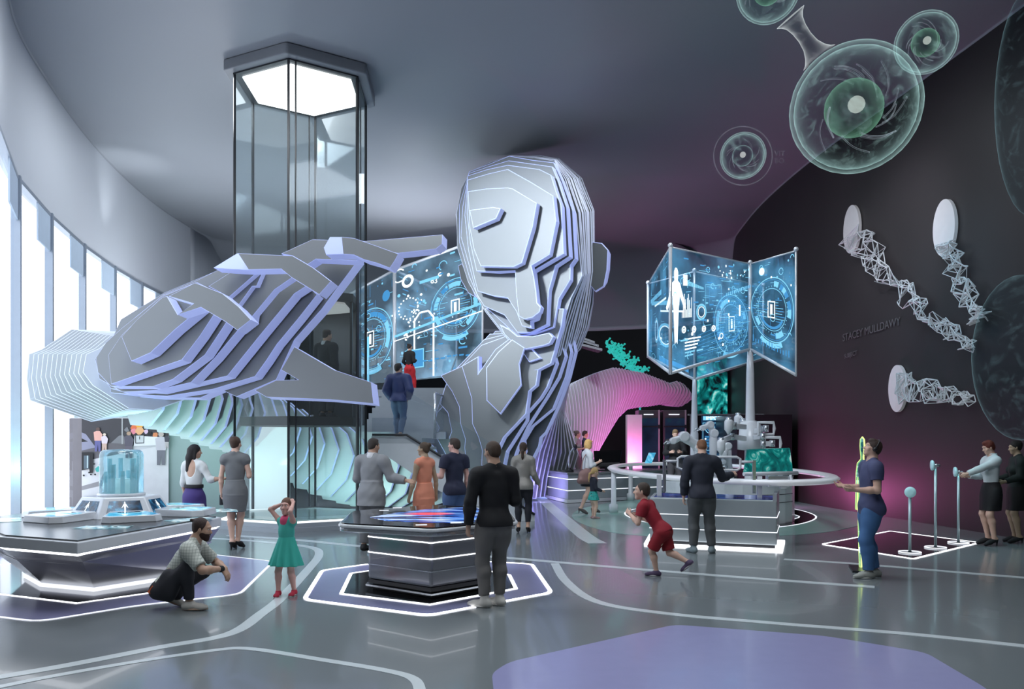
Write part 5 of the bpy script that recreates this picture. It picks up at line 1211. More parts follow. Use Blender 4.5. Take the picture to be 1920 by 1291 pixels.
def ik(a, t, l1, l2, pole):
    a = np.asarray(a, float); t = np.asarray(t, float); d = t-a; L = np.linalg.norm(d); L2 = min(L, (l1+l2)*.999); dr = d/max(L, 1e-9)
    x = (l1*l1-l2*l2+L2*L2)/(2*L2); y = math.sqrt(max(0, l1*l1-x*x)); p = np.asarray(pole, float); p = p-dr*(p @ dr); p = unit(p)
    return a+dr*x+p*y, a+dr*L2
def person(label, X, Y, head, H, sex='m', z=0.0, pose=None, wear=None, skn='fair', hair=('short', (.05, .03, .02)), w=1.0, vox=None, child=False, beard=False, group=None, eyes=True):
    pose = pose or {}; wear = wear or []
    t = thing('person', label, 'person', (X, Y, z), math.radians(head), group)
    h = vox or max(.0072, Y*.00068); h = min(h, .0135); fem = sex == 'f'
    if child: hz, kz, sz, hs = .465, .25, .765, H*.176/.24
    else: hz, kz, sz, hs = .525, .285, .825, H*.132/.24
    az = .048*H; heel = pose.get('heel', 0.0); az += heel
    hipz = hz*H+heel*.9; pel = np.array(pose.get('pel', (0, 0, hipz)), float)
    R = Rz(math.radians(pose.get('twist', 0))) @ Ry(math.radians(pose.get('roll', 0))) @ Rx(math.radians(-pose.get('lean', 0)))
    RP = Ry(math.radians(pose.get('hip_roll', 0))) @ Rx(math.radians(-pose.get('hip_lean', pose.get('lean', 0)*.5)))
    L = (sz-hz)*H; up = R @ V3(0, 0, 1); ws = 1+(w-1)*.35; sw = (.096 if fem else .110)*H*(.95 if child else 1)*ws
    b1 = V3(0, 0, 0)
    def T(x, y, zz): return pel+R @ V3(x, y, zz)
    def TP(x, y, zz): return pel+RP @ V3(x, y, zz)
    sh = {1: T(sw, -.005*H, L), -1: T(-sw, -.005*H, L)}
    for s in (1, -1): sh[s] = sh[s]+R @ np.array(pose.get('shrug', {}).get(s, (0, 0, 0)), float)
    nb = T(0, -.012*H, L+.028*H)
    hy, hp, hr = [math.radians(a) for a in pose.get('head', (0, 0, 0))]
    RH = Rz(hy) @ Rx(-hp) @ Ry(hr)
    hd = nb+(R @ V3(0, .008*H, .03*H)) + RH @ V3(0, .012*H, .115*hs+.0*H) + (up*.012*H)
    la, lf = (.172*H, .150*H); lt, lc = (hz-kz)*H*.985, (kz)*H-.048*H
    hips = {s: TP(s*.052*H*(1.05 if fem else 1), 0, -.01*H) for s in (1, -1)}
    # arms
    EL, WR, HDIR, PAL, CURL = {}, {}, {}, {}, {}
    for s, key in ((1, 'ra'), (-1, 'la')):
        a = dict(pose.get(key, {}))
        if 'to' in a:
            tg = np.array(a['to'], float); base = {'head': hd, 'pel': pel, 'abs': V3(0, 0, 0)}[a.get('rel', 'abs')]
            EL[s], WR[s] = ik(sh[s], base+tg, la, lf, a.get('pole', (s*.3, -1, -.3)))
        else:
            u_ = unit(a.get('up', (s*.13, -.02, -1))); f_ = unit(a.get('fo', (s*.04, .16, -1))); EL[s] = sh[s]+u_*la; WR[s] = EL[s]+f_*lf
        fd = unit(WR[s]-EL[s]); HDIR[s] = unit(a.get('hand', fd)); PAL[s] = unit(np.array(a.get('palm', (-s, 0, 0)), float)); CURL[s] = a.get('curl', .38)
    # legs
    KN, AN, FD, FZ = {}, {}, {}, {}
    for s, key in ((1, 'rl'), (-1, 'll')):
        a = dict(pose.get(key, {})); an = np.array(a.get('an', (s*.055*H, 0, az)), float)
        KN[s], AN[s] = ik(hips[s], an, lt, lc, a.get('pole', (s*.12, 1, 0)))
        yw = math.radians(a.get('yaw', -s*8)); pt = math.radians(a.get('pitch', 0)); FD[s] = Rz(yw) @ Rx(pt) @ V3(0, 1, 0); FZ[s] = Rz(yw) @ Rx(pt)
    kk = .016*H
    def torso(i=0.0, waist=1.0):
        q = [ell(T(0, .0, L*.70), V3(.087*w, .062*w, .13)*H+i, R, .03*H), ell(T(0, 0, L*.34), V3((.072 if fem else .078)*w*waist, .054*w*waist, .11)*H+i, R, .03*H),
             ell(TP(0, -.004*H, .012*H), V3((.092 if fem else .086)*w, .064*w, .072)*H+i, RP, .03*H), cone(T(-sw*.8, -.01*H, L*.985), T(sw*.8, -.01*H, L*.985), .038*H+i, .038*H+i, .03*H)]
        for s in (1, -1):
            q.append(ell(TP(s*.042*H, -.034*H, -.018*H), V3(.046, .048, .052)*H*w+i, RP, .025*H))
            q.append(cone(nb+up*.025*H, sh[s]*.75+nb*.25, .026*H+i*.6, .030*H+i*.8, .025*H))
            if fem and not child: q.append(ell(T(s*.038*H, .048*H, L*.66), V3(.036, .034, .036)*H+i, R, .02*H))
        return q
    def arm(s, i=0.0, f0=0.0, f1=2.0, i2=None):
        q = []; i2 = i if i2 is None else i2; r0, r1, r2, r3 = (.033 if not fem else .028)*H, (.024 if not fem else .021)*H, (.0245 if not fem else .021)*H, .0165*H
        e = min(1, f1); b = sh[s]+(EL[s]-sh[s])*e; dv = unit(EL[s]-sh[s])
        cl = [(dv, b)] if f1 < 1 else []
        q.append(cone(sh[s], b, r0+i, r0+(r1-r0)*e+i, kk, cl)); q.append(ell(sh[s]+dv*.03*H, V3(.0315, .032, .040)*H*(1 if not fem else .86)+i, None, .02*H))
        if f1 > 1:
            e = min(1, f1-1); b = EL[s]+(WR[s]-EL[s])*e; dv = unit(WR[s]-EL[s])
            q.append(cone(EL[s], EL[s]+(WR[s]-EL[s])*e*.35, r1+i2, r2*1.04+i2, kk)); q.append(cone(EL[s]+(WR[s]-EL[s])*e*.35, b, r2*1.04+i2, r2+(r3-r2)*e+i2, kk, [(dv, b)] if i > 0 else []))
        return q
    def leg(s, i=0.0, f=2.0, i2=None):
        i2 = i if i2 is None else i2; q = [cone(hips[s], KN[s], .050*H*w+i, .034*H+i2, .02*H), ell(hips[s]+(KN[s]-hips[s])*.25, V3(.053, .055, .10)*H*w+i, None, .03*H)]
        if f > 1:
            d = AN[s]-KN[s]; e = min(1, f-1); back = unit(np.cross(np.cross(d, FD[s]), d))*-1
            m = KN[s]+d*.3+back*.008*H
            q += [cone(KN[s], m, .033*H+i2, .034*H+i2, kk), cone(m, KN[s]+d*e, .034*H+i2, .0205*H+i2 if i == 0 else .024*H+i2, kk, [(unit(d), KN[s]+d*e)] if i > 0 else [])]
        return q
    def foot(s, i=0.0, fl=.145):
        a = AN[s]; Rf = FZ[s]; z0 = a[2]-az
        def P(x, y, zz): return a+Rf @ V3(x, y, zz)
        if heel:
            return [cone(a, P(0, -.018*H, -.012*H), .021*H+i, .021*H+i, .012*H), cone(P(0, -.02*H, -.02*H), P(0, .05*H, -.03*H-heel*.45), .019*H+i, .020*H+i, .012*H), cone(P(0, .05*H, -.03*H-heel*.45), P(0, .095*H, -.034*H-heel*.86), .020*H+i, .014*H+i, .012*H)]
        return [cone(a, P(0, -.005*H, -.02*H), .022*H+i, .024*H+i, .015*H), ell(P(0, -.022*H, -.024*H), V3(.022, .026, .022)*H+i, Rf, .015*H), cone(P(0, 0, -.02*H), P(0, .065*H, -.03*H), .023*H+i, .0185*H+i, .015*H), ell(P(0, .078*H, -.032*H), V3(.026, .035, .0155)*H+i, Rf, .015*H)]
    def handp(s):
        k = H/1.75*(1.0 if not child else 1.08)*(1 if not fem else .92); f = HDIR[s]; n = PAL[s]-f*(PAL[s] @ f); n = unit(n) if np.linalg.norm(n) > .1 else unit(np.cross(f, V3(0, 0, 1)))
        sd = np.cross(f, n)*s*1.0   # towards the thumb
        sd = -sd if pose.get('flip', False) else sd
        w0 = WR[s]; q = []; c = CURL[s]
        kn = [w0+f*.088*k+sd*o*k for o in (.029, .010, -.010, -.028)]
        for i_, kp in enumerate(kn): q.append(cone(w0+f*.012*k+sd*(.016, .006, -.006, -.015)[i_]*k, kp, .0145*k, .0115*k, .012*k))
        for i_, kp in enumerate(kn):
            ln = (.070, .078, .073, .056)[i_]*k; p = kp; a = 0
            for j, fr in enumerate((.45, .30, .25)):
                a += c*(1.0+.18*i_)*(.8 if j == 0 else 1); dv = f*math.cos(a)+n*math.sin(a)+sd*(.05-.035*i_)*(1 if c < .6 else .3); e = p+unit(dv)*ln*fr
                q.append(cone(p, e, (.0094-.0008*j)*k, (.0088-.0009*j)*k, .003*k)); p = e
        th = w0+f*.022*k+sd*.020*k; t1 = th+unit(f*.62+sd*.62+n*.35)*.042*k; t2 = t1+unit(f*.86+sd*.25+n*.42)*.034*k; t3 = t2+unit(f*.92+n*.45)*.024*k
        q += [cone(th, t1, .0145*k, .0115*k, .010*k), cone(t1, t2, .0105*k, .0095*k, .003*k), cone(t2, t3, .0095*k, .0075*k, .003*k)]
        return q
    def hP(x, y, zz): return hd+RH @ (V3(x, y, zz)*hs)
    def headp():
        fw = .94 if fem or child else 1.0
        q = [ell(hP(0, -.010, .026), V3(.076, .096, .094)*hs, RH, .02*hs), ell(hP(0, .020, -.030), V3(.060*fw, .076, .078)*hs, RH, .03*hs), ell(hP(0, .062, -.094), V3(.030*fw, .026, .024)*hs, RH, .03*hs),
             cone(hP(0, .090, .012), hP(0, .112, -.026), .0075*hs, .0125*hs, .012*hs), ell(hP(0, .080, .034), V3(.052, .018, .013)*hs, RH, .02*hs), ell(hP(0, .0905, -.056), V3(.023, .010, .0055)*hs, RH, .006*hs), ell(hP(0, .0885, -.067), V3(.020, .010, .0065)*hs, RH, .006*hs)]
        for s in (1, -1):
            q += [ell(hP(s*.077, -.004, -.006), V3(.010, .019, .030)*hs, RH @ Rz(-s*.35), .006*hs), ell(hP(s*.042, .062, -.022), V3(.024, .022, .024)*hs, RH, .02*hs), cone(hP(s*.010, .100, -.028), hP(s*.012, .100, -.028), .009*hs, .009*hs, .008*hs)]
        return q
    NK = [cone(nb-up*.01*H, hd+RH @ (V3(0, -.022, -.03)*hs), (.033 if fem else .037)*H*(.82 if child else 1), (.029 if fem else .034)*H*(.85 if child else 1), .02*H)]
    body = torso(0)+NK+headp()
    for s in (1, -1): body += arm(s)+handp(s)+leg(s)+foot(s)
    sockets = [ell(hP(s*.031, .096, .012), V3(.017, .016, .010)*hs, RH) for s in (1, -1)]
    grow('body', body, skin(skn), t, h, carve=sockets if eyes else ())
    if eyes:
        for s in (1, -1):
            e = grow('eye', [ell(hP(s*.031, .0785, .012), V3(.0125, .0115, .0115)*hs, RH)], M_EYEW, t, max(.003, h*.45))
            if e: grow('iris', [ell(hP(s*.031, .0885, .012), V3(.0058, .0035, .0058)*hs, RH)], M_IRIS, e, max(.0022, h*.3))
    # ---- hair
    st, hc_ = hair[0], hair[1]; M_ = cm('hair_%s' % (hc_,), hc_, .55, bump=.5, bscale=180, var=.25, scale=30); q = []
    hl = unit(RH @ V3(0, .55, -.83)); p0 = hP(0, .055, .035)
    bg_ = {'buzz': .0005, 'short': .004, 'bald': -.002, 'crop': .007, 'bob': .008, 'long': .008}.get(st, .003)
    cl = []
    if st == 'bald': cl = [(unit(RH @ V3(0, .25, 1)), hP(0, -.02, .088))]
    q.append(ell(hP(0, -.026 if st == 'topknot' else -.016, .040), V3(.081+bg_, .094+bg_, .092+bg_)*hs, RH, .01, cl))
    q.append(ell(hP(0, -.044, .004), V3(.072+bg_*.7, .068+bg_, .082)*hs, RH, .01, [(hl, hP(0, -.02, -.035))]))
    q += [cone(hP(s*.072, .012, .035), hP(s*.0715, .012, -.008), .012*hs, .006*hs, .01) for s in (1, -1)]
    if st == 'short': q.append(ell(hP(0, .022, .100), V3(.060, .056, .026)*hs, RH, .02*hs))
    if st == 'crop': q.append(ell(hP(0, .034, .102), V3(.060, .052, .032)*hs, RH, .02*hs))
    if st == 'bun' : q.append(ell(hP(0, -.105, .085), V3(.042, .040, .042)*hs, RH, .02*hs))
    if st == 'updo': q += [ell(hP(0, -.075, .055), V3(.070, .062, .07)*hs, RH, .03*hs)]
    if st == 'topknot': q += [cone(hP(0, -.10, .085), hP(0, -.140, .082), .020*hs, .016*hs, .02*hs)]
    if st in ('pony', 'lowpony'):
        pz = .02 if st == 'pony' else -.02; q += [cone(hP(0, -.10, pz), hP(0, -.135, pz-.05), .026*hs, .030*hs, .02*hs), cone(hP(0, -.135, pz-.05), hP(0, -.13, pz-.16), .030*hs, .027*hs, .02*hs), cone(hP(0, -.13, pz-.16), hP(0, -.105, pz-.28), .027*hs, .010*hs, .02*hs)]
    if st == 'long':
        q += [cone(hP(0, -.06, .02), hP(0, -.090, -.12), .085*hs, .075*hs, .03*hs), cone(hP(.0, -.090, -.12), hP(-.01, -.115, -.34), .072*hs, .040*hs, .03*hs), cone(hP(-.01, -.115, -.34), hP(-.02, -.10, -.42), .038*hs, .018*hs, .02*hs), cone(hP(.07, -.01, .0), hP(.075, -.02, -.14), .024*hs, .022*hs, .03*hs), cone(hP(-.07, -.01, .0), hP(-.075, -.02, -.14), .024*hs, .022*hs, .03*hs)]
    if st == 'bob':
        q += [ell(hP(s*.062, -.015, -.045), V3(.030, .062, .07)*hs, RH, .03*hs) for s in (1, -1)]+[ell(hP(0, -.06, -.03), V3(.075, .055, .085)*hs, RH, .03*hs), ell(hP(.02, .06, .085), V3(.06, .04, .025)*hs, RH, .02*hs)]
    hm = grow('hair', q, M_, t, h*.9, wrinkle=.0022*hs/.95, seed=int(H*100))
    if eyes: grow('eyebrows', [cone(hP(s*.016, .095, .036), hP(s*.044, .084, .038), .0045*hs, .0035*hs, .003) for s in (1, -1)], M_, t, max(.003, h*.4))
    if beard:
        grow('beard', [ell(hP(0, .022, -.046), V3(.068, .084, .072)*hs, RH, .02*hs, [(unit(RH @ V3(0, .25, 1)), hP(0, .08, -.040))]), ell(hP(0, .066, -.105), V3(.038, .034, .030)*hs, RH, .02*hs)], cm('beard_%s' % (hc_,), hc_, .8, bump=.5, bscale=200), t, h*.8, carve=[ell(hP(0, .11, -.058), V3(.022, .03, .010)*hs, RH)])
    # ---- clothes
    for g in wear:
        k = g[0]; a = g[1] if len(g) > 1 else {}; col = a.get('col', (.1, .1, .1)); nm = a.get('name', k); i = a.get('i', .010)*H/1.75+.002
        M = a.get('mat') or cm('cloth_%s_%s' % (nm, col), col, a.get('rough', .75), bump=.15, bscale=300, var=.08, scale=9)
        if k == 'top':
            q = torso(i, a.get('waist', 1.0)); sl = a.get('sleeve', .5)
            for s in (1, -1):
                if sl > 0: q += arm(s, i+a.get('loose', .004)*H, 0, sl, i+a.get('loose2', .003)*H)
                else: q.append(ell(sh[s]*.86+nb*.14, V3(.034, .036, .036)*H+i, R, .02*H))
            if a.get('jacket'): q.append(ecn(T(0, -.004*H, .10*H), T(0, -.012*H, a['hem']*H-.01), (.080*H*w+i, .060*H*w+i), (.104*H*w+i, .094*H*w+i), R, .03*H))
            cut = [(-up, T(0, 0, a.get('hem', -.06)*H))]
            if 'bottom' in a: cut.append((-V3(0, 0, 1), V3(0, 0, a['bottom'])))
            ca = [ell(nb+up*.035*H+R @ V3(0, .012*H, 0), V3(.040*a.get('nw', 1), .042, .036)*H, R)]
            if a.get('scoop'): ca.append(ell(T(0, -.075*H, L*.93), V3(.062, .05, .105)*H, R))
            if a.get('vneck'): ca.append(ell(T(0, .075*H, L*.98), V3(.035, .04, .07)*H, R))
            if a.get('hem', -.06) < .0: q += [ell(TP(0, -.006*H, .005*H), V3(.090*w, .067*w, .085)*H+i+.006, RP, .03*H), ell(TP(0, -.036*H, -.018*H), V3(.080*w, .048, .056)*H+i+.004, RP, .03*H)]
            if a.get('hem', -.06) < -.04 and not a.get('nohip'):
                for s in (1, -1): q.append(cone(hips[s], hips[s]+(KN[s]-hips[s])*.3, .053*H*w+i+.004, .051*H*w+i+.004, .03*H))
            grow(nm, q, M, t, h, cut, ca, a.get('wr', .0022), len(nm)+int(X*7))
        elif k == 'collar':
            grow(nm, [cone(nb+up*.006*H+R @ V3(0, -.006*H, 0), nb+up*.034*H, .047*H, .043*H, .01)], M, t, h*.8, carve=[cone(nb, nb+up*.08*H, .036*H, .038*H), ell(nb+R @ V3(0, .05*H, .03*H), V3(.02, .03, .05)*H, R)], cut=[(up, nb+up*.045*H)])
        elif k in ('trousers', 'shorts'):
            wc = [(RP @ V3(0, 0, 1), TP(0, 0, a.get('waist', .075)*H))]
            q = [ell(T(0, 0, L*.34), V3(.078*w, .054*w, .11)*H+i*.8, R, .03*H, wc), ell(TP(0, -.004*H, .012*H), V3(.090*w, .066*w, .074)*H+i*.8, RP, .03*H, wc)]+[ell(TP(s*.042*H, -.034*H, -.018*H), V3(.046, .048, .052)*H*w+i, RP, .025*H) for s in (1, -1)]
            if k == 'trousers':
                for s in (1, -1): q += leg(s, i, a.get('len', 1.93), i+a.get('flare', .004)*H)
            else:
                for s in (1, -1): e = hips[s]+(KN[s]-hips[s])*a.get('len', .9); q.append(cone(hips[s], e, .056*H*w+i, .050*H+i, .02*H, [(unit(KN[s]-hips[s]), e)]))
            grow(nm, q, M, t, h, (), (), a.get('wr', .0025), int(H*50)+int(X*5))
        elif k == 'skirt':
            z1 = a.get('hemz', .5); wz = a.get('wz', .06); wa = TP(0, -.004*H, wz*H); wb = np.array([pel[0]+a.get('dx', 0), pel[1]+a.get('dy', 0), z1]); rw = (.080*w*H+i, .060*w*H+i); rb_ = a.get('r', (.11*H, .085*H))
            wm = TP(0, -.010*H, -.035*H); rm = (max(.100*w*H+i, rb_[0]*.62), max(.086*w*H+i, rb_[1]*.62))
            if a.get('flare'): rm = (rm[0]*.99, rm[1]*.99)
            q = [ecn(wa, wb, rw, rb_, None, .004, a.get('pleat', (0, 0)))] if a.get('flare') else [ecn(wa, wm-V3(0, 0, .03), rw, rm, None, .004), ecn(wm, wb, rm, rb_, None, .004, a.get('pleat', (0, 0)))]
            for s in (1, -1): q += leg(s, i*.7, 2.0)
            if a.get('flare') and not child: q.append(ell(TP(0, -.034*H, -.022*H), V3(.088*w, .056, .066)*H+i, RP, .03*H))
            if not a.get('flare'): q += [ell(TP(0, -.004*H, .005*H), V3(.094*w, .068*w, .07)*H+i, RP, .03*H)]
            grow(nm, q, M, t, h, [(RP @ V3(0, 0, 1), wa), (V3(0, 0, -1), V3(0, 0, z1))], (), a.get('wr', .0015), 5)
        elif k == 'shoes':
            for s in (1, -1):
                Rf = FZ[s]; q = foot(s, .004*H)
                if heel:
                    q = q[1:]; cut = [(V3(0, -.45, 1.0), AN[s]+V3(0, 0, -.004*H))] if False else [(unit(Rf @ V3(0, .55, 1)), AN[s]+Rf @ V3(0, .03*H, -.024*H))]
                    hb_ = AN[s]+Rf @ V3(0, -.030*H, -.03*H); q.append(cone(hb_, np.array([hb_[0], hb_[1], AN[s][2]-az+.006])+Rf @ V3(0, -.004*H, 0)*0, .012*H, .005*H, .006))
                    so = grow('shoe', q, M, t, min(h, .0085))
                else:
                    q[0] = cone(AN[s]+Rf @ V3(0, 0, a.get('top', .0)*H), AN[s]+Rf @ V3(0, -.005*H, -.02*H), .027*H, .029*H, .015*H)
                    so = grow('shoe', q, M, t, h, [(Rf @ V3(0, 0, -1), AN[s]+Rf @ V3(0, 0, -.048*H)), (Rf @ V3(0, 0, 1), AN[s]+Rf @ V3(0, 0, (.012+a.get('top', 0))*H))])
                    if a.get('sole') and so:
                        grow('sole', [ell(AN[s]+Rf @ V3(0, .035*H, -.042*H), V3(.030, .085, .010)*H, Rf)], cm('sole_%s' % (a['sole'],), a['sole'], .6), so, min(h, .008), [(Rf @ V3(0, 0, -1), AN[s]+Rf @ V3(0, 0, -.0485*H))])
        elif k == 'scarf':
            grow(nm, [cone(nb+R @ V3(0, -.03*H, .0), nb+R @ V3(0, .03*H, -.005*H), .05*H, .052*H, .02*H), ell(nb+R @ V3(0, .05*H, -.045*H), V3(.045, .02, .045)*H, R, .02*H)], M, t, h, carve=[ell(nb+up*.05*H, V3(.04, .04, .04)*H)])
        elif k == 'headphones':
            q = [cone(hP(s*.088, -.005, -.004), hP(s*.098, -.005, -.004), .034*hs, .030*hs, .01) for s in (1, -1)]
            for j in range(10):
                a0 = PI*j/10; a1 = PI*(j+1)/10; q.append(cone(hP(.094*math.cos(a0), -.010-.03*math.sin(a0), .02+.118*math.sin(a0)), hP(.094*math.cos(a1), -.010-.03*math.sin(a1), .02+.118*math.sin(a1)), .010*hs, .010*hs, .006))
            grow('headphones', q, M, t, h*.8)
        elif k == 'belt':
            grow(nm, [ell(TP(0, -.004*H, a.get('z', .06)*H), V3(.090*w, .070*w, .09)*H+i*1.3, RP)], M, t, h, [(RP @ V3(0, 0, 1), TP(0, 0, (a.get('z', .06)+.018)*H)), (RP @ V3(0, 0, -1), TP(0, 0, (a.get('z', .06)-.018)*H))])
        elif k == 'cuff':
            s = a['s']; grow(nm, [cone(WR[s]-unit(WR[s]-EL[s])*.02, WR[s]-unit(WR[s]-EL[s])*.005, .0215*H, .0215*H)], M, t, h*.7)
        elif k == 'patch':
            p = TP(*[v*H for v in a['at']]); mb = MB(); c = Vector(p); mb.box(c, a.get('size', (.02, .09, .10)), R=Matrix([list(r_) for r_ in (RP @ Rx(-.3))])); me_o = mb.build(nm, M); me_o.parent = t
    t['_wr'] = [float(v) for v in WR[1]]+[float(v) for v in WR[-1]]
    return t
def place(px, feet, z=0.0): p = F(px, feet, z); return p.x, p.y
# ------------------------------------------------------------------ the visitors
BLACKC = (.012, .012, .014); NAVY = (.020, .024, .055); JEANS = (.09, .16, .34)
M_PLAID = mat('plaid_shirt', (.55, .57, .52), .8, var=.04)
_N, _L = nodes_of(M_PLAID); _b = _N['Principled BSDF']; _tc = _N.new('ShaderNodeTexCoord'); _prev = _b.inputs['Base Color'].links[0].from_socket
for _ax in ('Z', 'Y'):
    _wv = _N.new('ShaderNodeTexWave'); _wv.bands_direction = _ax; _wv.inputs['Scale'].default_value = 11; _L.new(_tc.outputs['Object'], _wv.inputs['Vector'])
    _rp = _N.new('ShaderNodeMapRange'); _rp.inputs[1].default_value = .8; _rp.inputs[2].default_value = .95; _rp.inputs[4].default_value = .45; _L.new(_wv.outputs['Fac'], _rp.inputs[0])
    _mx = _N.new('ShaderNodeMix'); _mx.data_type = 'RGBA'; _L.new(_rp.outputs[0], _mx.inputs[0]); _L.new(_prev, _mx.inputs[6]); _mx.inputs[7].default_value = (.16, .20, .17, 1); _prev = _mx.outputs[2]
_L.new(_prev, _b.inputs['Base Color'])
M_METALJ = mat('metallic_jacket', (.30, .285, .26), .38, .35, bump=.4, bscale=90)
M_PATT = mat('teal_patterned_skirt', (.03, .36, .32), .7, var=.9, scale=34)

p_centre = person('man in black sweater and grey trousers standing at the touch table, seen from behind', *place(926, 1137), 24, 1.70, 'm',
    pose=dict(head=(16, 4, 0), la=dict(up=(-.26, .03, -1), fo=(-.02, .16, -1), palm=(1, .2, 0), curl=.45), ra=dict(up=(.16, -.05, -1), fo=(-.25, .9, .25)), ll=dict(an=(-.10, .02, .082), yaw=42), rl=dict(an=(.085, .05, .082), yaw=18), hip_roll=0),
    wear=[('trousers', dict(col=(.17, .162, .155), i=.010, len=1.9, flare=.003, waist=.05)), ('top', dict(name='sweater', col=BLACKC, sleeve=1.97, hem=-.02, i=.014, nw=.9)), ('shoes', dict(col=(.62, .60, .56), top=.02, sole=(.7, .68, .65)))],
    hair=('buzz', (.060, .034, .020)), skn='tan', w=1.08)
x, y = place(340, 1141)
p_squat = person('squatting bearded man in pale plaid shirt and dark trousers with topknot', x-.16, y, -82, 1.64, 'm',
    pose=dict(pel=(0, 0, .215), lean=33, hip_lean=20, head=(-4, 10, 0), rl=dict(an=(.11, .26, .084), pole=(.25, 1, .5), yaw=-6), ll=dict(an=(-.10, .03, .13), pole=(-.25, 1, .35), yaw=6, pitch=-24),
              ra=dict(to=(.10, .58, .42), pole=(.8, .1, -.5), hand=(-.1, .55, -.8), palm=(-.3, -.6, -.5), curl=.3), la=dict(to=(-.06, .58, .40), pole=(-.8, .2, -.5), hand=(.1, .5, -.8), palm=(0, -.8, -.5))),
    wear=[('trousers', dict(col=(.030, .030, .038), i=.008, flare=.001, len=1.9)), ('top', dict(name='shirt', mat=M_PLAID, sleeve=.82, hem=.015, i=.014, loose=.008, nohip=True)), ('shoes', dict(col=(.62, .58, .53), sole=(.45, .32, .24))), ('patch', dict(name='pocket_patch', col=(.75, .16, .06), at=(.072, -.055, -.02), size=(.03, .07, .08))), ('cuff', dict(name='bracelet', s=1, col=(.02, .02, .02)))],
    hair=('topknot', (.040, .018, .014)), skn='tan', beard=True, w=1.0)
p_girl = person('little girl in teal sleeveless dress with both hands raised to her head', *place(537, 1116), 152, 1.09, 'f',
    pose=dict(head=(18, -6, 0), ra=dict(to=(.085, -.03, .03), rel='head', pole=(1, .25, .5), hand=(-.8, -.3, .5), palm=(-.6, -.3, -.6)), la=dict(to=(-.09, -.01, .04), rel='head', pole=(-.5, .9, .2), hand=(.6, -.3, .7), palm=(.6, -.3, -.6)), rl=dict(an=(.065, .06, .053), yaw=28), ll=dict(an=(-.05, -.07, .053), yaw=22)),
    wear=[('top', dict(name='dress_bodice', col=(.07, .50, .42), sleeve=0, hem=.04, i=.008)), ('skirt', dict(name='dress_skirt', col=(.045, .44, .36), hemz=.345, wz=.15, r=(.20, .17), pleat=(11, .10), flare=True)), ('scarf', dict(col=(.78, .10, .22))), ('shoes', dict(col=(.50, .025, .06), sole=(.75, .6, .6)))],
    hair=('lowpony', (.16, .075, .045)), skn='pink', child=True)
p_suit = person('man in light grey suit reaching his hand out to the woman in orange, back turned', *place(697, 1031), -18, 1.74, 'm',
    pose=dict(head=(-26, 4, 0), lean=2, ra=dict(up=(.42, .10, -.9), fo=(.97, .05, -.18), palm=(0, .6, -.5), curl=.25), la=dict(up=(-.25, .1, -1), fo=(.3, .9, .1)), ll=dict(an=(-.12, -.04, .085)), rl=dict(an=(.03, .06, .085))),
    wear=[('trousers', dict(col=(.13, .13, .135), i=.016, flare=.01)), ('top', dict(name='suit_jacket', col=(.24, .245, .255), sleeve=1.93, hem=-.115, jacket=True, i=.022, loose=.008, loose2=.006, rough=.6)), ('collar', dict(name='shirt_collar', col=(.7, .7, .72))), ('shoes', dict(col=BLACKC))],
    hair=('short', (.035, .025, .020)), skn='tan', w=1.12)
p_orange = person('woman in salmon orange sleeveless dress with hair bun behind the touch table', (795-960)/FPX*13.4, 13.4, 52, 1.68, 'f',
    pose=dict(head=(20, -4, 0), la=dict(up=(-.20, .1, -1), fo=(-.14, .22, -1), palm=(1, 0, 0)), ra=dict(up=(.26, -.12, -1), fo=(.1, .05, -1))),
    wear=[('top', dict(name='dress_bodice', col=(.72, .27, .17), sleeve=0, hem=.03, i=.008, waist=.95)), ('skirt', dict(name='dress_skirt', col=(.72, .27, .17), hemz=.50, wz=.11, r=(.165, .145))), ('shoes', dict(col=(.1, .06, .05)))],
    hair=('bun', (.075, .048, .028)), skn='olive')
p_navy = person('man in navy t-shirt and blue jeans gesturing beside the woman in orange', (852-960)/FPX*14.0, 14.0, 40, 1.74, 'm',
    pose=dict(head=(28, -5, 0), la=dict(up=(-.28, .05, -1), fo=(-.22, .95, .02), palm=(.5, 0, .8), curl=.6), ra=dict(up=(.18, -.06, -1), fo=(.05, .10, -1))),
    wear=[('trousers', dict(name='jeans', col=JEANS, i=.014)), ('top', dict(name='t_shirt', col=NAVY, sleeve=.55, hem=-.05, i=.014, loose=.008)), ('shoes', dict(col=(.3, .3, .3)))],
    hair=('crop', (.045, .028, .022)), skn='pink', w=1.06)
p_jack = person('woman with long ponytail in silvery jacket and black cropped trousers, back turned', *place(981, 999), -4, 1.62, 'f',
    pose=dict(heel=.06, head=(-4, 0, 0), la=dict(up=(-.16, -.08, -1), fo=(.05, .25, -.9)), ra=dict(up=(.18, -.05, -1), fo=(.30, .5, -.7))),
    wear=[('trousers', dict(col=(.014, .015, .022), i=.008, len=1.82, flare=.001)), ('top', dict(name='jacket', mat=M_METALJ, sleeve=1.95, hem=-.045, i=.014, waist=.95)), ('shoes', dict(col=BLACKC))],
    hair=('lowpony', (.050, .028, .018)), skn='tan')
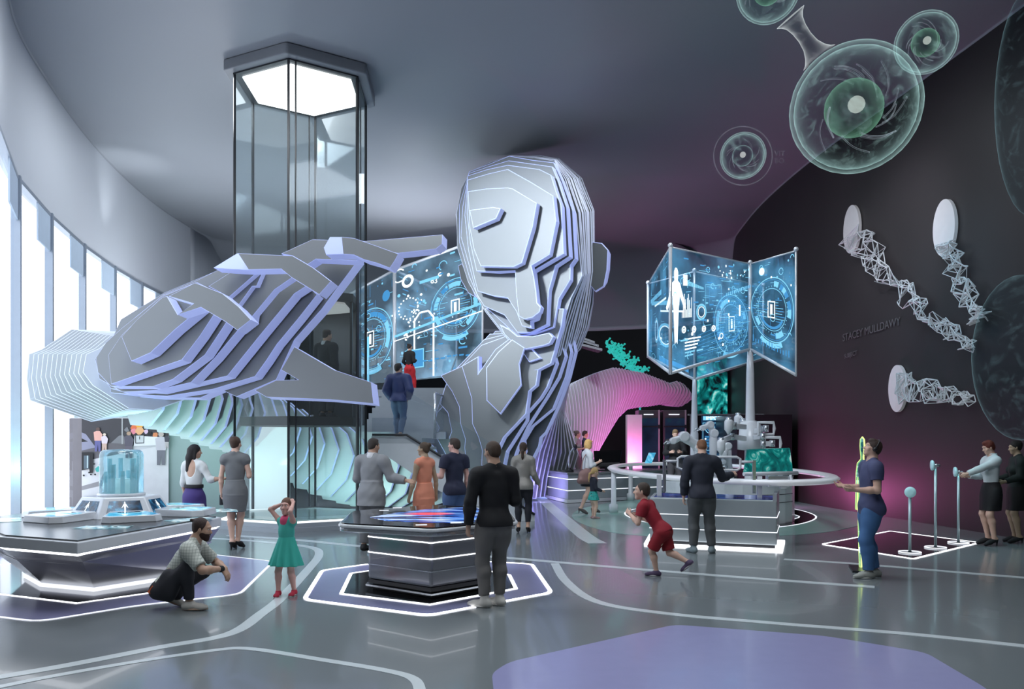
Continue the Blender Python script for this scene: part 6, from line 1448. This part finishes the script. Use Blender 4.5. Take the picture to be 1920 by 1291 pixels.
p_white = person('woman with long black hair in white scoop-back top and purple skirt behind the console', (364-960)/FPX*13.5, 13.5, -16, 1.64, 'f',
    pose=dict(head=(-46, 2, 0), ra=dict(up=(.50, .06, -.86), fo=(.96, .22, .10), palm=(0, -.3, -1), curl=.2), la=dict(up=(-.16, 0, -1), fo=(.02, .16, -1))),
    wear=[('top', dict(name='blouse', col=(.66, .68, .66), sleeve=1.35, hem=.02, i=.008, scoop=True)), ('skirt', dict(col=(.055, .035, .17), hemz=.55, wz=.075, r=(.225, .185), flare=True)), ('belt', dict(name='waistband', col=(.02, .02, .022), z=.085)), ('shoes', dict(col=BLACKC))],
    hair=('long', (.010, .008, .008)), skn='tan')
p_grey = person('woman in grey sleeveless dress and black heels, back turned beside the lift', *place(441, 1030), 8, 1.70, 'f',
    pose=dict(heel=.075, head=(-24, 0, 0), la=dict(up=(-.18, .02, -1), fo=(-.02, .12, -1)), ra=dict(up=(.20, -.05, -1), fo=(-.15, .9, .4)), ll=dict(an=(-.04, -.03, .157), yaw=-6), rl=dict(an=(.03, .06, .157), yaw=-22)),
    wear=[('top', dict(name='dress_bodice', col=(.16, .165, .17), sleeve=.14, hem=.02, i=.010, loose=.004)), ('skirt', dict(name='dress_skirt', col=(.16, .165, .17), hemz=.615, wz=.10, r=(.17, .15))), ('shoes', dict(col=BLACKC))],
    hair=('updo', (.075, .040, .025)), skn='fair')
p_stair = person('man in blue bomber jacket and jeans climbing the stairs, hands in pockets', (748-960)/FPX*19.35, 19.35, -14, 1.72, 'm', z=1.812,
    pose=dict(head=(-34, -12, 0), la=dict(up=(-.34, -.18, -.92), fo=(.36, .42, -.84), curl=.7), ra=dict(up=(.34, -.18, -.92), fo=(-.36, .42, -.84), curl=.7), rl=dict(an=(.075, -.10, .10), pitch=-14), ll=dict(an=(-.08, .10, .083))),
    wear=[('trousers', dict(name='jeans', col=(.065, .11, .20), i=.010)), ('top', dict(name='bomber_jacket', col=(.028, .045, .145), sleeve=1.97, hem=-.02, i=.030, loose=.016, loose2=.012, rough=.5)), ('shoes', dict(col=(.25, .18, .15)))],
    hair=('crop', (.025, .018, .016)), skn='tan', w=1.05)
p_red = person('woman in black top and red trousers on the upper deck before the data screens', (768-960)/FPX*27.6, 27.6, -30, 1.64, 'f', z=3.345,
    pose=dict(head=(-10, 0, 0), la=dict(up=(-.3, -.1, -1), fo=(.3, .5, -.5)), ra=dict(up=(.2, -.1, -1), fo=(-.3, .8, .2)), rl=dict(an=(.12, .10, .08)), ll=dict(an=(-.05, -.10, .08))),
    wear=[('trousers', dict(col=(.62, .022, .030), i=.012, flare=.008)), ('top', dict(name='top', col=BLACKC, sleeve=1.9, hem=.02, i=.010)), ('shoes', dict(col=BLACKC))], hair=('bun', (.03, .018, .015)), eyes=False)
p_lift = person('man in dark suit riding in the lift car, half hidden by the hand', -3.93, 17.25, -28, 1.80, 'm', z=2.245,
    pose=dict(head=(-20, 4, 0)), wear=[('trousers', dict(col=(.016, .017, .02), i=.016, flare=.01)), ('top', dict(name='suit_jacket', col=(.016, .017, .02), sleeve=1.93, hem=-.115, jacket=True, i=.022, loose=.006)), ('collar', dict(name='shirt_collar', col=(.5, .5, .52))), ('shoes', dict(col=BLACKC))], hair=('short', (.04, .03, .025)), skn='tan', w=1.1)
p_counter = person('man with thinning ginger hair in navy sweater working at the robot counter, back turned', *place(1316, 1036), -4, 1.74, 'm',
    pose=dict(head=(-6, 14, 0), ra=dict(up=(.42, .22, -.88), fo=(.72, .66, .18), palm=(-.6, .3, -.5), curl=.55), la=dict(up=(-.22, .02, -1), fo=(-.05, .14, -1)), rl=dict(an=(.15, 0, .084), yaw=-16), ll=dict(an=(-.13, .0, .084), yaw=22)),
    wear=[('trousers', dict(col=(.085, .09, .095), i=.012, flare=.005)), ('top', dict(name='sweater', col=(.022, .025, .040), sleeve=1.95, hem=-.03, i=.016, nw=1.05)), ('shoes', dict(col=(.20, .25, .27), top=.02))], hair=('bald', (.22, .10, .05)), skn='fair', w=1.12)
p_boy = person('boy in red t-shirt and shorts leaning forward on one leg near the counter', *place(1236, 1079), 62, 1.30, 'm',
    pose=dict(pel=(.0, -.04, .575), lean=34, hip_lean=16, head=(14, -4, 0), rl=dict(an=(.05, -.36, .20), pole=(.1, 1, -.2), pitch=-38, yaw=-4), ll=dict(an=(-.03, .03, .062), yaw=12), la=dict(up=(-.2, .25, -1), fo=(.45, .75, .55), curl=.5), ra=dict(up=(.2, -.1, -1), fo=(-.3, .9, .3))),
    wear=[('shorts', dict(col=(.28, .012, .022), len=.86, i=.020)), ('top', dict(name='t_shirt', col=(.30, .012, .026), sleeve=.6, hem=-.03, i=.016, loose=.012)), ('shoes', dict(col=(.09, .06, .12), sole=(.5, .48, .5)))], hair=('buzz', (.050, .032, .022)), skn='fair', child=True)
p_jeans = person('man in blue t-shirt, jeans and black headphones looking up at the dark wall', *place(1632, 1082), 84, 1.72, 'm',
    pose=dict(head=(2, -20, 0), la=dict(up=(-.16, .0, -1), fo=(.10, .98, .02), palm=(.6, 0, .7), curl=.3), ra=dict(up=(.14, .06, -1), fo=(-.1, .98, .12), palm=(-.6, 0, .7)), rl=dict(an=(.09, -.08, .083)), ll=dict(an=(-.09, .05, .083))),
    wear=[('trousers', dict(name='jeans', col=(.06, .15, .33), i=.014, flare=.006)), ('top', dict(name='t_shirt', col=(.060, .070, .155), sleeve=.56, hem=-.055, i=.014, loose=.008)), ('shoes', dict(col=(.32, .33, .30), sole=(.5, .5, .48))), ('headphones', dict(col=(.015, .015, .017), rough=.3))], hair=('crop', (.045, .025, .018)), skn='fair', w=1.06)
p_guide = person('red-haired woman in white blouse and black skirt holding a sensor stand', *place(1858, 1022), 90, 1.66, 'f',
    pose=dict(heel=.06, head=(0, 16, 0), la=dict(to=(-.13, .50, 1.19), pole=(-.6, -.3, -.8), palm=(.9, 0, -.2), curl=.7), ra=dict(up=(.16, .25, -1), fo=(-.25, .95, .02))),
    wear=[('top', dict(name='blouse', col=(.60, .66, .68), sleeve=1.93, hem=.02, i=.012)), ('collar', dict(name='blouse_collar', col=(.6, .66, .68))), ('skirt', dict(col=BLACKC, hemz=.585, wz=.085, r=(.165, .145))), ('shoes', dict(col=BLACKC))], hair=('crop', (.13, .022, .012)), skn='fair')
p_mother = person('blonde woman in pale blouse and dark skirt walking with a brown bag past the desk', *place(1100, 963), -72, 1.68, 'f',
    pose=dict(heel=.06, head=(6, 2, 0), lean=3, ra=dict(up=(.22, .02, -1), fo=(-.25, .9, .35)), la=dict(up=(-.15, .1, -1), fo=(.2, .8, -.2)), rl=dict(an=(.05, -.16, .16), pitch=-10), ll=dict(an=(-.04, .20, .141))),
    wear=[('top', dict(name='blouse', col=(.55, .56, .58), sleeve=1.5, hem=.02, i=.011)), ('skirt', dict(col=(.018, .018, .026), hemz=.66, wz=.08, r=(.165, .15), dy=.02)), ('shoes', dict(col=(.12, .10, .10)))], hair=('bob', (.60, .36, .13)), skn='fair', eyes=False)
p_kid = person('little blonde girl in navy cardigan and teal patterned skirt beside the walking woman', *place(1113, 972), -76, 1.14, 'f',
    pose=dict(head=(0, 12, 0), ra=dict(up=(.15, .1, -1), fo=(-.2, .9, -.3)), la=dict(up=(-.15, .1, -1), fo=(.2, .9, -.2))),
    wear=[('top', dict(name='cardigan', col=(.016, .018, .032), sleeve=1.9, hem=.02, i=.012)), ('skirt', dict(mat=M_PATT, hemz=.42, wz=.08, r=(.15, .13), pleat=(9, .06), flare=True)), ('shoes', dict(col=(.35, .22, .22)))], hair=('lowpony', (.55, .36, .15)), skn='fair', child=True, eyes=False)
step_ = tag(MB().box((2.45, 27.4, .15), (2.2, 1.0, .30)).build('desk_step', M_DARK), 'low dark step behind the reception desk', 'step')
p_recw = person('pale woman with pinned hair in grey standing behind the reception desk', (1082-960)/FPX*27.3, 27.3, -112, 1.74, 'f', z=.302,
    pose=dict(head=(22, 0, 0), ra=dict(up=(.2, .1, -1), fo=(-.3, .9, .2))), wear=[('top', dict(name='top', col=(.25, .25, .25), sleeve=.3, hem=-.02, i=.010)), ('trousers', dict(col=(.1, .1, .1))), ('shoes', dict(col=BLACKC))], hair=('bun', (.10, .075, .065)), skn='olive', eyes=False)
p_recm = person('dark-haired man in navy behind the woman at the reception desk', (1097-960)/FPX*27.7, 27.7, -100, 1.74, 'm', z=.302,
    pose=dict(head=(10, -4, 0)), wear=[('top', dict(name='shirt', col=(.018, .022, .055), sleeve=1.9, hem=-.05, i=.012)), ('trousers', dict(col=(.03, .03, .04))), ('shoes', dict(col=BLACKC))], hair=('short', (.03, .018, .015)), skn='tan', eyes=False)
pod_ = tag(MB().prism([(4.4+.55*math.cos(a*PI/12), 21.9+.55*math.sin(a*PI/12)) for a in range(24)], .011, .26).build('round_podium', M_DARK), 'low dark round podium under the man in black inside the rail', 'podium')
p_black = person('bearded man in black standing inside the oval rail, looking down', (1266-960)/FPX*21.9, 21.9, 172, 1.76, 'm', z=.262,
    pose=dict(head=(0, 22, 0), ra=dict(up=(.22, .12, -1), fo=(-.45, .85, .1)), la=dict(up=(-.22, .12, -1), fo=(.45, .85, .1)), rl=dict(an=(.13, 0, .085)), ll=dict(an=(-.13, 0, .085))),
    wear=[('top', dict(name='sweater', col=BLACKC, sleeve=1.9, hem=-.05, i=.018)), ('trousers', dict(col=(.06, .055, .06), i=.014)), ('shoes', dict(col=BLACKC))], hair=('short', (.25, .16, .08)), skn='fair', beard=True, eyes=False)
p_reflection = person('woman in dark jacket and black skirt close by the dark wall, behind the red-haired woman', 8.66, 14.0, 78, 1.66, 'f',  # mirror image in the wall, added as a solid figure
    pose=dict(heel=.05, head=(0, 8, 0), la=dict(up=(-.2, .15, -1), fo=(-.1, .9, -.3)), ra=dict(up=(.16, .1, -1), fo=(-.1, .9, -.2))),
    wear=[('top', dict(name='jacket', col=(.012, .020, .018), sleeve=1.93, hem=-.03, i=.014)), ('skirt', dict(col=(.008, .008, .009), hemz=.56, wz=.07, r=(.165, .145))), ('shoes', dict(col=BLACKC))], hair=('updo', (.012, .009, .008)), skn='olive', eyes=False)
# things they carry
def at(t, v): return t.matrix_basis @ Vector(v) if False else Matrix.Translation(t.location) @ Matrix.Rotation(t.rotation_euler.z, 4, 'Z') @ Vector(v)
q = p_grey['_wr']; c = at(p_grey, (q[3]-.005, q[4]+.03, q[5]-.13)); cb_ = thing('clutch_purse', 'small black clutch purse held low by the woman in grey', 'purse', tuple(c))
mb = MB(); mb.box(c, (.06, .05, .17)); mb.build('pouch', M_DARK, cb_, bevel=.015)
mb = MB(); mb.tube([c+Vector((0, 0, .08)), c+Vector((.0, 0, .15))], .012, 6); mb.build('wrist_strap', M_DARK, cb_)
c = at(p_mother, (.19, -.06, .93)); hbg = thing('shoulder_bag', 'large soft brown bag hanging at the blonde woman\'s side', 'bag', tuple(c))
M_BAG = mat('bag_brown', (.22, .12, .11), .5, bump=.2, bscale=40)
loc_prims = [ell((0, 0, 0), (.09, .23, .17), None, .05), cone((0, -.18, -.12), (0, .18, -.12), .085, .085, .05)]
bo = grow('bag_body', loc_prims, M_BAG, hbg, .012, wrinkle=.004); hbg.rotation_euler = (0, 0, p_mother.rotation_euler.z)
mb = MB(); mb.tube(catmull([(-.02, -.15, .12), (-.05, -.10, .35), (-.06, .0, .50), (-.05, .06, .35), (-.02, .15, .12)], 6), .012, 6); so_ = mb.build('shoulder_strap', M_BAG); so_.parent = hbg
# glowing outline figure beside the man with headphones
an = thing('outline_figure_panel', 'thin glowing yellow-green body outline panel standing edge-on before the man in jeans', 'light figure', tuple(F(1617, 1068)))
M_YG = glow('outline_yellow_green', (.78, .95, .30), 1.2); M_TEALP = sheet_glass('teal_acrylic', (.35, .72, .80), .1, emit=(.05, .40, .50), estr=.35)
o_ = Vector(an.location); dirv = Vector((.10, .995, 0)); 
O2 = [(0, 1.80), (.07, 1.77), (.085, 1.68), (.06, 1.58), (.045, 1.54), (.05, 1.50), (.20, 1.44), (.25, 1.30), (.27, 1.0), (.28, .80), (.22, .80), (.20, 1.05), (.17, 1.25), (.15, 1.0), (.17, .80), (.15, .45), (.11, .03), (.04, .03), (.03, .45), (0, .75)]
OUT = O2+[(-u, v) for u, v in O2[::-1]][1:-1]
pts = [o_+dirv*u+Vector((0, 0, v)) for u, v in OUT]
mb = MB(); mb.tube(pts, .011, 6, closed=True); mb.build('outline', M_YG, an)
nrm = Vector((dirv.y, -dirv.x, 0))*.008; mb = MB(); n_ = len(pts); mb.add([p+nrm for p in pts]+[p-nrm for p in pts], [tuple(range(n_)), tuple(range(2*n_-1, n_-1, -1))]); mb.build('acrylic_sheet', M_TEALP, an)
mb = MB(); mb.box(o_+Vector((0, 0, .015)), (.30, .55, .02), rz=-.3); mb.build('foot', M_DARK, an)
for u, v in ((.0, 1.70), (0, 1.63)):
    mb = MB(); c = o_+Vector((0, 0, v)); mb.tube([c+dirv*.035*math.cos(a*PI/10)+Vector((0, 0, .03*math.sin(a*PI/10))) for a in range(20)], .009, 6, closed=True); mb.build('face_ring', M_DARK, an)
for o in list(bpy.data.objects):
    if '_wr' in o: del o['_wr']
# ------------------------------------------------------------------ light
def area(name, loc, rot, size, power, col=(1, 1, 1), sy=None, spread=None):
    l = bpy.data.lights.new(name, 'AREA'); l.energy = power; l.color = col; l.size = size
    if sy: l.shape = 'RECTANGLE'; l.size_y = sy
    if spread: l.spread = spread
    o = bpy.data.objects.new(name, l); COL.objects.link(o); o.location = loc
    d = Vector(rot)-Vector(loc); o.rotation_euler = d.to_track_quat('-Z', 'Y').to_euler(); return o
def spot(name, loc, tgt, power, col=(1, 1, 1), ang=60, blend=.6, rad=.15):
    l = bpy.data.lights.new(name, 'SPOT'); l.energy = power; l.color = col; l.spot_size = math.radians(ang); l.spot_blend = blend; l.shadow_soft_size = rad
    o = bpy.data.objects.new(name, l); COL.objects.link(o); o.location = loc
    d = Vector(tgt)-Vector(loc); o.rotation_euler = d.to_track_quat('-Z', 'Y').to_euler(); return o
def point(name, loc, power, col=(1, 1, 1), rad=.2):
    l = bpy.data.lights.new(name, 'POINT'); l.energy = power; l.color = col; l.shadow_soft_size = rad
    o = bpy.data.objects.new(name, l); COL.objects.link(o); o.location = loc; return o
w = bpy.data.worlds.new('sky'); SC.world = w; w.use_nodes = True
WN, WLk = w.node_tree.nodes, w.node_tree.links
bg = WN['Background']; sky_tc = WN.new('ShaderNodeTexCoord'); sep = WN.new('ShaderNodeSeparateXYZ'); cr = WN.new('ShaderNodeValToRGB')
WLk.new(sky_tc.outputs['Generated'], sep.inputs[0]); WLk.new(sep.outputs['Z'], cr.inputs[0])
cr.color_ramp.elements[0].color = (.88, .92, 1, 1); cr.color_ramp.elements[1].color = (.62, .76, 1, 1); cr.color_ramp.elements[0].position = .1
WLk.new(cr.outputs[0], bg.inputs[0]); bg.inputs[1].default_value = 2.2
COOL = (.88, .94, 1.0)
# broad fill lights added just under the ceiling, without visible fittings
for x, y, sx, sy, p in [(-3.5, 4.5, 4, 4, 250), (3, 4.5, 4, 4, 190), (-5, 11, 3, 3, 260), (2.5, 11, 3, 3, 230), (-7, 18.5, 2.5, 3, 170), (3.5, 18, 3, 3, 170), (-1.5, 25, 4, 3, 240)]:
    area('ceiling_luminaire', (x, y, CEIL-.06), (x, y+.001, 0), sx, p, COOL, sy)
spot('head_spot', (-5.5, 9.5, CEIL-.2), (-.1, 17.5, 5.9), 12500, (.80, .90, 1), 34, .9, .6)  # key light added for the head, in place of window light
spot('hand_spot', (-1.0, 6.0, CEIL-.2), (-4.2, 14, 4.0), 120, (.95, .97, 1), 42, .9, .6)  # faint fill added on the hand plates
# colour washes: floor-level bars that throw their light away from the visitor
def bar(name, loc, tgt, size, power, col, sy=.2): return area(name, loc, tgt, size, power, col, sy)
bar('pink_wash', (3.9, 28.0, .5), (3.9, 29.3, 3.0), .7, 62, (1, .16, .60))
bar('pink_wash', (4.9, 28.2, 2.85), (5.2, 30.2, 3.9), .9, 22, (1, .16, .60))
bar('pink_wash', (6.7, 21.6, .3), (8.35, 21.2, 3.1), .5, 85, (1, .2, .6), .3)
bar('pink_pillar', (3.75, 25.95, .95), (4.15, 27, 1.7), .4, 30, (1, .18, .6))
bar('violet_uplight', (.45, 23.0, .08), (.5, 24.4, 1.6), .8, 48, (.42, .34, 1))
bar('blue_uplight', (.95, 25.6, .08), (1.2, 27.8, 1.6), .6, 40, (.35, .42, 1))
spot('mint_spot', (-7.0, 15.2, .25), (-6.7, 17.6, 2.4), 280, (.5, 1, .88), 95, .9, .06)
bar('mint_uplight', (-9.0, 14.0, 1.2), (-8.7, 16.2, 3.2), 1.4, 20, (.5, 1, .88))
bar('mint_uplight', (-4.4, 19.5, .12), (-3.9, 21.2, 1.8), 2.2, 62, (.6, 1, .92))
spot('teal_down', (4.5, 19, CEIL-.2), (4.5, 19, 0), 380, (.5, 1, .85), 40, .8, .2)
spot('teal_down', (6.8, 12.5, CEIL-.2), (6.9, 13.3, 0), 800, (.45, .95, 1), 28, .9, .3)
spot('ceiling_wash', (-3.2, 27.0, 5.2), (-3.0, 26.4, CEIL), 900, (.88, .92, 1), 110, 1, .5)
spot('wall_uplight', (-10.35, 22.0, BAND+.1), (-10.75, 22.6, CEIL), 160, (.88, .94, 1), 60, 1, .15)
spot('flank_spot', (2.5, 20.5, CEIL-.2), (1.9, 28.3, 2.6), 1300, COOL, 34, .9, .3)  # unseen lamp added to lift the torso flank
spot('chest_spot', (-1.8, 8.5, CEIL-.2), (-.6, 19, 2.6), 1500, COOL, 26, .9, .4)  # fill added to brighten the dark chest plates
bar('ceiling_uplight', (-8.0, 23.5, 4.2), (-8.0, 23.6, CEIL), 3.0, 260, (.86, .92, 1), 3.0)  # unseen upward light added to brighten the left ceiling
spot('stair_spot', (-.5, 12.5, CEIL-.2), (-1.3, 18, 1.0), 700, COOL, 24, .8, .3)  # fill added over the otherwise unlit stair stringer
spot('wall_patch', (5.0, 14.5, CEIL-.3), (8.7, 18.3, 6.0), 1000, (.9, .9, 1), 44, 1, .4)
spot('wall_patch_blue', (5.5, 12.5, CEIL-.3), (8.8, 16.8, 4.3), 800, (.35, .7, 1), 34, 1, .4)
SC.view_settings.view_transform = 'Standard'; SC.view_settings.look = 'None'; SC.view_settings.gamma = 1
SC.view_settings.exposure = 0.25; SC.view_settings.use_curve_mapping = False
SC.cycles.use_denoising = True; SC.cycles.max_bounces = 8; SC.cycles.transparent_max_bounces = 24
SC.cycles.sample_clamp_indirect = 4; SC.cycles.blur_glossy = 1.0; SC.cycles.caustics_refractive = False; SC.cycles.caustics_reflective = False
